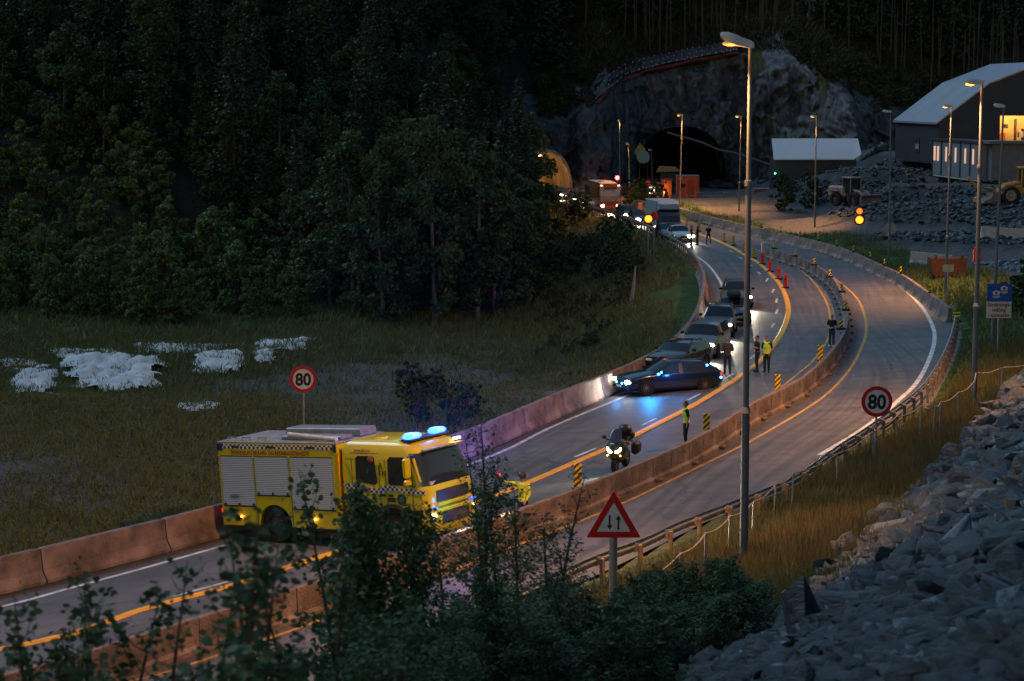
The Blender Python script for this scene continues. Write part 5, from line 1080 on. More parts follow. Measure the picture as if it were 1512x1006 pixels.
def person(label, loc, head, arms='down', top=CB, legs=CB, vest=False, hair=CH_, skin=SK, shoes=SHO, h=1.8, lean=0., helmet=None, group=None, sleeves=True, stance=.11, hunch=0.):
    root = empty('person', loc, head, label, 'person', group); k = h / 1.8
    V = lambda x, y, z: (x * k + lean * z, y * k, z * k)
    tb = .03 + hunch
    J = {}
    for sd in (-1, 1):
        J[sd, 'hip'] = V(0, sd * .09, .93); J[sd, 'knee'] = V(.025 + (.03 if sd > 0 else 0), sd * (stance * .95), .50); J[sd, 'ank'] = V(-.01 + (.05 if sd > 0 else -.03), sd * stance, .09); J[sd, 'toe'] = V(.17 + (.05 if sd > 0 else -.03), sd * (stance + .03), .035)
        J[sd, 'sh'] = V(tb * .5, sd * .185, 1.46)
        if arms == 'down': e, w_, f = (-.03, sd * .235, 1.18), (.03, sd * .235, .93), (.06, sd * .225, .80)
        elif arms == 'crossed': e, w_, f = (.06, sd * .25, 1.20), (.22, -sd * .02, 1.22 + sd * .02), (.21, -sd * .14, 1.23 + sd * .02)
        elif arms == 'front': e, w_, f = (.00, sd * .26, 1.19), (.21, sd * .09, 1.10), (.25, sd * .01, 1.08)
        elif arms == 'pocket': e, w_, f = (-.05, sd * .26, 1.19), (.08, sd * .18, .98), (.10, sd * .14, .90)
        elif arms == 'wave':
            if sd < 0: e, w_, f = (.16, sd * .42, 1.46), (.32, sd * .58, 1.60), (.37, sd * .62, 1.66)
            else: e, w_, f = (.02, sd * .27, 1.18), (.16, sd * .24, .98), (.20, sd * .20, .90)
        elif arms == 'up': e, w_, f = (.14, sd * .24, 1.26), (.18, sd * .10, 1.48), (.17, sd * .07, 1.55)
        J[sd, 'el'], J[sd, 'wr'], J[sd, 'fg'] = V(*e), V(*w_), V(*f)
    hc = V(tb + .01, 0, 1.69); L = []
    L.append(([V(0, 0, .97), V(0, 0, 1.12), V(tb * .5, 0, 1.30), V(tb * .7, 0, 1.42)], [(.155 * k, .72, 1.05, .8), (.15 * k, .66, .95, 1.1), (.165 * k, .68, 1.05, 1.2), (.14 * k, .7, 1.35, .7)]))
    L.append(([V(tb * .6, 0, 1.44), V(tb, 0, 1.58)], [.065 * k, .055 * k]))
    L.append(([hc, V(tb + .015, 0, 1.62)], [(.105 * k, .92, .78, 1.08), (.075 * k, .95, .85, .8)]))
    L.append(([V(tb + .095, 0, 1.68), V(tb + .118, 0, 1.655)], [.012 * k, .017 * k]))
    for sd in (-1, 1):
        L.append(([V(tb - .005, sd * .085, 1.68)], [(.024 * k, .6, .45, 1.2)])); L.append(([V(tb + .085, sd * .034, 1.695)], [.014 * k]))
        L.append(([J[sd, 'hip'], J[sd, 'knee'], J[sd, 'ank'], J[sd, 'toe']], [.088 * k, .056 * k, .040 * k, .030 * k])); L.append(([J[sd, 'ank'], V(-.06 + (.05 if sd > 0 else -.03), sd * stance, .04)], [.038 * k, .034 * k]))
        L.append(([V(tb * .5, sd * .12, 1.45), J[sd, 'sh'], J[sd, 'el'], J[sd, 'wr']], [.07 * k, .056 * k, .042 * k, .028 * k]))
        a, b = Vector(J[sd, 'wr']), Vector(J[sd, 'fg']); d = (b - a).normalized(); sx = d.cross(Vector((1, 0, 0) if abs(d.x) < .8 else (0, 0, 1))).normalized(); pm = a + d * .05
        L.append(([tuple(a), tuple(a + d * .035 + sx * .012), tuple(a + d * .075 + sx * .016)], [.027 * k, .024 * k, .020 * k])); L.append(([tuple(a + d * .03), tuple(a + d * .075 - sx * .016)], [.024 * k, .020 * k]))
        nn = d.cross(sx)
        for q, ln in zip((-.030, -.010, .011, .030), (.062, .078, .072, .055)):
            s0 = a + d * .08 + sx * q; s1 = s0 + d * ln * .55 + nn * .004; s2 = s1 + d * ln * .4 + nn * .018; L.append(([tuple(s0), tuple(s1), tuple(s2)], [.0105 * k, .0095 * k, .009 * k]))
        L.append(([tuple(a + d * .03 + sx * .028), tuple(a + d * .06 + sx * .052), tuple(a + d * .088 + sx * .055 + nn * .01)], [.013 * k, .0115 * k, .010 * k]))
    body = skin_mesh('body', L, skin, root, .0095)
    g = .014 * k
    S_ = [([V(0, 0, .95), V(0, 0, 1.12), V(tb * .5, 0, 1.30), V(tb * .7, 0, 1.42)], [(.168 * k, .76, 1.06, .7), (.165 * k, .70, 1.0, 1.1), (.180 * k, .72, 1.06, 1.2), (.155 * k, .74, 1.32, .72)])]
    for sd in (-1, 1):
        A = [V(tb * .5, sd * .12, 1.45), J[sd, 'sh']] + ([J[sd, 'el'], tuple(Vector(J[sd, 'el']).lerp(Vector(J[sd, 'wr']), .9))] if sleeves else [tuple(Vector(J[sd, 'sh']).lerp(Vector(J[sd, 'el']), .75))])
        S_.append((A, [.083 * k, .070 * k] + ([.055 * k, .040 * k] if sleeves else [.060 * k])))
    skin_mesh('jacket' if sleeves else 'shirt', S_, top, body, .016)
    T_ = [([V(0, 0, .93)], [(.160 * k, .76, 1.04, .62)])]
    for sd in (-1, 1): T_.append(([J[sd, 'hip'], J[sd, 'knee'], tuple(Vector(J[sd, 'ank']) + Vector((0, 0, .02)))], [.103 * k, .074 * k, .062 * k]))
    skin_mesh('trousers', T_, legs, body, .016)
    for sd in (-1, 1):
        hx = -.055 + (.05 if sd > 0 else -.03); skin_mesh('shoe', [([V(hx, sd * stance, .045), J[sd, 'toe'], J[sd, 'ank']], [.045 * k, .038 * k, .045 * k])], shoes, body, .013)
    if vest: skin_mesh('vest', [([V(0, 0, .98), V(0, 0, 1.12), V(tb * .5, 0, 1.30), V(tb * .7, 0, 1.40)], [(.176 * k, .80, 1.06, .6), (.176 * k, .74, 1.03, 1.0), (.190 * k, .74, 1.06, 1.1), (.166 * k, .78, 1.10, .8)]), ([V(tb * .5, .12, 1.46), V(tb * .5, -.12, 1.46)], [.082 * k, .082 * k])], CV, body, .016)
    if helmet:
        q = MB(); q.sph(V(tb, 0, 1.74), .145 * k, 16, 10, (1.08, .92, .85)); q.tube(V(tb, 0, 1.69), V(tb, 0, 1.705), .165 * k, .15 * k, 18); q.build('helmet', helmet, body, True)
    else: skin_mesh('hair', [([V(tb - .012, 0, 1.725), V(tb - .035, 0, 1.68)], [(.108 * k, .92, .80, .85), (.095 * k, .8, .85, .95)])], hair, body, .012)
    return root
ppl = lambda px, py: H(px, py)
person('man in a lime vest with dark trousers standing behind the median, seen from the side', ppl(1013, 660), R(-170), 'down', CB, CB, vest=True, sleeves=False, skin=SK2, h=1.78)
person('man in black with bare forearms folded talking to the one in the vest', ppl(1118, 549), R(190), 'crossed', CB, CB, sleeves=False, skin=SK2, h=1.80)
person('man in a lime vest and dark trousers standing beside the man in black', ppl(1132, 550), R(-110), 'pocket', CB, CB, vest=True, sleeves=False, skin=SK2, h=1.78)
person('dark clothed person silhouetted by headlights between the queue and the lamp post', ppl(1074, 553), R(95), 'front', CG, CN, hair=CHb, h=1.84, stance=.12)
person('person in black top and jeans with white shoes leaning at the curved median', ppl(1228, 512), R(-110), 'front', CB, JE, shoes=SHW, h=1.72, sleeves=False)
person('left one of the pair in dark clothes beside the white car', ppl(1021, 362), R(180), 'crossed', CN, CN, h=1.84, sleeves=False)
person('right one of the pair in dark clothes beside the white car', ppl(1030, 362), R(160), 'front', CB, CN, h=1.78)
person('person in black apart from the pair, holding something to the face', ppl(1046, 361), R(-100), 'up', CB, CB, h=1.80, stance=.17)
fy = mat('yellow fire helmet', (.85, .75, .03), .35)
ff = person('firefighter with a yellow jacket raising a pink light wand', ppl(772, 783), R(-125), 'wave', mat('yellow fire jacket', (.55, .60, .03), .6), CN, helmet=mat('dark fire helmet', (.03, .03, .03), .3), h=1.8, hair=CH_)
def wand():
    p = ff.matrix_world; M = Matrix.Translation(ff.location) @ Matrix.Rotation(ff.rotation_euler.z, 4, 'Z'); a = M @ Vector((.36, -.61, 1.66)); b = a + Vector((-.08, -.04, .16))
    r = empty('light_wand', a, 0, 'pink glowing light wand held up by the firefighter', 'light wand'); q = MB(); q.tube((0, 0, -.06), (0, 0, .06), .02); q.build('grip', M_black, r); q = MB(); d = b - a; q.tube((0, 0, .06), (d.x, d.y, d.z + .04), .035, .045, 12); q.build('glowing_tip', emit('pink glow', (.9, .10, .16), .7), r, True)
wand()
# ------------------------------------------------------------------ buildings and works beyond the road
M_dkwall = mat('dark blue grey cladding', (.035, .042, .055), .6, .2, var=.12, scale=.6); M_roof = mat('pale sheet roof', (.25, .29, .33), .5, .3, var=.06, scale=.3); M_warm = emit('lit interior', (1, .58, .16), 1.6); M_trim = mat('pale roof edge', (.42, .44, .46), .5)
M_win = emit('warm lit window', (.9, .52, .34), .42); M_cab = mat('cabin wall', (.15, .18, .21), .6, var=.1); M_fr = mat('dark cabin frame', (.02, .023, .03), .5)
def quadset(name, faces, m, parent=None, th=None):
    q = MB()
    for f in faces: q.add(f, [list(range(len(f)))])
    return q.build(name, m, parent)
def hall():
    z0 = 6.0; Yc = 262.
    A = G(1315, 221, z0); A = AT(1315, Yc); A.z = z0                    # left back-ish corner of the eave wall
    c0 = AT(1315, 268); c1 = AT(1378, 248)                             # eave wall runs from c0 (far) to c1 (near)
    d = Vector((c1.x - c0.x, c1.y - c0.y, 0)); d.normalize(); e = Vector((-d.y, d.x, 0)).normalized()      # e points right / away along the gable
    if e.x < 0: e = -e
    root = empty('hall', (c1.x, c1.y, z0 - .6), 0, 'big dark hall with pale angled roof and glowing orange doorway', 'hall'); o = Vector((c1.x, c1.y, z0 - .6))
    he = AT(1378, 248, 181).z - o.z; P = lambda u, v, z: tuple(Vector((0, 0, z)) - d * u + e * v)
    # gable profile along v: eave, knee, ridge ...
    prof = [(0, 0), (0, he), (6.1, AT(1450, 249, 125).z - o.z), (12.5, 17.5 - o.z), (18.9, AT(1450, 249, 125).z - o.z), (25, he), (25, 0)]
    L1 = 20.0
    q = MB(); v = [P(0, a, b) for a, b in prof]; dr0, dr1, dz = 7.6, 14.6, AT(1470, 250, 171).z - o.z
    q.add([P(0, 0, 0), P(0, 0, prof[1][1]), P(0, 6.1, prof[2][1]), P(0, dr0, prof[2][1] + (prof[3][1] - prof[2][1]) * .234), P(0, dr0, 0)], [[0, 1, 2, 3, 4]])
    q.add([P(0, dr0, dz), P(0, dr0, prof[2][1] + (prof[3][1] - prof[2][1]) * .234), P(0, 12.5, prof[3][1]), P(0, dr1, prof[2][1] + (prof[3][1] - prof[2][1]) * .672), P(0, dr1, dz)], [[0, 1, 2, 3, 4]])
    q.add([P(0, dr1, 0), P(0, dr1, prof[2][1] + (prof[3][1] - prof[2][1]) * .672), P(0, 18.9, prof[4][1]), P(0, 25, he), P(0, 25, 0)], [[0, 1, 2, 3, 4]])
    q.add([P(0, 0, 0), P(L1, 0, 0), P(L1, 0, he), P(0, 0, he)], [[0, 1, 2, 3]]); q.add([P(L1, a, b) for a, b in prof], [list(range(7))]); q.add([P(0, 25, 0), P(L1, 25, 0), P(L1, 25, he), P(0, 25, he)], [[0, 1, 2, 3]])
    q.build('wall', M_dkwall, root)
    q = MB(); pr = prof[1:6]; pr = [(a, b + .06) for a, b in pr]; pr[0] = (-.35, he - .25); pr[-1] = (25.35, he - .25)
    n = len(pr); vs = [P(-.02, a, b) for a, b in pr] + [P(L1 + .02, a, b) for a, b in pr] + [P(-.02, a, b + .25) for a, b in pr] + [P(L1 + .02, a, b + .25) for a, b in pr]
    q.add(vs, [[i, i + 1, n + i + 1, n + i] for i in range(n - 1)] + [[2 * n + i, 2 * n + i + 1, 3 * n + i + 1, 3 * n + i] for i in range(n - 1)] + [[i, i + 1, 2 * n + i + 1, 2 * n + i] for i in range(n - 1)] + [[n + i, n + i + 1, 3 * n + i + 1, 3 * n + i] for i in range(n - 1)] + [[0, n, 3 * n, 2 * n], [n - 1, 2 * n - 1, 4 * n - 1, 3 * n - 1]])
    q.build('roof', M_roof, root)
    q = MB()
    for (a, b), (a2, b2) in zip(pr[:-1], pr[1:]): q.tube(P(-.03, a, b + .15), P(-.03, a2, b2 + .15), .16, n=6)
    q.build('verge_trim', M_trim, root)
    inn = MB(); inn.add([P(3.5, dr0 - 3, 0), P(3.5, dr1 + 5, 0), P(3.5, dr1 + 5, dz + 2), P(3.5, dr0 - 3, dz + 2)], [[0, 1, 2, 3]]); iw = inn.build('interior_wall', mat('ochre inner wall', (.55, .38, .16), .8, var=.25, scale=.4), root)
    q = MB(); q.add([P(.1, dr0, .05), P(.1, dr1, .05), P(3.5, dr1, .05), P(3.5, dr0, .05)], [[0, 1, 2, 3]]); q.build('interior_floor', M_conc, root)
    rr = random.Random(4); mats = [mat('interior red box', (.5, .08, .03), .6), mat('interior pale box', (.6, .5, .4), .6), mat('interior dark shelf', (.05, .03, .02), .7), mat('interior orange banner', (.8, .2, .03), .6)]
    c = Vector(P(.35, 0, 0))
    for k, (v_, w_, z_, h_, mi) in enumerate([(11.6, 1.0, 1.9, 1.4, 3), (12.6, .9, .5, .9, 1), (13.6, 1.3, .6, 1.2, 1), (15.0, 1.4, 1.6, 3.0, 2), (16.8, 1.2, 1.4, 2.6, 0), (14.2, .8, 2.4, .7, 1), (17.8, .6, 1.2, 2, 1), (12.2, .35, 3.4, .5, 2), (13.4, .1, 2.2, 4.2, 2), (16.0, .1, 2.2, 4.2, 2)]):
        v_ -= 3.4; p = P(1.5, v_, z_ + 1.2); q = MB(); q.box(p, (w_, .8, h_), rz=math.atan2(e.y, e.x)); tag(q.build('stored_item', mats[mi], None), ['orange banner hanging inside the hall door', 'pale box low inside the hall door at left', 'pale box stack inside the hall near the middle', 'dark tall shelf inside the hall', 'red brown cabinet inside the hall', 'small pale crate up on the hall rack', 'pale tall parcel inside the hall at right', 'dark reel hanging inside the hall', 'thin dark rack upright left inside the hall', 'thin dark rack upright right inside the hall'][k], 'stored item', 'things stored in the lit hall').location = o
    for v_ in (8.5, 11.0, 13.5):
        p = P(.8, v_, dz - .25); lamp('hall_light', 'POINT', p, 420, (1, .60, .22), root, shadow_soft_size=.5)
    q = MB(); sg = P(9.0, -.05, 2.2); q.box((sg[0], sg[1], sg[2]), (1.6, .08, 1.9), rz=math.atan2(-d.y, -d.x)); bd = q.build('wall_board', mat('dark red board', (.06, .015, .02), .6), root)
    t = text('lettering', 'LNS', .95, bd, tuple(Vector(sg) - e * .08 + Vector((0, 0, -.55))), (math.pi / 2, 0, math.atan2(d.y, d.x)), mat('pale lettering', (.45, .45, .45), .6), .01, 'CENTER', .01)
hall()
def site_cabins():
    a = AT(1370, 243); b = AT(1440, 226); z0 = 4.1; d = Vector((b.x - a.x, b.y - a.y, 0)); L = d.length; d.normalize(); n = Vector((-d.y, d.x, 0));
    if n.x < 0: n = -n
    root = empty('site_cabins', (a.x, a.y, z0), 0, 'row of dark framed site cabins with small lit windows below the hall', 'site cabins'); ang = math.atan2(d.y, d.x); hh = AT(1370, 243, 207).z - z0 - .35
    def bx(nm, m, s, w_, t, dd, z, h_, par=root): c = d * s + n * t + Vector((0, 0, z)); q = MB(); q.box(c, (w_, dd, h_), rz=ang); return q.build(nm, m, par)
    mods = 5; ml = L / mods
    for k in range(mods):
        md = bx('cabin_module', M_cab, ml * (k + .5), ml - .12, 1.4 + .02, 2.8, hh / 2 + .35, hh)
        bx('corner_frame', M_fr, ml * k + .06, .22, -.0 + .05, .2, hh / 2 + .35, hh + .05, md)
        bx('corner_frame', M_fr, ml * (k + 1) - .1, .14, -.0 + .05, .2, hh / 2 + .35, hh + .05, md)
        for j, s in enumerate(((.25, .62) if k < 1 else (.5,)) if k != 4 else (.3,)): w = bx('window', M_win, ml * (k + s), ml * (.16 if k else .2), -.01, .03, hh * .62 + .35, hh * .42, md)
    bx('roof_edge', M_fr, L / 2, L + .3, 1.4, 3.1, hh + .45, .22); bx('skirting', mat('pale skirting', (.40, .42, .44), .6), L / 2, L, -.0, .06, .22, .12)
    # end block facing the camera, further right
    g = MB(); x0 = d * L; e2 = n
    c = x0 + n * 6.5 + Vector((0, 0, hh / 2 + .35)); g.box(c, (.0 + 3.2, 11.5, hh), rz=ang); w_ = g.build('end_block', mat('dark cabin cladding', (.11, .12, .135), .7, var=.15), root)
    g = MB(); g.box(c + Vector((0, 0, hh / 2 + .16)), (4.2, 12.6, .3), rz=ang); g.build('flat_roof', mat('grey felt roof', (.12, .13, .14), .8), root)
    fd = d; pw = x0 + fd * 1.62 + n * 8.9; g = MB(); g.box(pw + Vector((0, 0, 2.0)), (.06, 1.1, 1.1), rz=ang); g.build('lit_window', emit('bright window', (1, .72, .34), 2.2), w_)
    lamp('window_glow', 'POINT', pw + fd * .8 + Vector((0, 0, 2.2)), 60, (1, .7, .35), root, shadow_soft_size=.3)
site_cabins()
def shed():
    c = AT(1200, 262); z0 = .9; wl = 126 / F * 262; root = empty('shed', (c.x, c.y, z0), 0, 'long shed with pale blank sloping roof behind the bushes', 'shed'); zt = AT(1200, 262, 205).z - z0; ze = AT(1200, 262, 234).z - z0
    q = MB(); q.box((0, 3, ze / 2 - .5), (wl - .6, 6, ze + 1)); q.build('wall', M_dkwall, root)
    q = MB(); q.add([(-wl / 2, -.6, ze), (wl / 2 - .7, -.6, ze), (wl / 2 + .3, -.2, ze + .6), (wl / 2 + .1, 1.6, zt), (-wl / 2, 1.6, zt), (-wl / 2, -.6, ze - .18), (wl / 2 - .7, -.6, ze - .18), (wl / 2 + .3, -.2, ze + .4), (wl / 2 + .1, 1.8, zt - .2), (-wl / 2, 1.8, zt - .2)], [[0, 1, 2, 3, 4], [9, 8, 7, 6, 5], [0, 5, 6, 1], [1, 6, 7, 2], [2, 7, 8, 3], [3, 8, 9, 4], [4, 9, 5, 0]]); q.build('roof', mat('pale shed roof', (.66, .74, .80), .5, .1, var=.04, scale=.3), root)
    q = MB(); q.sph((-wl / 2 + .15, -1.0, ze - 1.9), .10); q.build('green_lamp', emit('green lamp', (.05, 1, .15), 14), root)
shed()
def simple(name, label, cat, px, Y, pybase, build): b = AT(px, Y); b.z = Tz(b.x, b.y); r = empty(name, b, 0, label, cat); build(r, F / Y); return r
def portacabin(col, w_, h_, dpt, nm='container'):
    def f(r, s):
        m = mat(nm + ' paint', col, .6, var=.2); q = MB(); q.box((0, dpt / 2, h_ / 2 + .05), (w_, dpt, h_), bev=.04); q.build('body', m, r)
        q = MB(); q.box((0, dpt / 2, h_ + .1), (w_ + .15, dpt + .15, .12)); q.build('roof', mat(nm + ' roof', (.18, .2, .23), .6), r); n = int(w_ / .35)
        q = MB(); q.box((w_ * .1, -.03, h_ * .45), (.8, .04, h_ * .75)); q.build('door', mat(nm + ' door', tuple(c * .7 for c in col), .6), r)
        q = MB(); q.box((-w_ * .25, -.03, h_ * .6), (.6, .04, .5)); q.build('window', M_glass, r)
        for sx in (-1, 1): q = MB(); q.box((sx * w_ / 2, 0, h_ / 2 + .05), (.12, .12, h_)); q.build('corner_post', mat(nm + ' post', tuple(c * .6 for c in col), .6), r)
    return f
simple('container', 'orange red site container in front of the dark tunnel mouth', 'container', 1014, 268, 285, portacabin((.62, .10, .03), 2.8, 2.9, 3, 'orange container'))
simple('container', 'dark red small container left of the shed', 'container', 1123, 262, 0, portacabin((.30, .02, .03), 1.9, 1.7, 2, 'dark red container'))
def lit_booth(r, s):
    q = MB(); q.box((0, 1, 1.0), (2.2, 2, 2.0), bev=.05); q.build('wall', mat('booth wall', (.12, .13, .13), .6), r); q = MB(); q.box((0, .9, 2.1), (2.5, 2.4, .22), ry=.12); q.build('awning', mat('red awning', (.55, .03, .04), .6), r)
    q = MB(); q.box((-.55, -.03, 1.15), (.65, .05, .85)); q.build('lit_window', emit('booth window glow', (1, .82, .50), 3), r); lamp('booth_glow', 'POINT', (-.3, -1, 1.2), 30, (1, .7, .4), r)
simple('booth', 'small booth with red awning and glowing window beside the coach', 'booth', 967, 270, 0, lit_booth)
def lit_panel(r, s):
    q = MB(); q.box((0, 0, 1.35), (1.1, .5, 2.3), rz=.5, bev=.04); q.build('cabinet', mat('orange cabinet', (.75, .22, .04), .5), r); q = MB(); q.box((-.12, -.30, .85), (.85, .05, .9), rz=.5); q.build('lit_front', emit('orange panel glow', (1, .42, .12), 1.5), r); q = MB(); q.box((0, 0, 2.6), (1.2, .6, .2), rz=.5); q.build('top_panel', mat('red awning', (.5, .03, .04)), r); lamp('panel_glow', 'POINT', (-.4, -1.2, 1.2), 40, (1, .4, .12), r)
simple('cabinet', 'tall orange lit cabinet between the booth and the red container', 'cabinet', 983, 266, 0, lit_panel)
def round_tank(r, s):
    z = CAMZ - (231 - 138) / s - r.location.z; q = MB(); q.tube((0, 0, z), (0, 1.2, z), .92, n=9); q.build('drum', mat('pale green drum', (.16, .33, .26), .5, var=.1), r)
    q = MB(); q.prism([(-1.2, z + .7), (-.4, z + 1.9), (.4, z + 1.0), (.2, z - .2), (-.9, z + .1)], 1.25, 1.5); q.build('ochre_cover', mat('ochre sheet', (.32, .20, .06), .7), r); q = MB()
    for sx in (-.5, .6): q.tube((sx, .5, -.5), (sx, .5, z - .6), .07)
    q.tube((-.6, .5, z - 1.4), (.7, .5, z - 1.4), .05); q.build('frame_leg', M_dkmet, r)
simple('drum_mixer', 'pale green round drum on legs before the dark tunnel', 'drum', 948, 280, 0, round_tank)
def ochre_machine(r, s):
    q = MB(); q.box((0, 0, 2.2), (2.6, 2, 1.6), bev=.1); q.box((.9, 0, 1.0), (1, 1.6, 1.5)); q.build('frame', M_dkmet, r); q = MB(); q.prism([(-1.7, 3.1), (-1.2, 3.9), (1.0, 3.8), (1.7, 3.2)], -.8, .8); q.build('hood', mat('ochre hood', (.42, .26, .07), .6), r); q = MB(); q.box((-.7, -1.02, 2.0), (.8, .05, .35)); q.build('pale_panel', mat('pale panel', (.5, .55, .55), .5), r)
simple('tunnel_machine', 'machine with ochre hood standing before the dark tunnel mouth', 'machine', 985, 284, 0, ochre_machine)
def skip(r, s):
    q = MB(); q.prism([(-1.7, .3), (-1.5, .15), (1.5, .15), (1.7, .3), (1.9, 2.0), (-1.9, 2.0)], 0, 2.2); q.build('bin', mat('rust brown skip', (.05, .016, .012), .7, var=.3), r)
    for x in (-1.45, 1.35): q = MB(); q.box((x, .1, 2.15), (.3, .2, .35)); q.build('lifting_lug', M_dkmet, r)
b = AT(1399, 145); b.z = Tz(b.x, b.y)
sk = empty('rubbish_skip', b, 0, 'rust brown open skip beside the lamp post on the gravel', 'skip'); skip(sk, 1); sk.scale = (.68, .68, .68)
def red_post(r, s): q = MB(); q.box((0, 0, 1.2), (.55, .4, 1.1), bev=.04); q.build('red_box', M_red, r); q = MB(); q.tube((0, .1, 0), (0, .1, .8), .06); q.build('post', M_dkmet, r)
simple('red_box', 'small bright red box on a post beside the skip', 'post box', 1439, 150, 0, red_post)
for k, (px, Y, rz, lb) in enumerate([(1371, 165, -.45, 'concrete block lying askew on the gravel left of the lamp post'), (1485, 176, .05, 'long concrete block in front of the yellow loader')]):
    b = AT(px, Y); b.z = Tz(b.x, b.y) - .05; q = MB(); q.prism([(-.3, 0), (-.3, .1), (-.14, .35), (-.1, 1), (.1, 1), (.14, .35), (.3, .1), (.3, 0)], -1.7 - k * .8, 1.7 + k * .8, 'x'); o = q.build('concrete_block', mat('pale concrete', (.42, .40, .38), .85, var=.15)); o.location = b; o.rotation_euler = (0, .06, rz); tag(o, lb, 'concrete block')
def loader(px, Y, hd, col, label, sc=1., arm=True):
    b = AT(px, Y); b.z = Tz(b.x, b.y) - .05; r = empty('wheel_loader', b, hd, label, 'wheel loader'); r.scale = (sc, sc, sc); m = mat(label[:12] + ' paint', col, .6, var=.3, scale=1.5); DG = M_dkmet
    for x in (1.6, -1.6):
        for sd in (-1, 1): wheel(r, x, sd * 1.05, .85, .6, side=sd, truck=True)
    q = MB(); q.box((-1.9, 0, 1.75), (3.0, 1.9, 1.3), bev=.2); q.build('engine_hood', m, r); q = MB(); q.box((1.2, 0, 1.3), (2.2, 1.0, .9), bev=.1); q.build('front_frame', m, r)
    q = MB(); q.box((-.1, 0, 2.5), (1.4, 1.6, 1.7), bev=.08); q.build('cab', M_glass, r); q = MB(); q.box((-.1, 0, 3.42), (1.7, 1.9, .18), bev=.05); q.build('cab_roof', m, r)
    q = MB()
    for sx in (-.78, .58):
        for sd in (-1, 1): q.tube((sx, sd * .8, 1.6), (sx, sd * .8, 3.4), .06)
    q.build('cab_pillar', m, r)
    for sd in (-1, 1): q = MB(); q.path([(.7, sd * .5, 2.0), (2.0, sd * .55, 1.75), (3.2, sd * .55, .75)], [.16, .2, .14], 6); q.build('lift_arm', m, r); q = MB(); q.box((-2.0, sd * 1.15, 1.5 + .35), (1.8, .5, .12), bev=.03); q.build('mudguard', m, r)
    q = MB(); q.prism([(3.1, .15), (4.3, .1), (4.1, .35), (3.5, .6), (3.35, 1.1), (3.6, 1.5), (3.25, 1.55), (2.95, .9)], -1.55, 1.55); q.build('bucket', mat('worn bucket steel', (.16, .12, .11), .6, .3, var=.3), r)
    return r
lo1 = loader(1254, 222, R(-58), (.26, .19, .16), 'dusty grey wheel loader standing behind the amber light', .92)
lo2 = loader(1508, 204, R(178), (.45, .22, .05), 'orange yellow wheel loader cut by the right edge of the view', 1.06)
# yellow hydraulic boom beside the cabins
def boom(r, s): q = MB(); q.path([(-2.0, 0, 2.6), (-1.2, 0, 1.6), (-.3, 0, 1.2), (.6, 0, .9), (1.6, 0, 1.1)], [.18, .16, .12, .14, .1], 6); q.build('boom', mat('weathered yellow steel', (.45, .28, .06), .6, .2, var=.3), r); q = MB(); q.box((-.9, 0, .3), (.9, .7, .6), rz=.3, bev=.1); q.build('bucket', mat('weathered yellow steel', (.4, .2, .05)), r)
simple('boom_arm', 'weathered yellow machine arm lying bent beside the site cabins', 'machine arm', 1452, 206, 0, boom)
# blasting mat of dark netting above the rock face, red edge below it
def top_strip():
    XS = np.linspace(12.0, 34.6, 46)
    for (nm, lab, y0, y1, m, lift) in (('drainage_mat', 'long black studded mat laid along the top of the rock face', 5.8, 10.4, mat('black geotextile', (.014, .015, .018), .7), .18), ('red_edge_net', 'dull red net strip under the black mat along the rock face', 4.9, 5.9, mat('dull red netting', (.16, .03, .03), .8, var=.4, scale=1), .16)):
        q = MB(); rows = []
        for x in XS:
            yc = float(np.interp(x, CL_X, CL_Y)); row = []
            for k in range(8):
                y = yc + y0 + (y1 - y0) * k / 7; row.append((x + .25 * math.sin(k * 1.3 + x), y, float(np.interp(x, CL_X, CL_Z)) + .42 * (y - yc - 5) + .8 + lift + .12 * math.sin(k * 2.4) + (.3 if k == 0 else 0)))
            rows.append(row)
        q.loft(rows, cap=False, closed=False); q.build(nm, m, None, True); o = bpy.data.objects[nm]; tag(o, lab, 'mat' if lift > .17 else 'net')
        if lift > .17:
            st = MB()
            for row in rows[::2]:
                for k in (0, 2, 4, 6): st.sph((row[k][0], row[k][1], row[k][2] + .08), .10, 6, 4)
            st.build('stud', mat('pale stud', (.4, .4, .4), .6), o)['kind'] = 'stuff'
top_strip()
# hose across the dark portal
q = MB(); hp = [AT(px, 296, py) for px, py in [(985, 196), (1010, 203), (1040, 212), (1060, 221), (1085, 226), (1110, 234), (1136, 243)]]; q.path(smooth_line(hp, 24), .16, 6); tag(q.build('ventilation_hose', mat('grey hose', (.12, .125, .13), .7)), 'thin grey pipe slung across the dark tunnel mouth', 'pipe')
# pale sacks heaped beside the dark red container
for k in range(7):
    b = AT(1116 + (k % 4) * 7, 258 - (k // 4) * 1.0); q = MB(); q.sph((0, 0, 0), .55, 8, 5, (1.3, .9, .6)); o = q.build('sack', mat('pale sack', (.42, .42, .44), .8, var=.2), None, True); o.location = (b.x, b.y, Tz(b.x, b.y) + .25 + (.45 if k > 3 else 0)); o.rotation_euler = (.2 * k, .1, k); tag(o, 'pale crumpled sack in the heap below the dark red container', 'sack', 'heap of pale sacks')
# mesh fence of the works (red and grey) beside the coach
def works_fence():
    r = empty('site_fence', AT(1000, 255), 0, 'leaning red and grey mesh fence panels beyond the far barrier', 'fence'); r.location.z = 0; rr = random.Random(2)
    for k in range(9):
        x = -3.6 + k * 1.15; y = rr.uniform(-.6, .6); h = rr.uniform(1.2, 1.9); q = MB(); q.tube((x, y, 0), (x + rr.uniform(-.2, .2), y, h), .035); q.tube((x, y, h * .9), (x + 1.1, y, h * .85), .03); q.tube((x, y, h * .4), (x + 1.1, y, h * .45), .025); q.build('panel', mat('red fence paint', (.28, .05, .05), .6) if k in (1, 2, 3) else M_zinc, r)
works_fence()
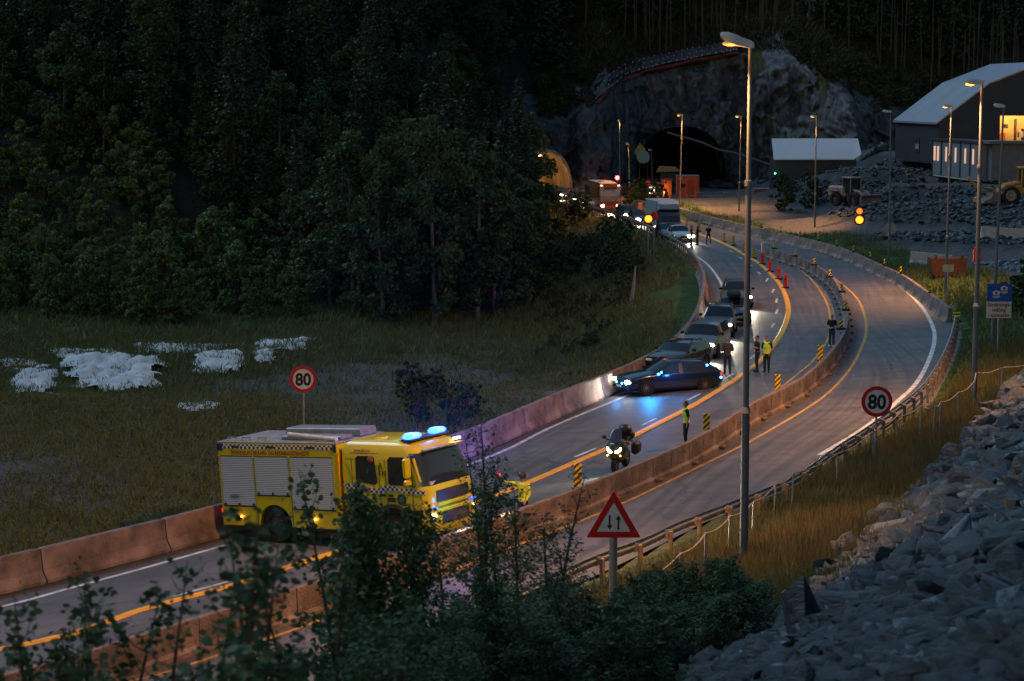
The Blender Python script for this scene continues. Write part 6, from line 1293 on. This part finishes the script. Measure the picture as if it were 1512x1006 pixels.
# ------------------------------------------------------------------ trees, shrubs, grass
LF_spruce = leafmat('spruce needles', (.009, .019, .013), (.028, .052, .032), .25, .1)
LF_birch = leafmat('birch foliage', (.014, .032, .018), (.046, .086, .038), .3, .25)
LF_young = leafmat('young birch foliage', (.034, .068, .024), (.092, .155, .048), .3, .25)
LF_shrub = leafmat('shrub foliage', (.014, .030, .012), (.045, .075, .026), .5, .2)
LF_near = leafmat('near leaves', (.022, .046, .024), (.068, .118, .050), 1.5, .25)
LF_willow = leafmat('willow leaves', (.020, .042, .020), (.062, .105, .042), 1.5, .2)
M_bark = mat('dark bark', (.035, .028, .022), .9, var=.3, scale=4); M_birch = mat('birch bark', (.07, .066, .06), .8, var=.5, scale=3); M_stem = mat('brown stem', (.06, .045, .035), .8)
M_dry = leafmat('dry grass', (.050, .042, .015), (.165, .130, .050), 1.2, .3); M_meadow = leafmat('meadow plants', (.040, .047, .019), (.122, .128, .050), .35, .2); M_grn = leafmat('green plants', (.032, .046, .018), (.10, .125, .04), .5, .2)
def leaves(P, size, aspect=.7, up=.3, nrm=None):
    P = np.asarray(P, float); n = len(P); size = np.broadcast_to(np.asarray(size, float), (n,)) * np.random.uniform(.6, 1.35, n)
    a = np.random.normal(size=(n, 3)); a[:, 2] *= .6; a /= np.linalg.norm(a, axis=1)[:, None]
    b = np.random.normal(size=(n, 3)); b[:, 2] += 0; c = np.cross(a, b); c /= np.linalg.norm(c, axis=1)[:, None] + 1e-9
    s = size[:, None]; v = np.stack([P - a * s * .5, P + c * s * aspect * .5 - a * s * .1, P + a * s * .5, P - c * s * aspect * .5 - a * s * .1], 1)
    return v.reshape(-1, 3)
def leaf_obj(name, P, size, m, parent=None, aspect=.7): v = leaves(P, size, aspect); return mesh_np(name, v, np.arange(len(v)).reshape(-1, 4), m, parent)
def spruce(h, seed):
    rr = np.random.RandomState(seed); root = empty('spruce_tree'); t = MB(); t.path([(0, 0, -.8), (.05, 0, h * .5), (0, .05, h)], [h * .016, h * .009, .02], 7); t.build('trunk', M_bark, root)
    P = []; n = int(h * 2.6); sz = []
    for i in range(n):
        z = h * (.06 + .93 * i / n); R_ = (h * .21) * (1 - z / h) ** .8 * rr.uniform(.75, 1.15) + .12
        for b in range(9):
            if rr.rand() < .12: continue
            a = rr.uniform(0, 2 * math.pi); L_ = R_ * rr.uniform(.7, 1.15); m = max(3, int(L_ / .18))
            for k in range(m): u = (k + .5) / m; P.append((L_ * u * math.cos(a) + rr.normal(0, .06), L_ * u * math.sin(a) + rr.normal(0, .06), z - L_ * u * .38 + .1 * L_ * u * u + rr.normal(0, .05))); sz.append(.52 * (1.1 - .4 * u))
    leaf_obj('crown', P, np.array(sz), LF_spruce, root, .45); return root
def broadleaf(h, seed, m=LF_birch, wide=.24, nm='birch_tree', dens=1., leaf=.26, stems=1, bark=M_birch, base=.25):
    rr = np.random.RandomState(seed); root = empty(nm); t = MB(); P = []
    for s in range(stems):
        ox, oy = (rr.uniform(-.1, .1) * h if stems > 1 else 0), (rr.uniform(-.1, .1) * h if stems > 1 else 0); tx = ox * 1.5 + rr.uniform(-.05, .05) * h; hh = h * rr.uniform(.8, 1) if stems > 1 else h
        t.path([(ox * .4, oy * .4, -.6), ((ox + tx) / 2, oy, hh * .45), (tx, oy, hh * .92)], [h * .014, h * .009, .015], 6)
        nc = int(26 * dens / stems ** .5)
        for c in range(nc):
            z = hh * rr.uniform(base, .98); u = (z / hh - base) / (1 - base); rad = wide * hh * (math.sin(math.pi * min(1, u * .9 + .12)) ** .7) * rr.uniform(.35, 1.0); a = rr.uniform(0, 6.28)
            cx, cy = tx * z / hh + rad * math.cos(a), oy + rad * math.sin(a); t.tube((tx * z * .8 / hh, oy, z - rad * .6), (cx, cy, z), .03, .008, 4, False)
            r0 = h * rr.uniform(.045, .085); k = int(80 * dens * (r0 / (h * .065)) ** 2); d = rr.normal(size=(k, 3)); d /= np.linalg.norm(d, axis=1)[:, None]; d *= (rr.rand(k, 1) ** .45) * r0; d[:, 2] *= .8; P.append(d + [cx, cy, z])
    t.build('trunk', bark, root); leaf_obj('crown', np.concatenate(P), leaf, m, root, .8); return root
def plant(protos, spots, labels, cat, group, smin=.8, smax=1.2):
    used = set()
    for (x, y, s) in spots:
        k = random.randrange(len(protos)); p = protos[k]; o = p if k not in used else copy_tree(p); used.add(k)
        z = Tz(x, y) - .1; o.location = (x, y, z); f = s * random.uniform(smin, smax); o.scale = (f * random.uniform(.9, 1.1), f * random.uniform(.9, 1.1), f); o.rotation_euler = (random.gauss(0, .02), random.gauss(0, .02), random.uniform(0, 6.28)); tag(o, labels[k], cat, group)
    for k, p in enumerate(protos):
        if k not in used:
            for c in list(p.children): bpy.data.objects.remove(c)
            bpy.data.objects.remove(p)
def PXY(px, Y): return (px - CX) / F * Y
SP = [spruce(15, 1), spruce(18, 2), spruce(12.5, 3)]; BI = [broadleaf(13, 4, wide=.24, dens=1.7, leaf=.34, base=.08), broadleaf(11, 5, wide=.30, dens=1.7, leaf=.34, base=.06), broadleaf(14.5, 6, wide=.21, dens=1.7, leaf=.34, base=.1)]
spots = []; tries = 0
while len(spots) < 298 and tries < 26000:
    tries += 1; px = random.uniform(-90, 797); Y = random.uniform(143, 300) if px < 780 else random.uniform(256, 274)
    Y = 143 + (Y - 143) ** 1.0; x = PXY(px, Y)
    lim = np.interp(px, [-100, 330, 560, 640, 700, 780, 800], [190, 186, 141, 139, 144, 160, 262])
    if Y < lim: continue
    if all((x - a) ** 2 + (Y - b) ** 2 > (2.3 + .0075 * Y) ** 2 for a, b, _ in spots) and float(DL(np.array([x]), np.array([Y]))[0]) < -7: spots.append((x, Y, 1))
fr = [s for s in spots if s[1] < 165 or random.random() < .45]; bk = [s for s in spots if s not in fr]
plant(SP, bk, ['tall slender spruce in the dark hillside forest', 'very tall dark spruce in the hillside forest', 'shorter dense spruce in the hillside forest'], 'spruce', 'spruces of the hillside forest')
plant(BI, fr, ['round crowned birch at the edge of the dark forest', 'broad bushy birch at the edge of the dark forest', 'tall narrow birch at the edge of the dark forest'], 'birch', 'birches along the forest edge', .7, 1.1)
# the far wooded slope reads as one mass
def far_wood():
    protos = [spruce(14, 11), spruce(17, 12)]; VV = []; 
    dat = []
    for p in protos:
        me = [c for c in p.children if c.data.materials[0] == LF_spruce][0].data; v = np.empty(len(me.vertices) * 3, np.float32); me.vertices.foreach_get('co', v); v = v.reshape(-1, 4, 3); v = v[np.random.rand(len(v)) < .33]; ce = v.mean(1, keepdims=True); dat.append(ce + (v - ce) * 2.3)
    out = []; n = 0
    while n < 1050:
        px = random.uniform(-140, 1640); Y = random.uniform(300 if px > 420 else 235, 440); x = PXY(px, Y)
        if px > 780 and Y < np.interp(px, [780, 860, 1000, 1110, 1200, 1300, 1640], [300, 318, 330, 326, 318, 330, 345]): continue
        a = random.uniform(0, 6.28); c, s = math.cos(a), math.sin(a); f = random.uniform(.7, 1.15); d = random.choice(dat) @ np.array([[c, s, 0], [-s, c, 0], [0, 0, 1]]) * f
        out.append(d + np.array([x, Y, Tz(x, Y)])); n += 1
    v = np.concatenate(out).reshape(-1, 3); tag(mesh_np('far_forest', v, np.arange(len(v)).reshape(-1, 4), LF_spruce), kind='stuff')
    t = MB()
    for _ in range(150):
        Y = random.uniform(316, 345); px = random.uniform(860, 1560); x = PXY(px, Y); z = Tz(x, Y); h = random.uniform(9, 14); t.tube((x, Y, z), (x + random.uniform(-.4, .4), Y, z + h), .13, .05, 5, False)
    tag(t.build('far_trunks', mat('pale far trunks', (.05, .047, .042), .9)), kind='stuff')
    for p in protos:
        for c in list(p.children): bpy.data.objects.remove(c)
        bpy.data.objects.remove(p)
far_wood()
YB = [broadleaf(5.5, 21, LF_young, .30, 'young_birch', .8, .24, 3, M_bark, .05), broadleaf(4.6, 22, LF_young, .34, 'young_birch', .8, .22, 4, M_bark, .05)]
spots = []
while len(spots) < 96:
    px = random.uniform(-70, 480); Y = random.uniform(140, 192); x = PXY(px, Y)
    if Y < np.interp(px, [-60, 300, 480], [154, 144, 148]): continue
    if all((x - a) ** 2 + (Y - b) ** 2 > 2.4 ** 2 for a, b, _ in spots): spots.append((x, Y, random.uniform(.75, 1.25)))
plant(YB, spots, ['taller light green young birch in the scrub before the forest', 'lower light green young birch in the scrub before the forest'], 'young birch', 'young birches in the scrub')
# pale leaning trunks at the forest edge and beside the hollow
for k, (a, b, lb) in enumerate([((645, 427), (632, 330), 'bare pale trunk leaning at the forest edge'), ((930, 450), (938, 392), 'pale leaning snag beside the road bank')]):
    p = TT(*a); s = F / p.y; top = p + Vector(((b[0] - a[0]) / s, 0, (a[1] - b[1]) / s)); q = MB(); q.path([p - Vector((0, 0, .3)), p.lerp(top, .5) + Vector((.08, 0, 0)), top], [.16, .12, .05], 7); tag(q.build('dead_trunk', mat('pale dead wood', (.20, .18, .17), .8)), lb, 'dead tree')
SB = [broadleaf(3.0, 31, LF_shrub, .42, 'shrub', .7, .20, 4, M_stem, .02), broadleaf(2.2, 32, LF_shrub, .5, 'shrub', .6, .18, 4, M_stem, .02)]
def shrub_spots(n, f, dmin=1.2, lo=.6, hi=1.3):
    out = []; t = 0
    while len(out) < n and t < 4000:
        t += 1; x, y = f()
        if all((x - a) ** 2 + (y - b) ** 2 > dmin ** 2 for a, b, _ in out): out.append((x, y, random.uniform(lo, hi)))
    return out
def bank():
    while 1:
        px = random.uniform(795, 950); Y = random.uniform(120, 262); x = PXY(px, Y); d = float(DL(np.array([x]), np.array([Y]))[0])
        if -14 < d < -3.0 - (Y < 150) * 3: return x, Y
def siteb():
    px, Y = random.choice([(random.uniform(1140, 1235), random.uniform(232, 256)), (random.uniform(925, 985), random.uniform(250, 272)), (random.uniform(1492, 1540), random.uniform(112, 126))]); return PXY(px, Y), Y
def cliffb():
    px = random.choice([random.uniform(795, 870), random.uniform(1180, 1460)]); x = PXY(px, 300); return x, float(np.interp(x, CL_X, CL_Y)) + random.uniform(6, 18)
def truckb(): px = random.uniform(585, 695); Y = random.uniform(84, 106); return PXY(px, Y), Y
sp_ = [(x, y, s * (1.35 if y > 165 else .75)) for x, y, s in shrub_spots(74, bank, 1.4, .45, .95)] + shrub_spots(30, siteb, 1.4, .6, 1.2) + shrub_spots(70, cliffb, 1.8, .7, 1.6) + shrub_spots(18, truckb, 1.1, .35, .65)
plant(SB, sp_, ['taller dark shrub growing loosely on rough ground', 'low spreading dark shrub growing on rough ground'], 'shrub', 'dark shrubs on the rough banks')

# foreground saplings on the slope below the photographer
def sapling(h, seed, leaf=.055, nb=14, m=LF_near, aspect=.95, spread=.30, nm='aspen_sapling', dens=1., low=.2, hang=0.):
    rr = np.random.RandomState(seed); root = empty(nm); t = MB(); P = []; sway = rr.uniform(-.08, .08, 2) * h
    def S_(u): return np.array([sway[0] * u * u, sway[1] * u * u, h * u])
    t.path([tuple(S_(u) - (np.array([0, 0, .4]) if u == 0 else 0)) for u in (0, .25, .5, .75, 1)], [h * .009, h * .007, h * .005, h * .0035, .003], 6)
    for b in range(nb):
        u = low + (1 - low) * (b + rr.rand()) / nb; a = rr.uniform(0, 6.28); L_ = h * spread * (1.08 - u) * rr.uniform(.6, 1.2) + .10; el = rr.uniform(.35, 1.0) if m is not LF_willow else rr.uniform(.8, 1.4); o = S_(u); d = np.array([math.cos(a) * math.cos(el), math.sin(a) * math.cos(el), math.sin(el)]); e = o + d * L_ + [0, 0, .05]
        t.path([tuple(o), tuple(o + d * L_ * .5 - [0, 0, .02]), tuple(e)], [.007, .005, .002], 4); n = int(L_ / .035 * dens)
        for k in range(n):
            v = rr.uniform(.12, 1.03); c = o + (e - o) * v; P.append(c + rr.normal(0, .035 + .03 * (1 - v), 3))
            if rr.rand() < .5: P.append(c + rr.normal(0, .07, 3))
    for k in range(int(h * 10 * dens)): u = rr.uniform(low, 1.0); P.append(S_(u) + rr.normal(0, .03, 3))
    t.build('stem', M_stem, root); P = np.array(P)
    # leaf: six-cornered blade slightly folded
    n = len(P); ax = rr.normal(size=(n, 3)); ax[:, 2] = -abs(ax[:, 2]) * .7; ax /= np.linalg.norm(ax, axis=1)[:, None]; c = np.cross(ax, rr.normal(size=(n, 3))); c /= np.linalg.norm(c, axis=1)[:, None]; nn = np.cross(ax, c); s = (leaf * rr.uniform(.6, 1.25, n))[:, None]
    w_ = aspect * .5; V = np.stack([P, P + ax * s * .3 + c * s * w_ * .85 + nn * s * .06, P + ax * s * .68 + c * s * w_ * .72 + nn * s * .06, P + ax * s, P + ax * s * .68 - c * s * w_ * .72 + nn * s * .06, P + ax * s * .3 - c * s * w_ * .85 + nn * s * .06], 1)
    i = np.arange(n)[:, None] * 6; Fq = np.concatenate([i + [0, 1, 2, 3], i + [0, 3, 4, 5]], 0); mesh_np('foliage', V.reshape(-1, 3), Fq, m, root); return root
def fg(px, Y, py_top, proto_h, proto, label, cat, group, lean=None):
    x = PXY(px, Y); z = Tz(x, Y); zt = CAMZ - (py_top - 138) / F * Y; f = max(.35, (zt - z) / proto_h); proto.location = (x, Y, z); k = max(.8, f) if f < 1.25 else (1.25 * (f / 1.25) ** .5) * (.8 if px < 500 else 1)
    proto.scale = (k, k, f); proto.rotation_euler = (random.gauss(0, .04), random.gauss(0, .04), random.uniform(0, 6.28)); tag(proto, label, cat, group)
PRO_A = [sapling(4.2, 41, .088, 26, dens=1.0, spread=.24), sapling(4.2, 42, .078, 30, dens=1.1, spread=.2), sapling(4.2, 43, .066, 24, dens=.8, spread=.17)]
PRO_B = [sapling(3.0, 51, .105, 50, LF_willow, .36, .42, 'willow_bush', 1.9, .05), sapling(3.0, 52, .10, 56, LF_willow, .38, .46, 'willow_bush', 1.9, .05)]
PRO_C = [sapling(5.5, 61, .058, 60, LF_near, .75, .30, 'birch_sapling', 1.8, .22), sapling(5.5, 62, .052, 34, LF_near, .75, .20, 'birch_sapling', 1.3, .25)]
PRO_D = [sapling(4.0, 71, .062, 60, dens=2.8, spread=.30, low=.45, nm='aspen_sapling')]
usedp = set()
def take(p):
    if id(p) in usedp: return copy_tree(p)
    usedp.add(id(p)); return p
GA = 'leafy saplings on the slope in the foreground'
for px, Y, pt, pr, lb in [(560, 19, 735, PRO_D[0], 'dense leafy sapling covering the front wheel of the fire engine'), (535, 20, 745, PRO_D[0], 'bushy sapling in front of the fire engine cab step'), (588, 19, 765, PRO_D[0], 'short dense sapling below the fire engine bumper'), (517, 18, 690, PRO_A[1], 'thin sapling tip before the fire engine cab'),
    (705, 24, 610, PRO_C[1], 'tallest thin sapling with bare stems before the fire engine front'), (725, 24, 650, PRO_C[1], 'slim upright sapling just left of the firefighter'), (690, 25, 690, PRO_C[0], 'leafy birch sapling below the fire engine windscreen'), (745, 24, 705, PRO_C[0], 'leafy birch sapling in front of the firefighter'), (775, 23, 735, PRO_C[0], 'full birch sapling right of the firefighter'), (800, 23, 700, PRO_C[1], 'wispy birch sapling before the median barrier'), (660, 23, 765, PRO_C[0], 'rounded birch sapling over the median left of the tall ones'), (825, 22, 770, PRO_C[0], 'birch sapling reaching toward the warning triangle'), (850, 22, 800, PRO_C[1], 'thin birch sapling just left of the warning triangle pole'),
    (325, 10.5, 745, PRO_A[0], 'near blurred sapling with round leaves over the yellow line'), (355, 11, 800, PRO_A[0], 'near leafy sapling right of the blurred one'), (378, 12, 805, PRO_A[1], 'near upright sapling left of the fire engine front wheel'), (270, 11.5, 850, PRO_A[2], 'thin near sapling tip on the lane'), (210, 12, 840, PRO_A[2], 'fine near sapling over the lower yellow line'), (110, 13, 868, PRO_A[1], 'sapling with drooping leaves near the lower left corner'), (130, 13, 885, PRO_A[0], 'low leafy sapling near the lower left corner'), (20, 12, 885, PRO_A[1], 'sapling at the lower left edge'), (45, 12, 900, PRO_A[0], 'bushy sapling at the lower left edge'), (462, 14, 855, PRO_A[2], 'small leaved sapling left of the dense one'), (492, 14, 830, PRO_A[1], 'open sapling in front of the rear fire engine door')]:
    o = take(pr); fg(px, Y, pt, {'aspen_sapling': 4.2 if pr is not PRO_D[0] else 4.0, 'birch_sapling': 5.5}[pr.name.split('.')[0]], o, lb, 'sapling', GA)
for i in range(76):                        # the leafy mass along the bottom edge
    px = -20 + 1130 * ((i + random.random()) / 76) ** .62; Y = random.uniform(11, 24) if px < 640 else random.uniform(19, 31)
    if px > 1000: Y = random.uniform(27, 34)
    top = np.interp(px, [0, 250, 330, 480, 560, 640, 850, 960, 1120], [990, 985, 962, 950, 912, 885, 884, 892, 900]) + random.uniform(-12, 70)
    pr = random.choice(PRO_A[:2] + PRO_B[:1]) if px < 480 else random.choice([PRO_C[0], PRO_A[1], PRO_B[0]]) if px < 860 else random.choice(PRO_B)
    nm = pr.name.split('.')[0]; o = take(pr); fg(px, Y, top, {'a': 4.2, 'b': 5.5, 'w': 3.0}[nm[0]], o, 'round leaved sapling in the dark thicket along the bottom edge' if nm[0] == 'a' else 'small leaved birch in the dark thicket along the bottom edge' if nm[0] == 'b' else 'narrow leaved willow in the dark thicket along the bottom edge', 'thicket plant', 'dark thicket along the bottom edge')
for i in range(34):
    px = random.uniform(930, 1150); Y = random.uniform(31, 38); top = np.interp(px, [930, 1000, 1060, 1110, 1150], [850, 845, 832, 850, 905]) + random.uniform(0, 40); o = take(random.choice(PRO_B)); fg(px, Y, top, 3.0, o, 'willow bush between the triangle pole and the rubble', 'willow bush', 'willow bushes beside the rubble')

# grass and weeds
def blades(name, XY, h, w_, m, lean=.35):
    X, Y = XY[:, 0], XY[:, 1]; Z = T(X, Y); n = len(X); hh = h * np.random.uniform(.45, 1.25, n); a = np.random.uniform(0, math.pi, n); ww = w_ * np.random.uniform(.6, 1.4, n)
    B = np.column_stack([X, Y, Z - .03]); d = np.column_stack([np.cos(a), np.sin(a), np.zeros(n)]) * ww[:, None] * .5; t = np.column_stack([np.random.normal(0, lean, n) * hh, np.random.normal(0, lean, n) * hh, hh])
    V = np.stack([B - d, B + d, B + t * .6 + d * .7 + [0, 0, .0], B + t - d * .05], 1); return tag(mesh_np(name, V.reshape(-1, 3), np.arange(4 * n).reshape(-1, 4), m), kind='stuff')
def clump(n, per, f, spread):
    C = np.array([f() for _ in range(n)]); return np.repeat(C, per, 0) + np.random.normal(0, spread, (n * per, 2))
def verge():
    while 1:
        Y = random.uniform(36, 104); px = random.uniform(820, 1540); x = PXY(px, Y)
        return x, Y
c = np.array([verge() for _ in range(52000)]); dR = DR(c[:, 0], c[:, 1]); dT = DT(c[:, 0], c[:, 1]); c = c[(dR > 1.4) & (dT < .3)]
c = np.repeat(c, 4, 0) + np.random.normal(0, .12, (len(c) * 4, 2)); g_ = fnoise(c[:, 0], c[:, 1], 3) > .1
blades('dry_grass', c[~g_], .62, .022, M_dry, .22); blades('green_grass', c[g_], .42, .026, M_meadow, .3)
dR = None
def mead(n, y0, y1, x0=-60, x1=1000):
    Y = y0 + (y1 - y0) * np.random.rand(n); px = np.random.uniform(x0, x1, n); X = (px - CX) / F * Y; d = DL(X, Y); k = d < -.7; return np.column_stack([X, Y])[k]
c = mead(16000, 50, 142); c = c[fnoise(c[:, 0] - 3, c[:, 1] * 1.6, 9) < .45 + .5 * np.random.rand(len(c))]; c = c[np.random.rand(len(c)) > .85 * BARE(c[:, 0], c[:, 1])]; c = np.repeat(c, 7, 0) + np.random.normal(0, .28, (len(c) * 7, 2)); blades('meadow_weeds', c, .42, .05, M_meadow, .45)
c = mead(7000, 105, 178, -60, 960); c = c[np.random.rand(len(c)) > .9 * BARE(c[:, 0], c[:, 1])]; c = np.repeat(c, 7, 0) + np.random.normal(0, .30, (len(c) * 7, 2)); blades('green_weeds', c, .60, .09, M_grn, .5)
c = mead(3200, 150, 270, 800, 1010); c = np.repeat(c, 6, 0) + np.random.normal(0, .3, (len(c) * 6, 2)); blades('bank_grass', c, .6, .09, M_meadow, .45)
Y = np.random.uniform(88, 240, 9000); px = np.random.uniform(960, 1540, 9000); X = (px - CX) / F * Y; d = DR(X, Y); lim = np.interp(Y, [90, 130, 175, 240], [9, 8, 6, 4]); k = (d > .7) & (d < lim); c = np.column_stack([X, Y])[k]; c = np.repeat(c, 8, 0) + np.random.normal(0, .25, (len(c) * 8, 2)); d = DR(c[:, 0], c[:, 1]); c = c[d > .6]
blades('shoulder_grass', c, .5, .06, M_grn, .35)
Y = np.random.uniform(300, 335, 9000); px = np.random.uniform(790, 1540, 9000); X = (px - CX) / F * Y; k = Y > np.interp(X, CL_X, CL_Y) + 9; c = np.column_stack([X, Y])[k]; c = np.repeat(c, 6, 0) + np.random.normal(0, .5, (len(c) * 6, 2)); blades('slope_scrub', c, .9, .2, leafmat('dark slope scrub', (.018, .022, .010), (.055, .052, .022), .35, .1), .6)
# rough weeds as small leaf tufts over the meadow
c = mead(9000, 62, 140, -60, 960); c = c[np.random.rand(len(c)) > .8 * BARE(c[:, 0], c[:, 1])]; z = T(c[:, 0], c[:, 1]); P = np.column_stack([c, z + .12]); P = np.repeat(P, 6, 0) + np.random.normal(0, .16, (len(P) * 6, 3)) * [1, 1, .6]; leaf_obj('meadow_herbs', P, .11, M_meadow); tag(bpy.data.objects['meadow_herbs'], kind='stuff')

# pale fleece sheets lying over low mounds in the meadow
M_fl = mat('dirty white fleece', (.44, .46, .455), .85, var=.2, scale=.7, bump=.5, bscale=3)
def fleece(px0, px1, py_b, py_t, label, hgt, seed):
    a, b = TT(px0, py_b), TT(px1, py_b); back = TT((px0 + px1) / 2, py_t); dep = max(1.8, min(22, back.y - (a.y + b.y) / 2)); nx, ny = int(max(30, (b.x - a.x) * 7)), int(max(14, dep * 3)); V = []; keep = []
    for j in range(ny + 1):
        for i in range(nx + 1):
            u, v = i / nx, j / ny; p = a.lerp(b, u); y = p.y + dep * v; x = p.x * y / p.y
            env = min(1, 4.5 * u * (1 - u)) ** .7 * min(1, 5 * v * (1 - v) + .1) ** .7
            lump = .55 + .55 * noise.noise(Vector((x * .45, y * .3, seed))) + .35 * noise.noise(Vector((x * 1.3, y * .8, seed)))
            h = .8 * hgt * env * max(.1, lump) + .10 * noise.noise(Vector((x * 2.6, y * 1.5, seed + 4))) + .05
            V.append((x, y, Tz(x, y) + h)); keep.append(env + .55 * noise.fractal(Vector((x * .5, y * .28, seed * 3.1)), .7, 2, 4) > .42)
    f = [q for q in ([j * (nx + 1) + i, j * (nx + 1) + i + 1, (j + 1) * (nx + 1) + i + 1, (j + 1) * (nx + 1) + i] for j in range(ny) for i in range(nx)) if all(keep[k] for k in q)]
    return tag(mesh_np('fleece_sheet', V, f, M_fl, smooth=True), label, 'ground sheet', 'white fleece sheets in the meadow')
fleece(12, 90, 588, 543, 'small white sheet mound at the far left of the meadow', .9, 1)
fleece(82, 256, 584, 524, 'largest white sheet draped over a mound in the meadow', 1.1, 2)
fleece(276, 368, 556, 522, 'white sheet mound left of the round 80 sign', .8, 3); fleece(368, 416, 543, 520, 'small white sheet hump right of the larger mounds', .7, 5)
fleece(-10, 62, 545, 531, 'thin white strip at the left edge of the meadow', .2, 6); fleece(65, 195, 532, 516, 'thin white strip behind the largest mound', .25, 7); fleece(190, 355, 523, 508, 'long thin white strip behind the mounds', .25, 8); fleece(370, 472, 524, 502, 'farthest white strip behind the round 80 sign', .45, 9); fleece(258, 332, 609, 596, 'small flat white patch lying alone in the meadow', .2, 10)
